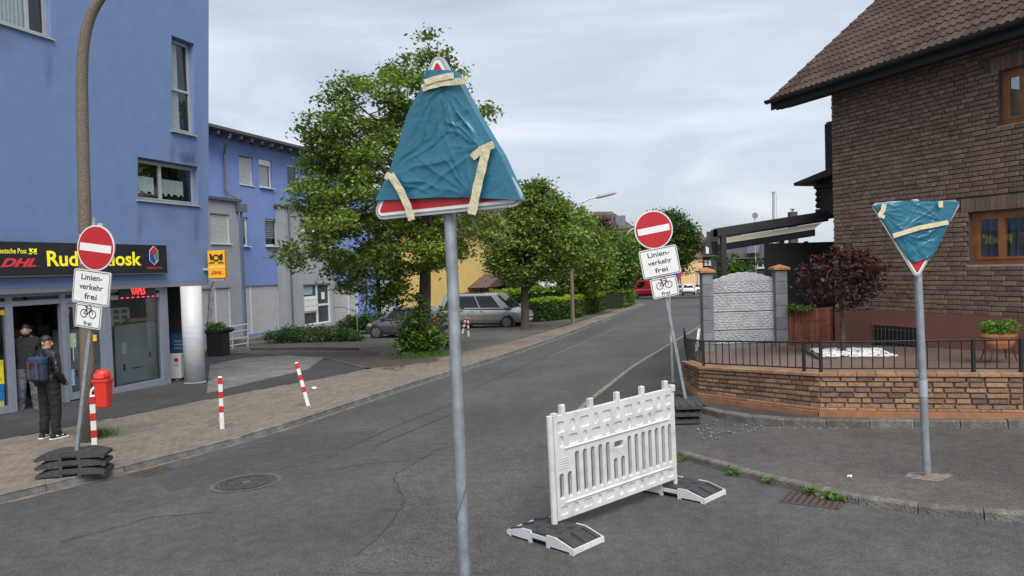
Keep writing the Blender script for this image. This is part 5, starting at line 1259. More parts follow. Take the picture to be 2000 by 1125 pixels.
# plate: bottom edge and apex set from the sign's real size
xbl, zbl = FC1.px(735, 430, 0); xbr, zbr = FC1.px(1022, 402, 0); xap, zap = FC1.px(861, 116, 0)
cx_ = (xbl+xbr)/2; zbot = (zbl+zbr)/2
print('tri width', xbr-xbl, 'height', zap-zbot, 'slant', zbr-zbl, 'apex dx', xap-cx_)
roll_ = math.atan2(zbr-zbl, xbr-xbl)
M_tri = FC1.M @ T(cx_, 0, zbot+.272) @ RY(-roll_)
tri_sign(cs_, True, Mp.inverted() @ M_tri, .944)
for dz in (.08, .62): MB().box(-.05, .05, .0, .075, -.02, .02).build('clamp', M_lip, cs_, M=Mp.inverted() @ FC1.M @ T(FC1.px(878, 320)[0], .004, zbot+dz))
bg1 = bag('plastic_cover', 'blue plastic sheet taped over the triangular sign in the foreground', FC1,
    [(138, 834, 888), (151, 828, 892), (167, 825, 901), (176, 822, 905), (222, 797, 931), (274, 781, 962), (300, 773, 978), (331, 762, 992), (353, 751, 1002), (376, 740, 1012), (389, 735, 1018)], seed=2.0, nx=120, nz=120, amp=.014, pulls=((950, 286), (760, 345), (925, 385), (862, 172)))
tape(bg1, FC1, [(824, 172), (860, 162), (914, 157)], 13, -.058); tape(bg1, FC1, [(829, 161), (858, 152), (886, 147)], 12, -.062, 3)
tape(bg1, FC1, [(951, 284), (943, 320), (932, 365), (921, 419)], 17, -.06, 2); tape(bg1, FC1, [(922, 308), (940, 292), (964, 282)], 14, -.056, 5)
tape(bg1, FC1, [(762, 340), (782, 372), (797, 405), (804, 430)], 14, -.06, 4); tape(bg1, FC1, [(753, 350), (760, 337)], 9, -.054, 4)

# ---------- covered yield sign on the right pavement
yp = G(1811, 931, .06); ydep = yp.y
ptop = D(1787, 395, ydep); dirp = (ptop-yp).normalized()
My = Matrix.Translation(yp-Vector((0, 0, .05))) @ Vector((0, 0, 1)).rotation_difference(dirp).to_matrix().to_4x4()
ys = thing('yield_sign', 'inverted triangular yield sign on a grey pole, mostly wrapped in blue plastic', 'road sign', M=My)
ly = (ptop-yp).length+.06
MB().tube([(0, 0, 0), (0, 0, ly*.5)], .038, 20).build('pole', M_galv, ys); MB().tube([(0, 0, ly*.5), (0, 0, ly)], .0375, 20).build('pole_upper', M_galv, ys)
MB().lathe([(.041, .88), (.041, 1.05)], 20).build('sleeve', mat('sleeve_grey', (.40, .43, .46), .5, metal=.3), ys)
MB().lathe([(.04, ly-.01), (.04, ly+.012), (.02, ly+.02)], 16).build('pole_cap', MATS['sleeve_grey'], ys)
FY1 = Frame(D(1789, 450, ydep).x, ydep-.075, 1, .0, 0)
xl1, zl1 = FY1.px(1704, 400); xr1, zr1 = FY1.px(1872, 395); xt1, zt1 = FY1.px(1794, 523)
rollY = math.atan2(zr1-zl1, xr1-xl1)
print('yield w', xr1-xl1, 'h', zl1-zt1)
tri_sign(ys, False, My.inverted() @ FY1.M @ T((xl1+xr1)/2, 0, (zl1+zr1)/2-.245) @ RY(-rollY) @ Matrix.Diagonal((1, 1, .98, 1)))
bg2 = bag('plastic_cover', 'crumpled blue plastic sheet taped over the yield sign by the garden', FY1,
    [(393, 1738, 1873), (397, 1716, 1873), (402, 1706, 1870), (411, 1713, 1866), (426, 1722, 1858), (440, 1731, 1852), (464, 1746, 1840), (502, 1772, 1821), (509, 1779, 1812)], seed=7.0, nx=80, nz=75, amp=.017, pulls=((1722, 415), (1838, 400), (1846, 436), (1750, 458)))
tape(bg2, FY1, [(1744, 461), (1795, 445), (1852, 434)], 9, -.07); tape(bg2, FY1, [(1727, 398), (1725, 410), (1718, 421)], 9, -.07, 3); tape(bg2, FY1, [(1837, 393), (1838, 405)], 9, -.07, 4); tape(bg2, FY1, [(1716, 420), (1728, 424)], 7, -.071, 4)
# crumbled concrete around its foot
b = MB(); n = 26; rr = [.26*rnd.uniform(.75, 1.15) for _ in range(n)]
ringo = [(yp.x+rr[i]*1.0*math.cos(2*math.pi*i/n), yp.y+rr[i]*.8*math.sin(2*math.pi*i/n)) for i in range(n)]
b.add([(yp.x, yp.y, yp.z+.012)]+[(x, y, yp.z-.002+(gz(x, y)-gz(yp.x, yp.y))) for x, y in ringo], [(0, i+1, (i+1) % n+1) for i in range(n)])
tag(b.build('concrete_footing', mat('crumbled_concrete', (.20, .16, .135), .95, var=.45, scale=18, bump=1.0, bscale=50)), 'crumbled round concrete footing at the yield sign pole', 'footing')

# ---------- base plates
def base_plate(name, label, M, dark=True, group=None):
    t = thing(name, label, 'base plate', M=M, group=group); w_ = .2; ln = .41
    body = M_rub if dark else M_footw
    for s_ in (-1, 1):      # long side walls with cut-outs along the bottom
        prof = [(-ln, .018), (-ln+.05, 0), (-ln+.05, .018), (-.13, .018), (-.13, 0), (-.09, 0), (-.09, .05), (.09, .05), (.09, 0), (.13, 0), (.13, .018), (ln-.05, .018), (ln-.05, 0), (ln, 0), (ln, .05), (.2, .108), (.1, .108), (.09, .085), (-.09, .085), (-.1, .108), (-.2, .108), (-ln, .05)]
        MB().prism(prof, s_*w_-.014 if s_ > 0 else -w_, s_*w_ if s_ > 0 else -w_+.014).build('side_wall', body, t)
    for s_ in (-1, 1): MB().box(s_*ln-(.0 if s_ < 0 else .02), s_*ln+(.02 if s_ < 0 else 0), -w_+.014, w_-.014, .006, .05).build('end_wall', body, t)
    MB().prism([(-ln+.02, .03), (ln-.02, .03), (ln-.02, .049), (.2, .102), (-.2, .102), (-ln+.02, .049)], -w_+.014, w_-.014).build('top', M_rub, t)
    for s_ in (-1, 1):
        for k in (-1, 0, 1):
            sl = math.atan2(.053, ln-.22)
            MB().box(-.085, .085, -.022, .022, -.003, .012).build('raised_rib', M_rub, t, M=T(s_*.305, k*.125 if dark else k*.15, .076) @ RY(s_*sl))
    for x_, y_, a, c_ in ((0, 0, .06, .045), (-.13, .08, .03, .03), (-.13, -.08, .03, .03), (.13, .08, .03, .03), (.13, -.08, .03, .03), (0, -.165, .075, .02), (0, .165, .075, .02)):
        MB().box(x_-a, x_+a, y_-c_, y_+c_, .08, .1035).build('socket', M_crack, t)
    return t
lg = G(148, 925, .1); rzl = rad(-8)
for k in range(3):
    base_plate('base_plate', ['black rubber base plate at the bottom of the stack on the brick walkway', 'black rubber base plate in the middle of the stack on the brick walkway', 'black rubber base plate on top of the stack on the brick walkway'][k], tilt(lg.x-.01*k, lg.y+.01*k, .101+k*.108, rad(14)+rnd.uniform(-.05, .05)), group='base plates of the no-entry signs')
rg = G(1342, 822, .0); 
for k in range(3):
    base_plate('base_plate', ['black rubber base plate at the bottom of the stack by the garden wall', 'black rubber base plate in the middle of the stack by the garden wall', 'black rubber base plate on top of the stack by the garden wall'][k], tilt(rg.x+.02*k, rg.y+.1, .012+k*.108, rad(80)+rnd.uniform(-.04, .04)) @ T(.0, 0, 0), group='base plates of the no-entry signs')

# ---------- no-entry sign posts
def bicycle(par, m, M, s_=1.0):
    def ring(cx, cz, r): return [(cx+r*math.cos(2*math.pi*i/22), 0, cz+r*math.sin(2*math.pi*i/22)) for i in range(23)]
    t_ = .0042*s_; a = .052*s_; r = .038*s_; b = MB()
    for c_ in (-a, a): b.tube(ring(c_, 0, r), t_, 5, cap=False)
    bb = (-.006*s_, 0, -.004*s_); st = (-.022*s_, 0, .05*s_); hd = (.032*s_, 0, .055*s_)
    for p, q in ((bb, st), (st, hd), (bb, hd), ((-a, 0, 0), bb), ((-a, 0, 0), st), ((a, 0, 0), (.028*s_, 0, .072*s_)), ((-.024*s_, 0, .064*s_), st)): b.tube([p, q], t_, 5)
    b.tube([(.028*s_, 0, .072*s_), (.02*s_, 0, .084*s_), (.004*s_, 0, .082*s_)], t_, 5); b.tube([(-.04*s_, 0, .066*s_), (-.012*s_, 0, .067*s_)], t_*1.4, 5)
    return b.build('bicycle_symbol', m, par, M=M)
def panel(par, w_, h_, zc, yaw_, tilt_=0.0):
    M = RZ(yaw_) @ T(0, -.05, zc) @ RY(tilt_)
    o = MB().prism(rrect(w_, h_, .035), -.008, .004).build('plate', M_lip, par, M=M)
    MB().prism(rrect(w_-.012, h_-.012, .03), -.0105, -.008).build('face', M_swhite, o)
    b = MB(); P0 = rrect(w_-.03, h_-.03, .028); P1 = rrect(w_-.05, h_-.05, .02); n = len(P0)
    b.add([(x, -.0115, z) for x, z in P0]+[(x, -.0115, z) for x, z in P1], [(i, (i+1) % n, n+(i+1) % n, n+i) for i in range(n)])
    b.build('black_line', blk, o); return o
def no_entry(label, foot, lean, yaw_, zs, L_, rolls, lines=False):
    t = thing('no_entry_sign', label, 'road sign', M=Matrix.Translation(foot) @ lean)
    MB().box(-.021, .021, -.021, .021, 0, L_).build('pole', M_galv, t)
    z1, z2, z3 = zs; M = RZ(yaw_) @ T(0, -.05, z1) @ RY(rolls)
    d_ = MB().prism(disc(.3, 48), -.008, .004).build('disc_plate', M_lip, t, M=M)
    MB().prism(disc(.296, 48), -.0105, -.008).build('white_rim', M_swhite, d_); MB().prism(disc(.28, 48), -.0125, -.0095).build('red_face', M_sred, d_)
    MB().box(-.25, .25, -.0145, -.011, -.05, .05).build('white_bar', M_swhite, d_)
    p = panel(t, .6, .45, z2, yaw_, rolls)
    for k, s_ in enumerate(('Linien-', 'verkehr', 'frei')): text('lettering', s_, .078, blk, p, T(0, -.0115, .125-.125*k), bold=.018, width=(.34, .38, .20)[k])
    if lines:
        for k in range(11): MB().box(-.27, .27, -.0113, -.0105, -.18+k*.036, -.1785+k*.036).build('grid_line', mat('film_line', (.5, .5, .5), .5), p)
    p = panel(t, .42, .315, z3, yaw_, rolls)
    bicycle(p, blk, T(0, -.012, .035), 1.35); text('lettering', 'frei', .06, blk, p, T(0, -.0115, -.095), bold=.018, width=.13)
    for z in (z1+.31, z1-.28, z2+.2, z2-.2, z3+.1): MB().box(-.035, .035, -.046, .03, z-.014, z+.014).build('clamp', M_lip, t)
    return t
lf = Vector((lg.x+.0, lg.y, gz(lg.x, lg.y)+.2))
def solve_lean(foot, px, py, yy): # direction from foot to a pixel at depth yy
    d = D(px, py, yy)-foot; return Vector((0, 0, 1)).rotation_difference(d.normalized()).to_matrix().to_4x4(), d.length
ltop, ll = solve_lean(lf, 199, 440, lg.y-.1)
zf = lambda foot, px, py, yy: (D(px, py, yy)-foot).length
no_entry('leaning no-entry sign with bus and bicycle plates in front of the kiosk', lf, ltop, rad(-15), (zf(lf, 196, 484, lg.y), zf(lf, 187, 560, lg.y), zf(lf, 180, 616, lg.y)), ll, rad(-2), lines=True)
rf = Vector((rg.x+.02, rg.y+.1, gz(rg.x, rg.y)+.25))
rtop, rl_ = solve_lean(rf, 1268, 412, rg.y+.05)
no_entry('leaning no-entry sign with bus and bicycle plates beside the garden wall', rf, rtop, 0, (zf(rf, 1276, 449, rg.y), zf(rf, 1283, 513, rg.y), zf(rf, 1295, 562, rg.y)), rl_, 0)
# ---------- no-parking sign behind it
p = G(1314, 744, .03); d = (D(1304, 500, p.y)-p)
t = thing('no_parking_sign', 'round blue and red no-parking sign behind the leaning no-entry sign', 'road sign', M=Matrix.Translation(p) @ Vector((0, 0, 1)).rotation_difference(d.normalized()).to_matrix().to_4x4())
MB().tube([(0, 0, -.05), (0, 0, d.length)], .03, 14).build('pole', M_galv, t)
zz = (D(1304, 533, p.y)-p).length; o = MB().prism(disc(.28, 36), -.008, .004).build('disc_plate', M_lip, t, M=T(0, -.04, zz))
MB().prism(disc(.275, 36), -.011, -.008).build('red_ring', M_sred, o); MB().prism(disc(.22, 36), -.013, -.0105).build('blue_face', mat('sign_blue', (.01, .04, .3), .4), o)
for a in (45, -45): MB().box(-.23, .23, -.0145 if a > 0 else -.0150, -.012, -.018, .018).build('red_bar', M_sred, o, M=RY(rad(a)))
MB().lathe([(.033, .85), (.033, 1.0)], 12).build('sticker', mat('sticker_red', (.5, .25, .2), .6, var=.5, scale=40), t)

# ---------- white plastic barrier and its two feet
PBL = G(1080, 1024, .1); PBR = G(1321, 944, .1)
bd = PBR-PBL; BLn = bd.length; bz = math.atan2(bd.y, bd.x)
ux = bd.normalized(); upv = (Vector((0, 0, 1)) + Vector((-math.cos(bz)*.055, -math.sin(bz)*.055, 0))).normalized(); ny = upv.cross(ux).normalized(); 
Mb = Matrix((ux, ny, upv)).transposed().to_4x4(); Mb.translation = PBL
BHt = .98
br = thing('barrier', 'white plastic construction barrier panel standing on two feet in the road', 'barrier', M=Mb)
M_bar = mat('barrier_white', (.57, .57, .56), .45, var=.06, scale=3, dirt=.6, dirtc=(.34, .31, .27), dscale=7)
def barrier():
    x0, x1 = .05, BLn-.03; W_ = x1-x0; th = .021
    pan = MB().box(x0, x1, -th, th, .015, BHt)
    cut = MB(); U = lambda u: x0+u*W_; V = lambda v: .015+v*(BHt-.015)
    def add_cut(P, ya, yb): cut.prism(P, ya, yb)
    for row, v, first, h_ in (('a', .885, 0, .105), ('b', .745, 1, .10), ('c', .085, 0, .08)):
        for k in range(11):
            u = .05+k*.0905; rect_ = (k+first) % 2 == 0
            P = rrect(.11 if 0 < k < 10 else .085, h_*.9, .018, 3, U(u), V(v)) if rect_ else [(U(u)+.030*math.cos(2*math.pi*i/16), V(v)+.5*h_*math.sin(2*math.pi*i/16)) for i in range(16)]
            add_cut(P, -th-.02, -th+.013); add_cut(P, th-.013, th+.02)
    for k in range(16):
        u = .04+k*.0613; short = k in (0, 1, 7, 8); za, zb_ = V(.2), V(.44 if k < 2 else .43 if short else .615)
        add_cut(rrect(.05, zb_-za, .02, 3, U(u), (za+zb_)/2), -th-.02, th+.02)
    add_cut(rrect(.12, .06, .015, 3, U(.04+7.5*.0613), V(.565)), -th-.02, th+.02)
    A = link('tmp', pan.mesh('tmp')); B = link('tmp2', cut.mesh('tmp2'))
    md = A.modifiers.new('b', 'BOOLEAN'); md.operation = 'DIFFERENCE'; md.object = B; md.solver = 'EXACT'; md.use_self = False
    bv = A.modifiers.new('v', 'BEVEL'); bv.width = .005; bv.segments = 2; bv.limit_method = 'ANGLE'; bv.angle_limit = rad(50)
    bpy.context.view_layer.update(); dg = bpy.context.evaluated_depsgraph_get(); me = bpy.data.meshes.new_from_object(A.evaluated_get(dg))
    bpy.data.objects.remove(A); bpy.data.objects.remove(B)
    me.materials.clear(); me.materials.append(M_bar); link('panel', me, br)
    for v in (.665, .145): MB().cbox(U(.06), U(.955), -th-.012, th+.012, V(v), V(v)+.022, .008).build('ridge', M_bar, br)
    for u in (.06, .09, .965, .985):
        for v in (.66, .15): MB().lathe([(.009, -th-.006), (.007, th+.006)], 8, M=T(U(u), 0, V(v)) @ RX @ T(0, 0, 0)).build('stud', M_bar, br)
    MB().tube([(.02, 0, -.06), (.02, 0, BHt+.005)], .03, 14).build('end_tube', M_bar, br); MB().tube([(BLn-.015, 0, -.06), (BLn-.015, 0, BHt-.03)], .022, 12).build('end_tube', M_bar, br)
    MB().box(BLn-.05, BLn+.01, -.03, .03, BHt-.04, BHt+.03).build('hook', M_bar, br, bevel=.008)
    for k in range(5):
        u = .075+k*.218; MB().cbox(U(u)-.026, U(u)+.026, -.022, .022, BHt-.012, BHt+.085, .006).build('peg', M_bar, br)
    MB().box(U(-.002), U(.03), -.024, .024, BHt-.005, BHt+.022).build('corner_step', M_bar, br)
    for k in range(5): MB().box(U(.03), U(.1), -th-.004, -th+.002, V(.49)+k*.022, V(.49)+k*.022+.006).build('label_line', M_bar, br)
barrier()
def foot_at(P, label): return base_plate('base_plate', label, tilt(P.x, P.y, .0, bz-math.pi/2+rad(6)), dark=False, group='feet of the white barrier')
foot_at(G(1083, 1052), 'black and white barrier foot under the end with the thick tube'); foot_at(G(1330, 962), 'black and white barrier foot under the end facing the garden')

# ---------- bollards
def bollard(px, py, top, label, lean=0.0, hh=.92, group='red and white bollards', h0=.1):
    p = G(px, py, h0); t = thing('bollard', label, 'bollard', M=Matrix.Translation(p) @ RY(lean) @ RZ(rad(24)), group=group)
    s_ = .036; wh = mat('bollard_white', (.66, .65, .61), .5, var=.06, dirt=.3, dirtc=(.35, .32, .28), dscale=6); rd = mat('bollard_red', (.45, .02, .02), .45, var=.1)
    MB().box(-s_, s_, -s_, s_, -.03, hh-.02).build('post', wh, t, bevel=.006)
    MB().add([(-s_, -s_, hh-.02), (s_, -s_, hh-.02), (s_, s_, hh-.02), (-s_, s_, hh-.02), (-s_*.7, -s_*.7, hh), (s_*.7, -s_*.7, hh), (s_*.7, s_*.7, hh), (-s_*.7, s_*.7, hh)], [(0, 1, 5, 4), (1, 2, 6, 5), (2, 3, 7, 6), (3, 0, 4, 7), (4, 5, 6, 7)]).build('cap', wh, t)
    for z in (.79, .545, .295): MB().box(-s_-.0015, s_+.0015, -s_-.0015, s_+.0015, hh*z/.92, hh*(z+.11)/.92).build('red_band', rd, t)
    MB().box(-s_-.012, -s_, -.015, .015, .16, .21).build('lock', M_lip, t); MB().box(-s_-.012, s_+.012, -s_-.012, s_+.012, -.02, .012).build('ground_sleeve', M_galv, t)
bollard(434, 838, 740, 'upright bollard on the walkway beyond the lamp post')
bollard(602, 793, 716, 'tilted bollard on the walkway near the scrap of paper', lean=rad(-13))
bollard(186, 893, 780, 'bollard between the stacked base plates and the lamp post')
bollard(915, 657, 628, 'thin upright bollard in front of the silver minivan', hh=.85); bollard(903, 652, 632, 'thin leaning bollard in front of the silver minivan', lean=rad(14), hh=.8)

# ---------- lamp posts
def lamp_left():
    p = G(172, 862, .1); t = thing('street_lamp', 'concrete lamp post with curved top beside the kiosk', 'street lamp')
    m, nt, b_ = _nodes('exposed_aggregate'); N = nt.nodes; L = nt.links; tc = N.new('ShaderNodeTexCoord'); vo = N.new('ShaderNodeTexVoronoi'); vo.inputs['Scale'].default_value = 110; L.new(tc.outputs['Object'], vo.inputs[0])
    r = N.new('ShaderNodeValToRGB'); e = r.color_ramp.elements; e[0].color = (.075, .062, .048, 1); e[1].color = (.21, .175, .135, 1); s_ = N.new('ShaderNodeSeparateColor'); L.new(vo.outputs['Color'], s_.inputs[0]); L.new(s_.outputs[0], r.inputs[0])
    L.new(r.outputs[0], b_.inputs['Base Color']); b_.inputs['Roughness'].default_value = .9
    bp = N.new('ShaderNodeBump'); bp.inputs['Strength'].default_value = .5; bp.inputs['Distance'].default_value = .01; L.new(vo.outputs['Distance'], bp.inputs['Height']); L.new(bp.outputs[0], b_.inputs['Normal'])
    P = [p-Vector((0, 0, .1))]+[D(x, y, p.y) for x, y in ((171, 700), (168, 560), (166, 440), (163, 330), (161, 240), (160, 170), (161, 116), (164, 84), (169, 58), (176, 34), (185, 14), (197, -5), (215, -28), (245, -55), (290, -80), (350, -95))]
    R_ = [.117, .11, .103, .097, .093, .09, .087, .085, .083, .081, .079, .077, .075, .073, .07, .067, .065]
    MB().tube(P, R_, 16).build('column', m, t, smooth=True)
    MB().lathe([(.05, 0), (.12, .06), (.14, .3), (.08, .55)], 12, M=Matrix.Translation(P[-1]) @ RY(rad(80))).build('luminaire', M_lip, t)
    q = D(167, 462, p.y); MB().lathe([(.101, 0), (.101, .03)], 16, M=Matrix.Translation(q)).build('strap', M_lip, t)
    q = D(168, 515, p.y); MB().lathe([(.103, 0), (.103, .03)], 16, M=Matrix.Translation(q)).build('strap', M_lip, t)
    a = D(183, 438, p.y); MB().prism([(-.05, -.1), (.05, -.1), (.03, .08), (0, .12)], -.02, .02).build('bracket_cone', M_galv, t, M=Matrix.Translation(a))
    q = D(185, 660, p.y-.12); MB().box(-.03, .03, -.004, .004, -.05, .05).build('number_tag', mat('tag_yellow', (.65, .38, .02), .5), t, M=Matrix.Translation(q))
    return p
pl = lamp_left()
def lamp_far():
    p = G(1119, 631, .1); t = thing('street_lamp', 'concrete lamp post with long arm rising through the trees', 'street lamp')
    pole = mat('weathered_concrete', (.21, .165, .12), .9, var=.3, scale=20, bump=.4)
    P = [p-Vector((0, 0, .1))]+[D(x, y, p.y) for x, y in ((1117, 560), (1115, 500), (1114, 460))]
    MB().tube(P, [.11, .1, .09, .085], 12).build('column', pole, t)
    A = [D(x, y, p.y) for x, y in ((1114, 462), (1115, 430), (1121, 410), (1134, 396), (1150, 389), (1166, 384))]
    MB().tube(A, .045, 8).build('arm', M_lip, t); a, c = D(1163, 386, p.y), D(1204, 376, p.y)
    MB().tube([a, a.lerp(c, .15), a.lerp(c, .85), c], [.05, .1, .09, .04], 10).build('luminaire', mat('lum_grey', (.30, .31, .32), .5), t)
    for f in (.55, .8): q = P[0].lerp(P[2], f); MB().lathe([(.108, 0), (.108, .03)], 12, M=Matrix.Translation(q)).build('strap', M_galv, t)
lamp_far()
def lamp_distant():
    p = G(1222, 588, .1); yy = 75; t = thing('street_lamp', 'thin pale lamp with curved arm behind the far trees', 'street lamp')
    P = [D(1222, 560, yy), D(1222, 470, yy), D(1224, 458, yy), D(1232, 449, yy), D(1240, 445, yy)]; P[0].z = gz(P[0].x, P[0].y)
    MB().tube(P, [.08, .07, .06, .055, .05], 8).build('column', M_lip, t); MB().tube([P[-1], P[-1]+Vector((.9, 0, .12))], [.1, .07], 8).build('luminaire', M_lip, t)
lamp_distant()

# ---------- litter bin on the lamp post
q = D(205, 760, pl.y-.05)
bn = thing('litter_bin', 'red plastic litter bin with dome lid fixed to the lamp post', 'litter bin', (pl.x+.30, pl.y-.02, D(205, 795, pl.y).z))
bn.scale = (.82, .82, .97)
M_bin = mat('bin_red', (.60, .035, .02), .4, var=.06); hb_ = D(205, 738, pl.y).z-D(205, 793, pl.y).z
MB().add([(sx*(.115+.025*k), sy*(.10+.025*k), k*hb_) for k in (0, 1) for sx, sy in ((-1, -1), (1, -1), (1, 1), (-1, 1))], [(3, 2, 1, 0), (0, 1, 5, 4), (1, 2, 6, 5), (2, 3, 7, 6), (3, 0, 4, 7)]).build('body', M_bin, bn, bevel=.025)
MB().box(-.155, .155, -.14, .14, hb_-.03, hb_+.02).build('rim', M_bin, bn, bevel=.012)
MB().lathe([(.15, 0), (.15, .07), (.135, .12), (.09, .155), (.02, .165)], 20, M=T(0, 0, hb_+.02), sy=.9).build('lid', M_bin, bn, smooth=True)
MB().box(-.1, .1, -.148, -.10, hb_+.035, hb_+.12).build('flap', mat('bin_red_light', (.70, .07, .05), .4), bn, bevel=.01)
n = 24; MB().grid([[(-.07+r*math.cos(a*.2618)*.9, -.128-.01*(r*math.sin(a*.2618)*1.0)/.2, hb_*.52+r*math.sin(a*.2618)) for a in range(7, 18)] for r in (.1, .14)]).build('emblem', M_swhite, bn)
MB().box(-.33, -.12, -.03, .03, hb_*.6, hb_*.66).build('bracket', M_galv, bn)

# ---------- things by the shop corner
def shop_bits():
    g0 = G(340, 742, .1)
    t = thing('air_conditioner', 'white outdoor air conditioning unit with round red logo beside the column', 'air conditioner', (D(327, 742, 19.6).x+.0, 19.6, D(340, 743, 19.6).z), rad(4))
    wht = mat('ac_white', (.58, .57, .54), .5, var=.05); w_, h_ = .5, .72
    MB().box(-.15, w_-.12, 0, .3, .05, h_).build('casing', wht, t, bevel=.012)
    MB().box(-.12, -.05, .03, .27, -.1, .05).build('foot', M_galv, t); MB().box(w_-.3, w_-.22, .03, .27, -.1, .05).build('foot', M_galv, t)
    for r in (.05, .1, .15, .2): MB().tube([(-.12+r*math.cos(a*.26)*.55, -.006, .38+r*math.sin(a*.26)) for a in range(25)], .005, 4, cap=False).build('grille_ring', mat('grille', (.10, .10, .10), .5), t)
    MB().prism(disc(.06, 24, w_-.24, .56), -.006, .0).build('logo', mat('lg_red', (.4, .02, .06), .5), t); text('lettering', 'LG', .07, mat('lg_grey', (.25, .08, .1), .5), t, T(w_-.24, -.003, .42), bold=.03)
    p = D(336, 700, 20.1); b0 = D(336, 738, 20.1)
    t = thing('banner', 'blue advertising banner board in the recess behind the air conditioner', 'banner', (p.x, 20.25, b0.z), rad(4)); hh = D(336, 652, 20.1).z-b0.z
    MB().box(-.08, .5, 0, .03, 0, hh).build('board', mat('banner_blue', (.02, .10, .22), .5, var=.25, scale=3), t)
    for k, s_ in enumerate(('Paket..', 'mit Haftung', 'Lieferung')): text('lettering', s_, .055, whit, t, T(.14, -.004, hh*.82-.1*k), width=.25)
    MB().box(.1, .42, -.003, 0, hh*.3, hh*.42).build('orange_patch', mat('banner_orange', (.5, .12, .03), .5), t)
    # planter
    a = G(404, 698, .1); c = G(447, 694, .1); yy = 27.0
    a, c = D(404, 698, yy), D(437, 697, yy); e_ = D(448, 690, yy+.9)
    t = thing('planter', 'tall black square planter with green plants behind the column', 'planter', (a.x, yy, a.z-.05)); w_ = c.x-a.x; h_ = D(420, 645, yy).z-a.z+.05
    mb_ = mat('planter_black', (.008, .008, .009), .5, var=.2)
    MB().box(0, w_, 0, w_, 0, h_).build('box', mb_, t, bevel=.02); MB().box(-.03, w_+.03, -.03, w_+.03, h_-.12, h_+.001).build('rim', mb_, t, bevel=.015)
    MB().tube([(w_+.03, .1, h_-.02), (w_+.3, .1, h_), (w_+.42, .1, h_+.02)], [.09, .1, .02], 8).build('spout', mb_, t)
    # feather flag next to it
    P = [D(x, y, yy+.3) for x, y in ((404, 690), (405, 640), (407, 600), (411, 565), (417, 550))]
    t2 = thing('feather_flag', 'worn narrow feather flag on a curved pole by the planter', 'flag'); MB().tube(P, .012, 6).build('pole', mb_, t2)
    MB().grid([[p for p in P], [p+Vector((.16 if 0 < i < 4 else .04, .02, -.02)) for i, p in enumerate(P)]]).build('cloth', mat('flag_cloth', (.45, .42, .45), .8, var=.4, scale=4), t2)
    # handrail by the steps
    t = thing('handrail', 'white tubular handrail at the steps of the blue apartment house', 'handrail'); yy = 29.5; wr = mat('rail_white', (.52, .53, .53), .4)
    Q = lambda x, y, o=0: D(x, y, yy+o)
    for k in (633, 644, 658, 670): MB().tube([Q(448, k+6, -1.2), Q(484, k, 0)], .03, 8).build('rail', wr, t)
    for x, y0, y1, o in ((484, 630, 677, 0), (454, 634, 682, -1.0)): MB().tube([Q(x, y0, o), Q(x, y1, o)], .035, 8).build('post', wr, t)
    # steps and low plinth at that house
    t = thing('entrance_steps', 'concrete steps and low ledge in front of the blue apartment house', 'steps', M=FB.M)
    zg = gz(*(FB.M @ Vector((0, -2, 0))).to_2d())
    for k in range(3): MB().box(bp(452, 600)[0]-1, bp(520, 600)[0]+.6, -2.4+.45*k, -.72, zg-.3, zg+.15+.17*k).build('step', M_conc, t)
    MB().box(bp(545, 600)[0], XB1, -1.1, -.52, zg-.4, -.62).build('ledge', M_conc, t)
shop_bits()
# handrail at entrance
t = thing('handrail', 'thin grey handrail left of the parked hatchback', 'handrail')
P = [D(652, 600, 39.2), D(672, 600, 37.5), D(697, 610, 35.5), D(698, 646, 35.5)]; P[3].z = gz(P[3].x, P[3].y)
MB().tube(P, .025, 6).build('rail', M_galv, t)

# ---------- flower pot on stand in the garden
def pot():
    yy = 11.0; p = D(1951, 725, yy); t = thing('flower_pot_stand', 'black iron flower stand with four legs behind the railing', 'stand', (p.x, yy, .62))
    zt_ = D(1951, 678, yy).z-.62
    for sx, sy in ((-1, -1), (1, -1), (1, 1), (-1, 1)): MB().tube([(sx*.2, sy*.12, -.02), (sx*.15, sy*.09, zt_)], .009, 6).build('leg', iron, t)
    MB().tube([(.17*math.cos(a*.3927), .11*math.sin(a*.3927), zt_) for a in range(17)], .009, 6, cap=False).build('ring', iron, t)
    t2 = thing('flower_pot', 'wide terracotta bowl pot with leafy green plant on the iron stand', 'flower pot', (p.x, yy, .62+zt_))
    hh = D(1951, 651, yy).z-.62-zt_
    MB().lathe([(.19, -.01), (.235, hh*.3), (.25, hh*.75), (.275, hh*.78), (.275, hh), (.24, hh), (.23, hh*.85)], 28, sy=.6).build('bowl', mat('terracotta', (.33, .115, .05), .75, var=.12, scale=6), t2, smooth=False)
    return Vector((p.x, yy, .62+zt_+hh))
pot_top = pot()
# ---------- scraps
def scrap(px, py, s_, label, h=.1):
    p = G(px, py, h); b = MB()
    rows = [[(s_*(i/4-.5)+rnd.uniform(-.01, .01), s_*.7*(j/4-.5), .012+rnd.uniform(0, s_*.3)) for i in range(5)] for j in range(5)]
    o = b.grid(rows).build('paper_scrap', mat('paper', (.75, .75, .74), .8, var=.05), None, M=Matrix.Translation(p) @ RZ(rnd.uniform(0, 3))); tag(o, label, 'litter')
scrap(613, 760, .16, 'crumpled white paper on the brick walkway near the tilted bollard'); scrap(1660, 933, .06, 'small white scrap left of the yield sign pole', .05)
scrap(745, 694, .06, 'tiny pale scrap at the bed edge'); 
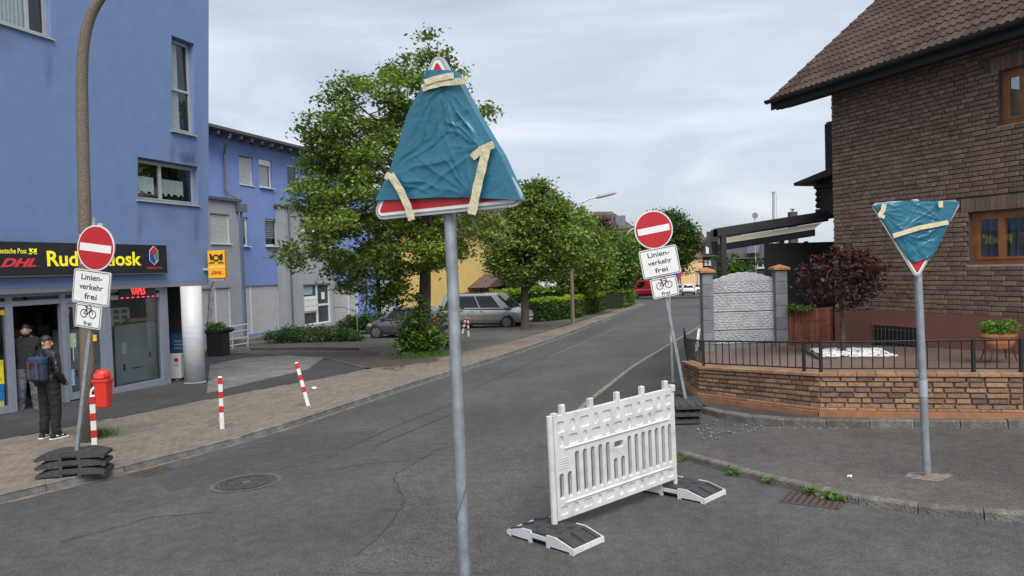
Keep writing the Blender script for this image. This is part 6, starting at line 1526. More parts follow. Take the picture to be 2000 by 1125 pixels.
# ================================================================ VEGETATION
rs = np.random.RandomState(5)
def leaf_object(name, C_, size, m, parent=None, up=.5, aspect=.62, fold=.0, nrm=None):
    """one leaf blade (four-cornered, pointed) at every row of C_"""
    n = len(C_); C_ = np.asarray(C_, float)
    N_ = rs.normal(size=(n, 3)); N_ /= np.linalg.norm(N_, axis=1)[:, None]; N_[:, 2] = np.abs(N_[:, 2])+up
    if nrm is not None: N_ += nrm
    N_ /= np.linalg.norm(N_, axis=1)[:, None]
    A = np.cross(N_, rs.normal(size=(n, 3))); A /= np.linalg.norm(A, axis=1)[:, None]; B = np.cross(N_, A)
    s = size*rs.uniform(.45, 1.4, n)[:, None]
    V = np.stack([C_-A*s*.5, C_+B*s*aspect*.5-A*s*.05, C_+A*s*.5-N_*s*.12, C_-B*s*aspect*.5-A*s*.05], axis=1).reshape(-1, 3)
    me = bpy.data.meshes.new(name); me.vertices.add(4*n); me.vertices.foreach_set('co', V.ravel())
    me.loops.add(4*n); me.loops.foreach_set('vertex_index', np.arange(4*n)); me.polygons.add(n); me.polygons.foreach_set('loop_start', np.arange(0, 4*n, 4)); me.polygons.foreach_set('loop_total', np.full(n, 4))
    me.update(calc_edges=True); me.materials.append(m)
    o = link(name, me, parent); o['kind'] = 'stuff'; return o
def clump_leaves(cen, per, sig, flat=.55):
    C_ = np.repeat(cen, per, axis=0); d = rs.normal(size=C_.shape)*sig; d[:, 2] *= flat
    d[:, 2] -= .25*np.hypot(d[:, 0], d[:, 1]); return C_+d
def crown_points(rows, depth, n, yk=.85, surf=.55, rough=.16, seed=0):
    """clump centres inside a crown whose outline is known row by row (pixel y, left x, right x) at a distance"""
    tab = []
    for py, xl_, xr_ in rows:
        a, c = D(xl_, py, depth), D(xr_, py, depth); tab.append(((a.z+c.z)/2, (a.x+c.x)/2, (c.x-a.x)/2))
    tab.sort(); zs = np.linspace(tab[0][0], tab[-1][0], 80); wz = np.array([interp(tab, z)[1] for z in zs])**1.3+.05; wz /= wz.sum()
    P = []
    while len(P) < n:
        z = rs.choice(zs, p=wz)+rs.uniform(-.08, .08); cx, hw_ = interp(tab, z); th = rs.uniform(0, 2*math.pi)
        r = (rs.uniform(0, 1)**(.5 if rs.uniform() > surf else .16))
        k = 1+rough*2*mn.noise(Vector((math.cos(th)*1.6+seed, math.sin(th)*1.6, z*.75)))
        r *= k; P.append((cx+r*hw_*math.cos(th), depth+r*hw_*yk*math.sin(th), z))
    return np.array(P)
def limbs(root, start, tr, targets, mw, k=12, z0=.35, rbase=.09):
    """limbs from the trunk to groups of clumps, each with its twigs"""
    T_ = np.array(targets); sel = T_[rs.choice(len(T_), k, replace=False)]
    for s in sel:
        f = rs.uniform(z0, 1); p0 = start.lerp(tr, f); p3 = Vector(s); mid = p0.lerp(p3, .5)+Vector((0, 0, .12*(p3-p0).length)); b = MB()
        pth = [p0, p0.lerp(mid, .5)+Vector((0, 0, .05)), mid, mid.lerp(p3, .5), p3]
        b.tube(pth, [rbase, rbase*.75, rbase*.5, rbase*.33, rbase*.12], 6)
        dd = np.linalg.norm(T_-np.array(mid.lerp(p3, .4)), axis=1)
        for j in np.argsort(dd)[:6]:
            q = Vector(T_[j]); a = pth[2+int(rs.randint(0, 2))]; b.tube([a, a.lerp(q, .55)+Vector((0, 0, .06)), q], [rbase*.3, rbase*.2, rbase*.06], 4)
        b.build('limb', mw, root)
M_bark = mat('bark', (.075, .058, .045), .95, var=.35, scale=9, bump=1.0, bscale=26)
M_barkg = mat('bark_grey', (.10, .085, .07), .95, var=.3, scale=9, bump=.8, bscale=30)
L_lin = leafmat('leaf_linden', (.105, .165, .03), (.195, .275, .05)); L_lin2 = leafmat('leaf_linden_light', (.16, .235, .04), (.27, .36, .07))
L_dk = leafmat('leaf_dark', (.03, .07, .018), (.065, .125, .03)); L_mid = leafmat('leaf_mid', (.06, .125, .018), (.125, .215, .035))
L_hedge = leafmat('leaf_hedge', (.035, .085, .012), (.075, .15, .02)); L_new = leafmat('leaf_new_growth', (.17, .30, .015), (.32, .46, .03), .45)
L_red = leafmat('leaf_copper', (.03, .018, .015), (.075, .034, .03), .25); L_red2 = leafmat('leaf_copper_young', (.12, .015, .02), (.22, .03, .03), .4)
def tree(label, px, py, depth, rows, ncl, per, leaf, sig, m, trunk_top, tr0=.16, tr1=.08, nl=14, surf=.55, mats2=None, bend=0.0, bark=None, seed=0, rough=.16, lr=.09, name='tree'):
    p = G(px, py, .09); p = D(px, py, depth); p.z = gz(p.x, depth)+.05
    t = thing(name, label, 'tree')
    top = D(trunk_top[0], trunk_top[1], depth); bk = bark or M_bark
    pth = [p-Vector((0, 0, .15)), p+Vector((0, 0, .12)), p.lerp(top, .3)+Vector((bend, 0, 0)), p.lerp(top, .65)+Vector((bend*.6, 0, 0)), top]
    MB().tube(pth, [tr0*1.5, tr0*1.12, tr0, lerp(tr0, tr1, .5), tr1], 12).build('trunk', bk, t, smooth=True)
    cen = crown_points(rows, depth, ncl, surf=surf, rough=rough, seed=seed)
    limbs(t, p.lerp(top, .5), top, cen, bk, nl, rbase=lr)
    h = int(len(cen)*.72)
    leaf_object('crown', clump_leaves(cen[:h], per, sig), leaf, m, t)
    leaf_object('crown_lighter_leaves', clump_leaves(cen[h:], per, sig*.9), leaf, mats2 or L_lin2, t)
    return p
t1 = tree('large linden tree with leafy shoots around its trunk by the parked hatchback', 824, 694, 24.2,
     [(66, 812, 838), (90, 795, 855), (115, 780, 870), (150, 722, 890), (180, 675, 900), (230, 632, 912), (280, 598, 938), (330, 590, 955), (400, 588, 962), (450, 582, 958), (490, 582, 925), (515, 600, 870), (540, 650, 800), (575, 695, 775), (590, 705, 760)], 430, 165, .14, .24, L_lin, (835, 330), tr0=.21, tr1=.10, nl=22, seed=1, bend=.04, rough=.3, surf=.5)
# leafy shoots at its foot
cen = np.array([(t1.x-.05+rs.normal()*.42, t1.y-.1+rs.normal()*.33, t1.z+.25+abs(rs.normal())*.75) for _ in range(120)])
tt = thing('trunk_shoots', 'dense green shoots growing around the foot of the large linden', 'shrub'); leaf_object('foliage', clump_leaves(cen, 34, .14), .15, L_mid, tt)
for k in range(9): a = rs.uniform(0, 6.28); MB().tube([(t1.x+.1*math.cos(a), t1.y+.1*math.sin(a), t1.z), (t1.x+.5*math.cos(a), t1.y+.45*math.sin(a), t1.z+1.1)], [.014, .004], 5).build('stem', M_bark, tt)
def grass(px, py, w_, d_, n, hgt, label, h=.1):
    p = G(px, py, h); b = MB()
    for i in range(n):
        x, y = p.x+rnd.gauss(0, w_), p.y+rnd.gauss(0, d_); a = rnd.uniform(0, 6.28); l = hgt*rnd.uniform(.5, 1.2); dx, dy = math.cos(a)*l*.45, math.sin(a)*l*.45; z = gz(x, y)+h
        b.add([(x-.004, y, z), (x+.004, y, z), (x+dx*.5+.003, y+dy*.5, z+l*.7), (x+dx*.5-.003, y+dy*.5, z+l*.7), (x+dx, y+dy, z+l*.85)], [(0, 1, 2, 3), (3, 2, 4)])
    tag(b.build('grass', L_grass), label, 'grass', kind='stuff')
L_grass = leafmat('grass_blade', (.04, .10, .012), (.10, .19, .03))
grass(826, 697, .55, .3, 700, .22, 'grass tuft around the foot of the large linden'); grass(186, 852, .16, .1, 300, .16, 'grass tuft at the foot of the lamp post'); grass(395, 744, .12, .05, 90, .12, 'small weeds at the foot of the column')
t2 = tree('round linden tree beside the silver minivan', 1026, 645, 34.2,
     [(352, 1025, 1060), (380, 1000, 1095), (410, 980, 1115), (450, 962, 1128), (490, 955, 1130), (515, 958, 1118), (532, 970, 1080), (545, 985, 1050)], 240, 130, .17, .29, L_lin, (1024, 545), tr0=.2, tr1=.17, nl=16, seed=4, lr=.11, surf=.65)
MB().lathe([(.9, 0), (.85, .05), (.3, .1)], 14, M=T(t2.x, t2.y, gz(t2.x, t2.y)+.06)).build('tree_pit', mat('soil_moss', (.085, .07, .035), .95, var=.4, scale=5, bump=.5), None); tag(bpy.data.objects['tree_pit'], 'earthy tree pit at the foot of the round linden', 'tree pit')
tree('tall green tree behind the concrete lamp post with arm', 1128, 620, 46, [(400, 1090, 1125), (430, 1075, 1148), (470, 1062, 1178), (510, 1062, 1195), (540, 1080, 1190), (560, 1105, 1180)], 300, 95, .23, .42, L_lin, (1125, 520), seed=9, nl=10)
tree('broad bushy tree at the bend of the street', 1190, 603, 56, [(452, 1165, 1205), (472, 1140, 1236), (500, 1120, 1240), (540, 1118, 1226), (575, 1130, 1218), (595, 1145, 1210)], 360, 95, .26, .48, L_mid, (1188, 500), seed=12, nl=10, mats2=L_lin)
tree('dark tall tree behind the leaning no-entry sign', 1300, 585, 80, [(412, 1286, 1318), (430, 1262, 1340), (460, 1250, 1352), (485, 1245, 1350), (508, 1250, 1340), (528, 1262, 1322)], 320, 85, .34, .6, L_dk, (1300, 500), seed=15, nl=8, mats2=L_mid)
tree('green tree behind the thin pale lamp', 1246, 580, 95, [(440, 1228, 1262), (470, 1215, 1275), (520, 1210, 1280), (560, 1215, 1270)], 160, 60, .3, .7, L_mid, (1246, 500), seed=17, nl=6, mats2=L_dk)
tree('copper red tree in front of the distant brown roof', 1174, 560, 82, [(424, 1165, 1186), (436, 1155, 1196), (450, 1152, 1198), (470, 1156, 1195)], 60, 60, .28, .5, L_red, (1174, 460), seed=19, nl=5, mats2=leafmat('leaf_copper_far', (.05, .018, .02), (.09, .03, .03)))
tree('dark evergreen tree behind the bright hedge', 1105, 600, 60, [(562, 1100, 1150), (575, 1092, 1162), (590, 1090, 1165), (600, 1092, 1165)], 90, 70, .22, .5, L_dk, (1105, 560), seed=21, nl=5, mats2=L_dk)
# hedges and low shrubs
def hedge(label, P, wd, h0, n, m, top=None, leaf=.1, name='hedge', z0=0.0, bulge=.1):
    """clipped hedge along ground points P (x, y)"""
    t = thing(name, label, 'hedge'); C_ = []; Tn = []
    L_ = [math.hypot(b[0]-a[0], b[1]-a[1]) for a, b in zip(P, P[1:])]; tot = sum(L_)
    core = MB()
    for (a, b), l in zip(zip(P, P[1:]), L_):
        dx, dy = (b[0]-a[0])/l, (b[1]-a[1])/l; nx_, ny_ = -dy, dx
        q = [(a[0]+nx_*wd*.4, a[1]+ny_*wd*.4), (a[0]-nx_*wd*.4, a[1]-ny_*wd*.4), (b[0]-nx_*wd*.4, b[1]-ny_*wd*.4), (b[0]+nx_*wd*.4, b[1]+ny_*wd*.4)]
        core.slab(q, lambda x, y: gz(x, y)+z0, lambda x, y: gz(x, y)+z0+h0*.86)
        for _ in range(int(n*l/tot)):
            s = rs.uniform(0, l); face = rs.uniform(); k = 1+.12*mn.noise(Vector((a[0]+dx*s, a[1]+dy*s, 0))*1.3)
            if face < .4: o_, z = rs.uniform(-.5, .5)*wd, h0*k*(1+rs.normal()*.03)
            else: o_, z = (rs.choice((-.5, .5))*(1+rs.normal()*.06))*wd, rs.uniform(0, 1)*h0*k
            x, y = a[0]+dx*s+nx_*o_, a[1]+dy*s+ny_*o_
            (Tn if (top and z > h0*.86) else C_).append((x, y, gz(x, y)+z0+z))
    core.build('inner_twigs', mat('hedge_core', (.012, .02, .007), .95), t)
    leaf_object('foliage', np.array(C_), leaf, m, t, up=.2)
    if Tn: leaf_object('new_growth', np.array(Tn)+np.array([0, 0, .02]), leaf, top, t, up=.2)
    return t
h0 = [G(*p, .1).to_2d() for p in ((985, 622), (1040, 622), (1113, 623), (1165, 610))]
hedge('clipped hedge with bright green tops beside the walkway', [G(1040, 629, .1).to_2d(), G(1110, 622, .1).to_2d(), G(1168, 607, .1).to_2d()], 1.0, 1.35, 9000, L_hedge, L_new, .16)
hedge('second clipped hedge with bright green tops standing behind the first', [G(960, 618, .1).to_2d(), G(1035, 614, .1).to_2d(), G(1120, 608, .1).to_2d()], 1.3, 1.9, 9000, L_hedge, L_new, .17)
hedge('dark low hedge at the bend by the red van', [G(1196, 603, .1).to_2d(), G(1222, 594, .1).to_2d()], 1.6, 1.4, 3500, L_mid, None, .2)
hedge('climbing greenery on the wall of the yellow house', [D(1003, 590, 62).to_2d(), D(1040, 590, 66).to_2d()], 1.2, 4.3, 5000, L_mid, None, .22)
def shrub(label, pts, depth, n, leaf, m, flat=.4):
    t = thing('shrub', label, 'shrub'); cen = []
    for px0, px1, py0, py1 in pts:
        for _ in range(n):
            x = rs.uniform(px0, px1); f = (x-px0)/(px1-px0); e = math.sqrt(max(0, 1-(2*f-1)**2))**.6; y = lerp(py1, lerp(py1, py0, e), rs.uniform(.1, 1)); dd = depth+rs.uniform(-.9, .9)
            p = D(x, y, dd); p.z = max(p.z, gz(p.x, p.y)+.05); cen.append(tuple(p))
    leaf_object('foliage', clump_leaves(np.array(cen), 30, .16), leaf, m, t, up=.6)
    for k in range(0, len(cen), max(1, len(cen)//10)): c = cen[k]; MB().tube([(c[0], c[1], gz(c[0], c[1])), c], [.02, .006], 5).build('stem', M_bark, t)
shrub('low spreading evergreen shrub in front of the house entrance', [(520, 702, 637, 666)], 33.5, 190, .12, leafmat('leaf_juniper', (.03, .075, .016), (.07, .14, .03)))
shrub('dark rounded hedge left of the parked hatchback', [(664, 790, 610, 645)], 38.5, 190, .13, L_dk)
cen = np.array([tuple(D(rs.uniform(406, 436), rs.uniform(630, 646), 27.4+rs.uniform(-.3, .3))) for _ in range(45)]); tt = thing('planter_plant', 'pale green leafy plant growing in the black planter', 'plant'); leaf_object('foliage', clump_leaves(cen, 22, .09), .09, leafmat('leaf_pale', (.06, .13, .03), (.16, .26, .08)), tt); MB().tube([(cen[:, 0].mean(), 27.4, cen[:, 2].min()-.2), (cen[:, 0].mean(), 27.4, cen[:, 2].max())], [.02, .006], 5).build('stem', M_bark, tt)
# copper tree in the garden
def copper():
    yy = 13.4; p = D(1647, 699, yy); t = thing('copper_tree', 'small round tree with dark red leaves in a bed of white pebbles', 'tree'); top = D(1640, 560, yy)
    MB().tube([p-Vector((0, 0, .1)), p.lerp(top, .4)+Vector((.02, 0, 0)), top], [.055, .042, .035], 10).build('trunk', M_barkg, t, smooth=True)
    rows = [(486, 1640, 1665), (500, 1612, 1690), (520, 1582, 1715), (545, 1572, 1728), (570, 1575, 1720), (590, 1600, 1690)]
    cen = crown_points(rows, yy, 115, seed=31, rough=.2, surf=.6); limbs(t, p.lerp(top, .8), top, cen, M_barkg, 10, rbase=.022)
    leaf_object('crown', clump_leaves(cen, 34, .09), .085, L_red, t, up=.35, aspect=.55)
    tips = crown_points([(474, 1635, 1668), (492, 1600, 1695), (515, 1568, 1722), (540, 1562, 1735)], yy, 40, seed=31, surf=.95); leaf_object('young_leaves', clump_leaves(tips, 9, .05), .07, L_red2, t, up=.3, aspect=.5)
    return p
pc = copper()
zc0 = .46
bed = thing('pebble_bed', 'square garden bed edge around the small red-leaved tree', 'flower bed', (pc.x+.15, pc.y-.05, zc0-.06), rad(-12))
for a in (0, 90, 180, 270): MB().box(-.75, .75, -.75, -.70, 0, .09).build('edge_board', M_kerbd, bed, M=RZ(rad(a)))
MB().box(-.69, .69, -.69, .69, 0, .05).build('soil', M_dirt, bed)
b = MB()
for i in range(520):
    s_ = rnd.uniform(.02, .042); x, y = rnd.uniform(-.62, .62), rnd.uniform(-.62, .62); P = []
    ico = [(0, 0, 1), (.89, 0, .45), (.28, .85, .45), (-.72, .53, .45), (-.72, -.53, .45), (.28, -.85, .45), (.72, .53, -.45), (-.28, .85, -.45), (-.89, 0, -.45), (-.28, -.85, -.45), (.72, -.53, -.45)]
    fc = [(0, 1, 2), (0, 2, 3), (0, 3, 4), (0, 4, 5), (0, 5, 1), (1, 6, 2), (2, 6, 7), (2, 7, 3), (3, 7, 8), (3, 8, 4), (4, 8, 9), (4, 9, 5), (5, 9, 10), (5, 10, 1), (1, 10, 6)]
    b.add([(s_*1.2*q[0], s_*q[1], s_*.8*q[2]) for q in ico], fc, T(x, y, .06+rnd.uniform(0, .06)*(1-max(abs(x), abs(y)))) @ RZ(rnd.uniform(0, 6)) @ RY(rnd.uniform(-.4, .4)))
o = b.build('pebbles', mat('white_pebble', (.68, .67, .65), .7, var=.1, island=.1), bed); o['kind'] = 'stuff'
# shrub behind the stone wall, pot plant, ivy on the fence, weeds at the kerb
cen = np.array([tuple(D(1428+rs.normal()*20, 524+rs.normal()*13, 17.2+rs.uniform(-.4, .4))) for _ in range(70)]); tt = thing('garden_shrub', 'light green garden shrub behind the stone panel wall', 'shrub'); leaf_object('foliage', clump_leaves(cen, 16, .10), .13, leafmat('leaf_fresh', (.06, .14, .018), (.15, .27, .05)), tt, aspect=.4)
for k in range(6): c = cen[k*8]; MB().tube([(D(1428, 600, 17.2).x, 17.2, .3), tuple(c)], [.02, .006], 5).build('stem', M_bark, tt)
cen = np.array([(pot_top.x+rs.normal()*.12, pot_top.y+rs.normal()*.08, pot_top.z+.03+abs(rs.normal())*.075) for _ in range(60)]); tt = thing('pot_plant', 'low leafy green plant filling the terracotta bowl', 'plant'); leaf_object('foliage', clump_leaves(cen, 14, .035), .05, leafmat('leaf_pot', (.07, .17, .015), (.16, .32, .04)), tt); MB().tube([tuple(pot_top-Vector((0, 0, .05))), tuple(pot_top+Vector((0, 0, .08)))], .01, 5).build('stem', M_bark, tt)
cen = np.array([tuple(D(rs.uniform(1540, 1590), 600+rs.normal()*3, 15.35)) for _ in range(30)]); tt = thing('ivy', 'green creeper along the top of the reed fence', 'plant'); leaf_object('foliage', clump_leaves(cen, 9, .04), .06, L_mid, tt)
for px, py, k, lb in ((1627, 972, 60, 'weed clump at the drain grate by the kerb'), (1590, 962, 40, 'weeds in the kerb joint behind the drain grate'), (1507, 941, 26, 'small weed in the kerb left of the drain grate'), (1430, 926, 18, 'small weed at the kerb near the barrier foot'), (1654, 975, 40, 'spreading weed right of the drain grate'), (1330, 898, 16, 'tiny weed at the start of the kerb')):
    p = G(px, py, .02); tt = thing('weed', lb, 'weed'); leaf_object('foliage', np.array([(p.x+rs.normal()*.055, p.y+rs.normal()*.03, p.z+abs(rs.normal())*.03) for _ in range(k*2)]), .055, leafmat('leaf_weed', (.05, .13, .012), (.12, .25, .03)), tt, up=.3, aspect=.45)
# ================================================================ FAR HOUSES, VEHICLES, PEOPLE
def far_house(name, label, px0, px1, eave, ridge, yy, wallm, roofm, hip=.25, dep=8, rot=0.0, wins=(), base=600):
    a, c = D(px0, eave, yy), D(px1, eave, yy); w_ = c.x-a.x; zb = gz(a.x, yy)-.5; ze = D((px0+px1)/2, eave, yy).z-zb; zr = D((px0+px1)/2, ridge, yy).z-zb
    t = thing(name, label, 'house', (a.x, yy, zb), rot); holes = []
    Fq = Frame(a.x, yy, math.cos(rot), math.sin(rot), zb)
    for x0, y0, x1, y1 in wins: p, q = Fq.px(x0, (y0+y1)/2), Fq.px(x1, (y0+y1)/2); holes.append((p[0], q[0], Fq.px(x0, y1)[1], Fq.px(x0, y0)[1]))
    b = wall_holes(0, w_, 0, ze, [(*h, .15) for h in holes]); b.add([(0, 0, 0), (0, dep, 0), (0, dep, ze), (0, 0, ze)], [(3, 2, 1, 0)]).add([(w_, 0, 0), (w_, dep, 0), (w_, dep, ze), (w_, 0, ze)], [(0, 1, 2, 3)])
    b.build('wall', wallm, t)
    for h in holes: window(t, *h, .1, n=2, gm=M_glassd)
    o = .4; hx = w_*hip; R_ = [(-o, -o, ze), (w_+o, -o, ze), (w_+o, dep+o, ze), (-o, dep+o, ze), (hx, dep/2, zr), (w_-hx, dep/2, zr)]
    rf = MB().add(R_, [(0, 1, 5, 4), (1, 2, 5), (2, 3, 4, 5), (3, 0, 4), (3, 2, 1, 0)]).build('roof', roofm, t)
    return t, w_, ze, zr, rf
def tilemat(name, c1, c2, sc):
    m = brickmat(name, c1, c2, tuple(x*.4 for x in c1), sc, 0, .5, .5); 
    nt = m.node_tree; mp = [n for n in nt.nodes if n.type == 'MAPPING'][0]; mp.inputs['Rotation'].default_value = (rad(60), 0, 0); return m
M_tr1 = tilemat('far_roof_tiles', (.12, .078, .068), (.095, .062, .054), 1.6); M_crm = mat('cream_render', (.55, .43, .24), .9, var=.06); M_slate = mat('slate_cladding', (.035, .035, .04), .7, var=.25, scale=6)
M_yel2 = mat('ochre_render', (.62, .44, .21), .9, var=.06)
t, w_, ze, zr, rf = far_house('tiled_house', 'distant house with brown hipped roof and dormer behind the trees', 1128, 1236, 448, 409, 100, M_crm, M_tr1, hip=.3, wins=((1208, 452, 1222, 470),))
MB().box(w_*.70, w_*.88, .3, 3, ze+.4, ze+1.9).build('dormer', mat('dormer_zinc', (.14, .17, .21), .5, metal=.3), rf); MB().box(w_*.2, w_*.29, .6, 1.6, ze+.6, zr+.1).build('chimney', mat('chimney_white', (.5, .5, .5), .8), rf)
t, w_, ze, zr, rf = far_house('ochre_house', 'ochre yellow house with brown tiled roof behind the far parked cars', 1310, 1392, 504, 456, 112, M_yel2, M_tr1, hip=.05, wins=((1324, 533, 1332, 560), (1358, 535, 1364, 560), (1367, 535, 1373, 558)))
for k, x in enumerate((.55, .62, .8)): MB().box(w_*x, w_*x+.7, 3.5, 4.3, zr-.6, zr+.9-.2*k).build('chimney', mat('chimney_dark', (.06, .055, .05), .8), rf)
t, w_, ze, zr, rf = far_house('slate_house', 'dark slate clad house with pointed gable behind the garden shrub', 1372, 1440, 500, 455, 78, M_slate, M_tr1, hip=.02, rot=rad(-22), wins=((1376, 508, 1382, 518), (1384, 508, 1389, 518)))
g0 = w_*.12; MB().prism([(0, ze-.1), (w_*.3, ze-.1), (w_*.15, zr-.1)], -.3, 3).build('gable', M_slate, rf); MB().box(w_*.11, w_*.19, -.36, -.3, ze+.3, ze+1.1).build('gable_window', M_pvc, rf)
t, w_, ze, zr, rf = far_house('dark_roof_house', 'dark house with solar panel roof behind the terrace roof', 1424, 1515, 505, 466, 48, M_slate, mat('dark_roof', (.05, .045, .045), .7, var=.2, scale=4), hip=.05, rot=rad(-22), wins=((1478, 508, 1502, 524),))
MB().add([(w_*.35, -.2, ze+.25), (w_*.6, -.2, ze+.25), (w_*.62, 2.9, zr-.25), (w_*.37, 2.9, zr-.25)], [(0, 1, 2, 3)]).build('solar_panel', mat('solar', (.012, .015, .03), .15), rf, M=T(0, -.12, .12))
t = thing('metal_flue', 'slim steel chimney flue rising behind the terrace roof', 'chimney'); a, c = D(1511, 440, 30), D(1511, 377, 30); MB().tube([(a.x, 30, 1), a, c], .055, 10).build('pipe', M_lip, t); MB().lathe([(.08, 0), (.08, .05), (.02, .09)], 10, M=Matrix.Translation(c)).build('cap', M_lip, t); MB().tube([a+Vector((.12, 0, 0)), c+Vector((.12, 0, -.05))], .01, 5).build('stay', M_lip, t)
t = thing('satellite_dish', 'small grey satellite dish on a mast behind the terrace roof', 'dish'); c = D(1474, 421, 30); MB().tube([(c.x, 30, 1.5), tuple(c)], .02, 6).build('mast', M_lip, t); MB().lathe([(.02, 0), (.09, .015), (.13, .05)], 14, M=Matrix.Translation(c) @ RX).build('reflector', mat('dish_grey', (.2, .2, .21), .5), t)
t = thing('roof_cowl', 'dark chimney cowl on the roof ridge right of the steel flue', 'chimney'); c = D(1548, 414, 30); MB().box(-.15, .15, -.15, .15, -1.5, 0, Matrix.Translation(c)).build('stack', MATS['chimney_dark'], t); MB().lathe([(.05, .0), (.05, .1), (.14, .12), (.02, .18)], 10, M=Matrix.Translation(c)).build('cowl', M_lip, t)

# ---------- vehicles
M_tyre = mat('tyre', (.018, .018, .019), .8); M_rim = mat('rim', (.45, .46, .47), .35, metal=.7); M_cg = mat('car_glass', (.012, .014, .016), .08, var=.2, spec=.45); M_blkp = mat('black_plastic', (.02, .02, .021), .6)
M_tail = mat('tail_light', (.35, .01, .01), .2); M_headl = mat('head_light', (.55, .56, .58), .12)
def car(name, label, M, paint, kind, cat='car', group=None):
    t = thing(name, label, cat, M=M, group=group)
    if kind == 'hatch': L_, W_, H_, belt, wb, wr = 3.97, 1.70, 1.46, .92, 2.49, .305; K = [(-1.98, .50, .78, .70), (-1.9, .34, .93, .80), (-1.5, .2, .95, .85), (-.6, .18, .93, .85), (.6, .18, .90, .85), (1.05, .19, .92, .84), (1.6, .2, .80, .80), (1.88, .26, .68, .70), (1.98, .36, .55, .58)]; cab = (1.12, .38, -1.25, -1.9)
    elif kind == 'van': L_, W_, H_, belt, wb, wr = 5.1, 1.95, 1.86, 1.07, 3.08, .345; K = [(-2.55, .5, .95, .86), (-2.48, .32, 1.08, .93), (-2.0, .22, 1.09, .975), (-.5, .2, 1.07, .975), (.9, .2, 1.05, .975), (1.5, .22, 1.08, .96), (2.15, .24, .97, .92), (2.44, .28, .84, .82), (2.55, .4, .62, .66)]; cab = (1.75, .80, -2.25, -2.5)
    else: L_, W_, H_, belt, wb, wr = 5.2, 1.98, 2.1, 1.15, 3.2, .34; K = [(-2.6, .3, 1.15, .95), (-2.5, .25, 1.16, .99), (-1, .25, 1.16, .99), (1.2, .25, 1.12, .99), (1.7, .25, 1.1, .97), (2.3, .28, .98, .93), (2.55, .35, .8, .8), (2.6, .45, .65, .7)]; cab = (1.85, 1.15, -2.5, -2.58)
    rings = []
    for x, zb, zt_, hw_ in K:
        h = [(0, zb), (hw_*.8, zb), (hw_*.95, zb+.08), (hw_, lerp(zb, zt_, .45)), (hw_*.985, lerp(zb, zt_, .78)), (hw_*.9, zt_-.015), (hw_*.5, zt_+.02), (0, zt_+.03)]
        rings.append([(x, -y, z) for y, z in h]+[(x, y, z) for y, z in h[-2:0:-1]])
    b = MB(); n = len(rings[0])
    for i in range(len(rings)-1):
        for j in range(n): pass
    vs = [p for r in rings for p in r]; fs = [(i*n+j, (i+1)*n+j, (i+1)*n+(j+1) % n, i*n+(j+1) % n) for i in range(len(rings)-1) for j in range(n)]
    fs += [tuple(range(n)), tuple(range(len(vs)-1, len(vs)-n-1, -1))]
    body = b.add(vs, fs).build('body', paint, t, smooth=True); md = body.modifiers.new('s', 'SUBSURF'); md.levels = md.render_levels = 2
    # greenhouse
    hb, hr = W_/2*.90, W_/2*.72; xa, xb_, xc, xd = cab; zb, zr = belt-.02, H_
    def side(s, f, v, o=0.0):      # s side, f 0 front..1 rear, v 0 belt..1 roof
        xf, xr = lerp(xa, xb_, v), lerp(xd, xc, v); y = lerp(hb, hr, v)+o+.05*math.sin(math.pi*min(v, .999))*.4
        return (lerp(xf, xr, f), s*y, lerp(zb, zr, v))
    rows = []
    nv = 6
    for i in range(9):
        f = i/8; rows.append([side(-1, f, k/nv*.93) for k in range(nv+1)]+[(side(-1, f, .98)[0], -hr*.55, zr+.015), (side(-1, f, 1)[0], 0, zr+.03), (side(1, f, .98)[0], hr*.55, zr+.015)]+[side(1, f, k/nv*.93) for k in range(nv, -1, -1)])
    g = MB().grid(rows, flip=True); m_ = len(rows[0]); g.add(rows[0], [tuple(range(m_))]); g.add(rows[-1], [tuple(range(m_-1, -1, -1))])
    g.build('roof', paint, t)
    def pane(nm, s, f0a, f1a, f0b, f1b, v0, v1):
        MB().grid([[side(s, lerp(f0a, f0b, k/6), lerp(v0, v1, k/6), .016), side(s, lerp(f1a, f1b, k/6), lerp(v0, v1, k/6), .016)] for k in range(7)], flip=s < 0).build(nm, M_cg, t)
    sp_ = {'hatch': ((.09, .43, .06, .42), (.46, .76, .45, .76), (.79, .9, .79, .88)), 'van': ((.12, .40, .10, .395), (.42, .70, .415, .69), (.715, .93, .71, .9)), 'cargo': ((.05, .24, .04, .24),)}[kind]
    for s in (-1, 1):
        for q in sp_: pane('side_window', s, *q, .10, .86)
        for x_ in (wb/2, -wb/2):
            A = MB().lathe([(wr+.06, -.02), (wr+.06, .0)], 24, M=T(x_+.03, s*(W_/2-.035), wr) @ Matrix.Rotation(-s*math.pi/2, 4, 'X')); A.build('wheel_arch', M_blkp, t)
            w_ = MB().lathe([(wr*.6, -.16), (wr*.96, -.16), (wr, -.12), (wr, .0), (wr*.95, .03), (wr*.68, .03)], 24, M=T(x_+.03, s*(W_/2-.045), wr) @ Matrix.Rotation(-s*math.pi/2, 4, 'X')).build('wheel', M_tyre, t)
            MB().lathe([(wr*.68, 0), (wr*.68, .015), (wr*.62, .02)], 20, M=T(x_+.03, s*(W_/2-.02), wr) @ Matrix.Rotation(-s*math.pi/2, 4, 'X')).build('rim', mat('rim_dark_well', (.05, .05, .05), .5), w_)
            for k in range(7): MB().box(.03, wr*.66, -.028, .028, .02, .032).build('spoke', M_rim, w_, M=T(x_+.03, s*(W_/2-.02), wr) @ Matrix.Rotation(-s*math.pi/2, 4, 'X') @ RZ(k*2*math.pi/7))
            MB().lathe([(wr*.7, .02), (wr*.7, .03), (wr*.63, .03), (wr*.63, .02)], 20, M=T(x_+.03, s*(W_/2-.02), wr) @ Matrix.Rotation(-s*math.pi/2, 4, 'X')).build('rim_ring', M_rim, w_)
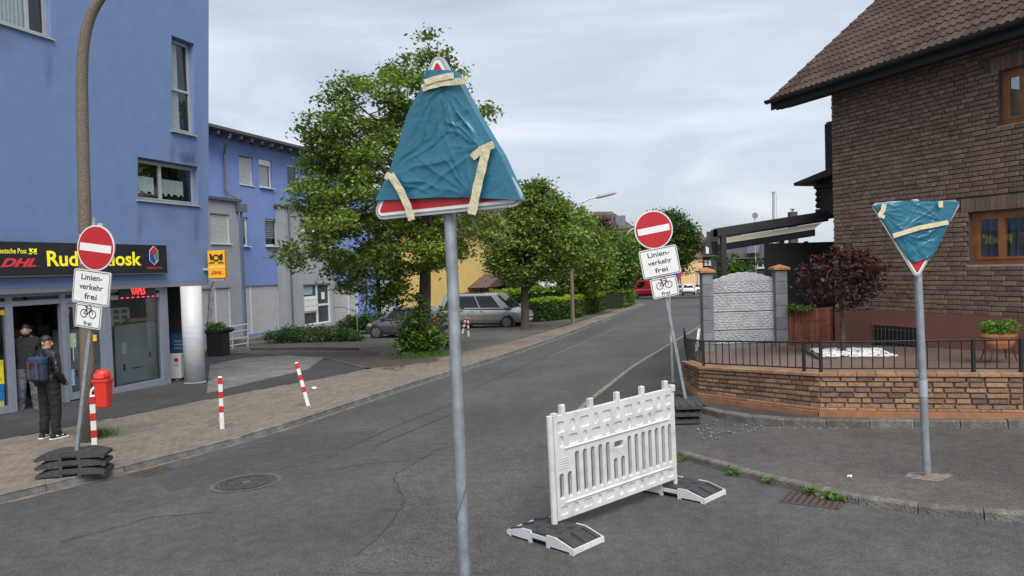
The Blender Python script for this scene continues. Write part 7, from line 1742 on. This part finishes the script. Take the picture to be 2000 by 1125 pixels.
        MB().box(-.09, .09, -.05, .05, -.06, .07).build('mirror', paint, t, M=T(xa-.18, s*(hb+.12), belt+.06), bevel=.03)
        hx0 = L_/2; MB().prism([(-.16, -.07), (.14, -.05), (.05, .07), (-.18, .06)], -.02, .02).build('headlight', M_headl, t, M=T(hx0-.28, s*(W_/2*.86), .66 if kind == 'hatch' else .78) @ RZ(-s*.45))
        tz = {'hatch': .95, 'van': 1.1, 'cargo': 1.0}[kind]; MB().box(-.05, .1, -.05, .05, -.16, .16).build('tail_light', M_tail, t, M=T(-L_/2+.12, s*(W_/2*.89), tz-.06), bevel=.03)
        if kind != 'hatch': MB().box(-1.3, 1.1, -.008, .008, -.025, .025).build('side_trim', paint, t, M=T(0, s*(W_/2*.998), .5))
        for x_ in ((.05, -.75) if kind == 'hatch' else (.1, -.45)): MB().box(-.09, .09, -.02, .02, -.015, .015).build('door_handle', paint, t, M=T(x_, s*W_/2*.985, belt-.14), bevel=.008)
        for x_ in ((-.02, -1.0) if kind == 'hatch' else (.28, -.72)): MB().box(-.005, .005, -.004, .004, -.35, .25).build('door_seam', M_blkp, t, M=T(x_, s*(W_/2*.998-.002), .62))
        MB().box(-L_*.3, L_*.28, -.03, .03, -.04, .04).build('sill', M_blkp, t, M=T(0, s*(W_/2-.1), .22))
    def cross(nm, f, va, vb, k, m):
        o_ = .015 if f == 0 else -.015; P = [side(-1, f, va), side(1, f, va), side(1, f, vb), side(-1, f, vb)]
        MB().add([(x+o_, y*k, z) for x, y, z in P], [(0, 1, 2, 3) if f == 0 else (3, 2, 1, 0)]).build(nm, m, t)
    cross('windscreen', 0, .06, .9, .93, M_cg)
    if kind != 'cargo': cross('rear_window', 1, .12, .85, .86, M_cg)
    MB().box(-.012, .012, -.26, .26, -.055, .055).build('rear_plate', M_swhite, t, M=T(-L_/2-.004, 0, .62 if kind == 'hatch' else .85)); MB().box(-.012, .012, -.26, .26, -.055, .055).build('front_plate', M_swhite, t, M=T(L_/2+.004, 0, .45))
    MB().box(-.05, .05, -W_*.36, W_*.36, -.08, .08).build('rear_bumper', M_blkp, t, M=T(-L_/2+.06, 0, .42), bevel=.03); MB().box(-.03, .03, -W_*.3, W_*.3, -.06, .06).build('grille', M_blkp, t, M=T(L_/2-.03, 0, .52), bevel=.02)
    if kind == 'van':
        for s in (-1, 1): MB().tube([side(s, .2, .97), side(s, .8, .97)], .02, 6).build('roof_rail', M_blkp, t, M=T(0, 0, .06))
    return t
def park(px, py, depth, ang):
    p = D(px, py, depth); z = gz(p.x, depth)+.09; return T(p.x, depth, z) @ RZ(ang)
car('parked_car', 'grey hatchback parked behind the large linden', park(797, 665, 34.8, rad(180-17)), mat('paint_grey', (.16, .155, .165), .3, metal=.55, var=.05, coat=.6), 'hatch', group='parked cars')
car('parked_car', 'silver minivan parked beside the round linden', park(952, 640, 39.3, rad(-22)), mat('paint_silver', (.42, .42, .41), .3, metal=.55, var=.04, coat=.6), 'van', group='parked cars')
car('delivery_van', 'red delivery van at the end of the street', park(1266, 577, 88, rad(176)), mat('paint_red', (.50, .012, .02), .35, var=.05, coat=.5), 'cargo', 'van')
pw_ = mat('paint_white', (.70, .70, .69), .3, coat=.5, var=.04)
car('parked_car', 'white car seen from behind near the ochre house', park(1345, 574, 97, rad(75)), pw_, 'hatch', group='parked cars'); car('parked_car', 'white car in side view near the ochre house', park(1373, 570, 105, rad(200)), pw_, 'hatch', group='parked cars')
car('parked_car', 'silver-blue car between the far signs and the white cars', park(1326, 570, 103, rad(70)), mat('paint_blue', (.30, .35, .42), .3, metal=.4, coat=.5), 'hatch', group='parked cars')

# ---------- people
def person(label, M, J, mats, zones, hair=None, shoes=None, face=0.0, beard=False, headc=(0, 0, 1.63)):
    """J: joints name -> (pos, radius); bones in E. The body is one continuous skinned surface."""
    t = thing('person', label, 'person', M=M)
    names = list(J); me = bpy.data.meshes.new('body'); E = [('pelvis', 'spine'), ('spine', 'chest'), ('chest', 'neck'), ('neck', 'jaw'), ('jaw', 'crown')]
    for s in 'lr':
        E += [('chest', 'sh'+s), ('sh'+s, 'el'+s), ('el'+s, 'wr'+s), ('wr'+s, 'palm'+s), ('pelvis', 'hip'+s), ('hip'+s, 'kn'+s), ('kn'+s, 'an'+s), ('an'+s, 'toe'+s)]
        w_, p_ = Vector(J['wr'+s][0]), Vector(J['palm'+s][0]); d = (p_-w_).normalized(); sd_ = d.cross(Vector((1, 0, 0))).normalized()
        for k in range(4):
            a = p_+sd_*(k-1.5)*.019+d*.03; c = a+d*.035+Vector((0, -.006, 0)); J['f%d%s' % (k, s)] = (tuple(a), .0095); J['g%d%s' % (k, s)] = (tuple(c+d*(.015-.006*abs(k-1.5))), .008); E += [('palm'+s, 'f%d%s' % (k, s)), ('f%d%s' % (k, s), 'g%d%s' % (k, s))]
        a = w_.lerp(p_, .5)-sd_*.035; J['th'+s] = (tuple(a+d*.02), .010); E += [('wr'+s, 'th'+s)]
    names = list(J); idx = {k: i for i, k in enumerate(names)}
    me.from_pydata([J[k][0] for k in names], [(idx[a], idx[b_]) for a, b_ in E], [])
    o = link('body', me); o.modifiers.new('k', 'SKIN').use_smooth_shade = True
    sv = me.skin_vertices[0].data
    for i, k in enumerate(names): r = J[k][1]; sv[i].radius = r if isinstance(r, tuple) else (r, r); sv[i].use_root = (k == 'pelvis')
    ss = o.modifiers.new('s', 'SUBSURF'); ss.levels = ss.render_levels = 3
    bpy.context.view_layer.update(); m2 = bpy.data.meshes.new_from_object(o.evaluated_get(bpy.context.evaluated_depsgraph_get())); bpy.data.objects.remove(o)
    m2.materials.clear()
    for x in mats: m2.materials.append(x)
    for p in m2.polygons: p.material_index = zones(p.center); p.use_smooth = True
    for v in m2.vertices:      # cloth folds
        c = v.co
        if zones(c): 
            k = mn.noise(Vector((c.x*7, c.y*7, c.z*16)))*.011+(1-abs(mn.noise(Vector((c.x*5+3, c.y*5, c.z*11+c.x*8))))*2.5)*.008
            v.co = c+v.normal*k
    bo = link('body', m2, t)
    hc = Vector(headc); Rf = RZ(face)
    if hair:
        b = MB(); rows = []
        for i in range(9):
            rows.append([(lambda th, a_: (.089*math.sin(th)*math.cos(a_), .108*math.sin(th)*math.sin(a_)+.010, .125*math.cos(th)+.012))(math.pi*i/8*(.50+.17*math.sin(a*.2618) if math.sin(a*.2618) > -.3 else .36), a*.2618) for a in range(25)])
        b.grid(rows).build('hair', hair, t, smooth=True, M=T(*hc) @ Rf)
    sk = mats[0]
    for s in (-1, 1): MB().lathe([(.008, -.03), (.022, 0), (.01, .032)], 8, M=T(*hc) @ Rf @ T(s*.083, .01, -.005), sx=.6).build('ear', sk, t)
    MB().add([(-.014, -.088, -.03), (.014, -.088, -.03), (0, -.118, -.028), (0, -.09, .022)], [(0, 1, 2), (1, 3, 2), (3, 0, 2)]).build('nose', sk, t, M=T(*hc) @ Rf)
    for s in (-1, 1): MB().lathe([(.002, -.005), (.009, 0), (.002, .005)], 8, M=T(*hc) @ Rf @ T(s*.034, -.086, .018)).build('eye', mat('eye_dark', (.02, .015, .012), .3), t); MB().box(-.02, .02, -.006, .006, -.004, .004).build('eyebrow', hair, t, M=T(*hc) @ Rf @ T(s*.036, -.09, .042))
    MB().box(-.024, .024, -.004, .004, -.005, .005).build('mouth', mat('lips', (.22, .08, .07), .5), t, M=T(*hc) @ Rf @ T(0, -.093, -.055))
    if beard:
        rows = [[(.082*math.cos(a), -.098*math.sin(a)*(1-.05*k)+.004, z) for a in [math.pi*j/12 for j in range(13)]] for k, z in ((0, -.058), (0, -.075), (1, -.1), (4, -.122))]
        MB().grid(rows).build('beard', hair, t, smooth=True, M=T(*hc) @ Rf)
    if shoes:
        for s in 'lr':
            a, q = Vector(J['an'+s][0]), Vector(J['toe'+s][0]); d = q-a; ang_ = math.atan2(d.y, d.x)
            sh = MB().add([(-.09, -.04, .02), (.17, -.038, .02), (.19, 0, .02), (.17, .038, .02), (-.09, .04, .02), (-.08, -.034, .10), (.05, -.034, .10), (.15, -.028, .06), (.165, 0, .055), (.15, .028, .06), (.05, .034, .10), (-.08, .034, .10)], [(0, 1, 6, 5), (1, 7, 6), (1, 2, 8, 7), (2, 3, 9, 8), (3, 10, 9), (3, 4, 11, 10), (4, 0, 5, 11), (5, 6, 10, 11), (6, 7, 8, 9, 10)]).build('shoe', shoes[0], t, M=T(a.x, a.y, 0) @ RZ(ang_), bevel=.012)
            MB().box(-.1, .2, -.044, .044, 0, .028).build('sole', shoes[1], sh, bevel=.012); MB().box(-.02, .1, -.041, .041, .05, .075).build('stripe', shoes[1], sh)
    return t
skin = mat('skin', (.42, .24, .17), .55, var=.08, scale=12); hair_ = mat('hair_black', (.008, .007, .006), .55); jack = mat('jacket_black', (.012, .012, .014), .42, var=.35, scale=9, bump=.8, bscale=14); trs = mat('trousers_black', (.010, .010, .011), .85, var=.3, scale=9, bump=.6, bscale=12)
hood = mat('hoodie_black', (.014, .014, .016), .9, var=.3, scale=10, bump=.6, bscale=14); jeans = mat('jeans_grey', (.09, .10, .125), .85, var=.25, scale=20)
fA = G(100, 856, .1); hA = (D(97, 652, fA.y).z-fA.z)/1.78
JA = dict(pelvis=((0, 0, .97), (.165, .13)), spine=((0, .0, 1.14), (.175, .135)), chest=((0, .01, 1.36), (.165, .12)), neck=((0, 0, 1.52), .06), jaw=((.005, -.02, 1.60), (.075, .085)), crown=((.005, -.01, 1.70), (.082, .098)),
     shl=((-.175, .01, 1.42), .078), ell=((-.235, .03, 1.14), .062), wrl=((-.215, -.10, .95), .042), palml=((-.20, -.16, .92), .032), shr=((.175, .01, 1.42), .078), elr=((.255, .02, 1.13), .062), wrr=((.275, -.02, .90), .042), palmr=((.275, -.04, .82), .032),
     hipl=((-.095, 0, .90), .11), knl=((-.115, -.02, .50), .088), anl=((-.14, .03, .10), .07), toel=((-.16, -.07, .06), .04), hipr=((.095, 0, .90), .11), knr=((.11, -.02, .50), .088), anr=((.12, .02, .10), .07), toer=((.14, -.08, .06), .04))
zA = lambda c: 0 if (c.z > 1.545 or (c.z < .885 and abs(c.x) > .215 and c.z > .7) or (c.z < .94 and c.y < -.115 and c.x < -.15 and c.z > .8)) else (1 if c.z > .93 else 2)
RA = rad(165)        # turned towards the shop, away from the street
MA = Matrix.Translation(fA) @ RZ(RA) @ Matrix.Scale(hA, 4)
person('person in black jacket and black trousers with backpack seen from behind', MA, JA, [skin, jack, trs], zA, hair_, (mat('shoe_black', (.02, .02, .02), .5), mat('sole_white', (.7, .7, .68), .6)), face=rad(-75))
bk = thing('backpack', 'navy blue backpack with brown straps on the back of the person in black', 'backpack', M=MA @ T(-.03, .135, 1.0))
navy = mat('backpack_navy', (.018, .035, .07), .8, var=.2, scale=12, bump=.4); lea = mat('strap_leather', (.14, .05, .03), .6)
MB().box(-.15, .15, 0, .14, 0, .36).build('main_bag', navy, bk, bevel=.04); MB().box(-.155, .155, -.01, .155, .27, .42).build('flap', navy, bk, bevel=.045); MB().box(-.12, .12, .135, .18, .03, .2).build('front_pocket', navy, bk, bevel=.025)
for s in (-1, 1): MB().box(s*.085-.014, s*.085+.014, .155, .19, .06, .34).build('strap', lea, bk, bevel=.004); MB().tube([(s*.11, .02, .38), (s*.12, -.10, .46), (s*.13, -.22, .40), (s*.13, -.24, .2)], .016, 6).build('shoulder_strap', navy, bk)
MB().tube([(-.04, .02, .41), (0, .02, .47), (.04, .02, .41)], .012, 6).build('grab_handle', navy, bk)
# the other person stands in the doorway facing out
fB = Vector((0, 0, 0)); yB_ = 15.35; pB = D(58, 800, yB_); pB.z = FA.M.translation.z+GA+.16
hB = (D(50, 631, yB_).z-pB.z)/1.78
JB = {k: v for k, v in JA.items() if k[0] not in 'fg' and not k.startswith('th')}
JB.update(ell=((-.25, .02, 1.15), .064), wrl=((-.24, -.12, .95), .042), palml=((-.225, -.18, .90), .032), elr=((.25, .03, 1.14), .064), wrr=((.27, -.03, .92), .042), palmr=((.27, -.06, .84), .032), jaw=((0, -.02, 1.60), (.078, .09)), crown=((0, -.01, 1.70), (.082, .098)))
zB = lambda c: 0 if (c.z > 1.515 or (c.z < .90 and abs(c.x) > .21 and c.z > .7) or (c.y < -.13 and c.z > .8 and c.z < .95 and abs(c.x) > .15)) else (1 if c.z > .90 else 2)
MB_ = Matrix.Translation(pB) @ RZ(rad(24)) @ Matrix.Scale(hB, 4)
person('bearded person in a black hoodie and grey jeans standing in the kiosk doorway', MB_, JB, [skin, hood, jeans], zB, hair_, (M_swhite, M_swhite), beard=True)
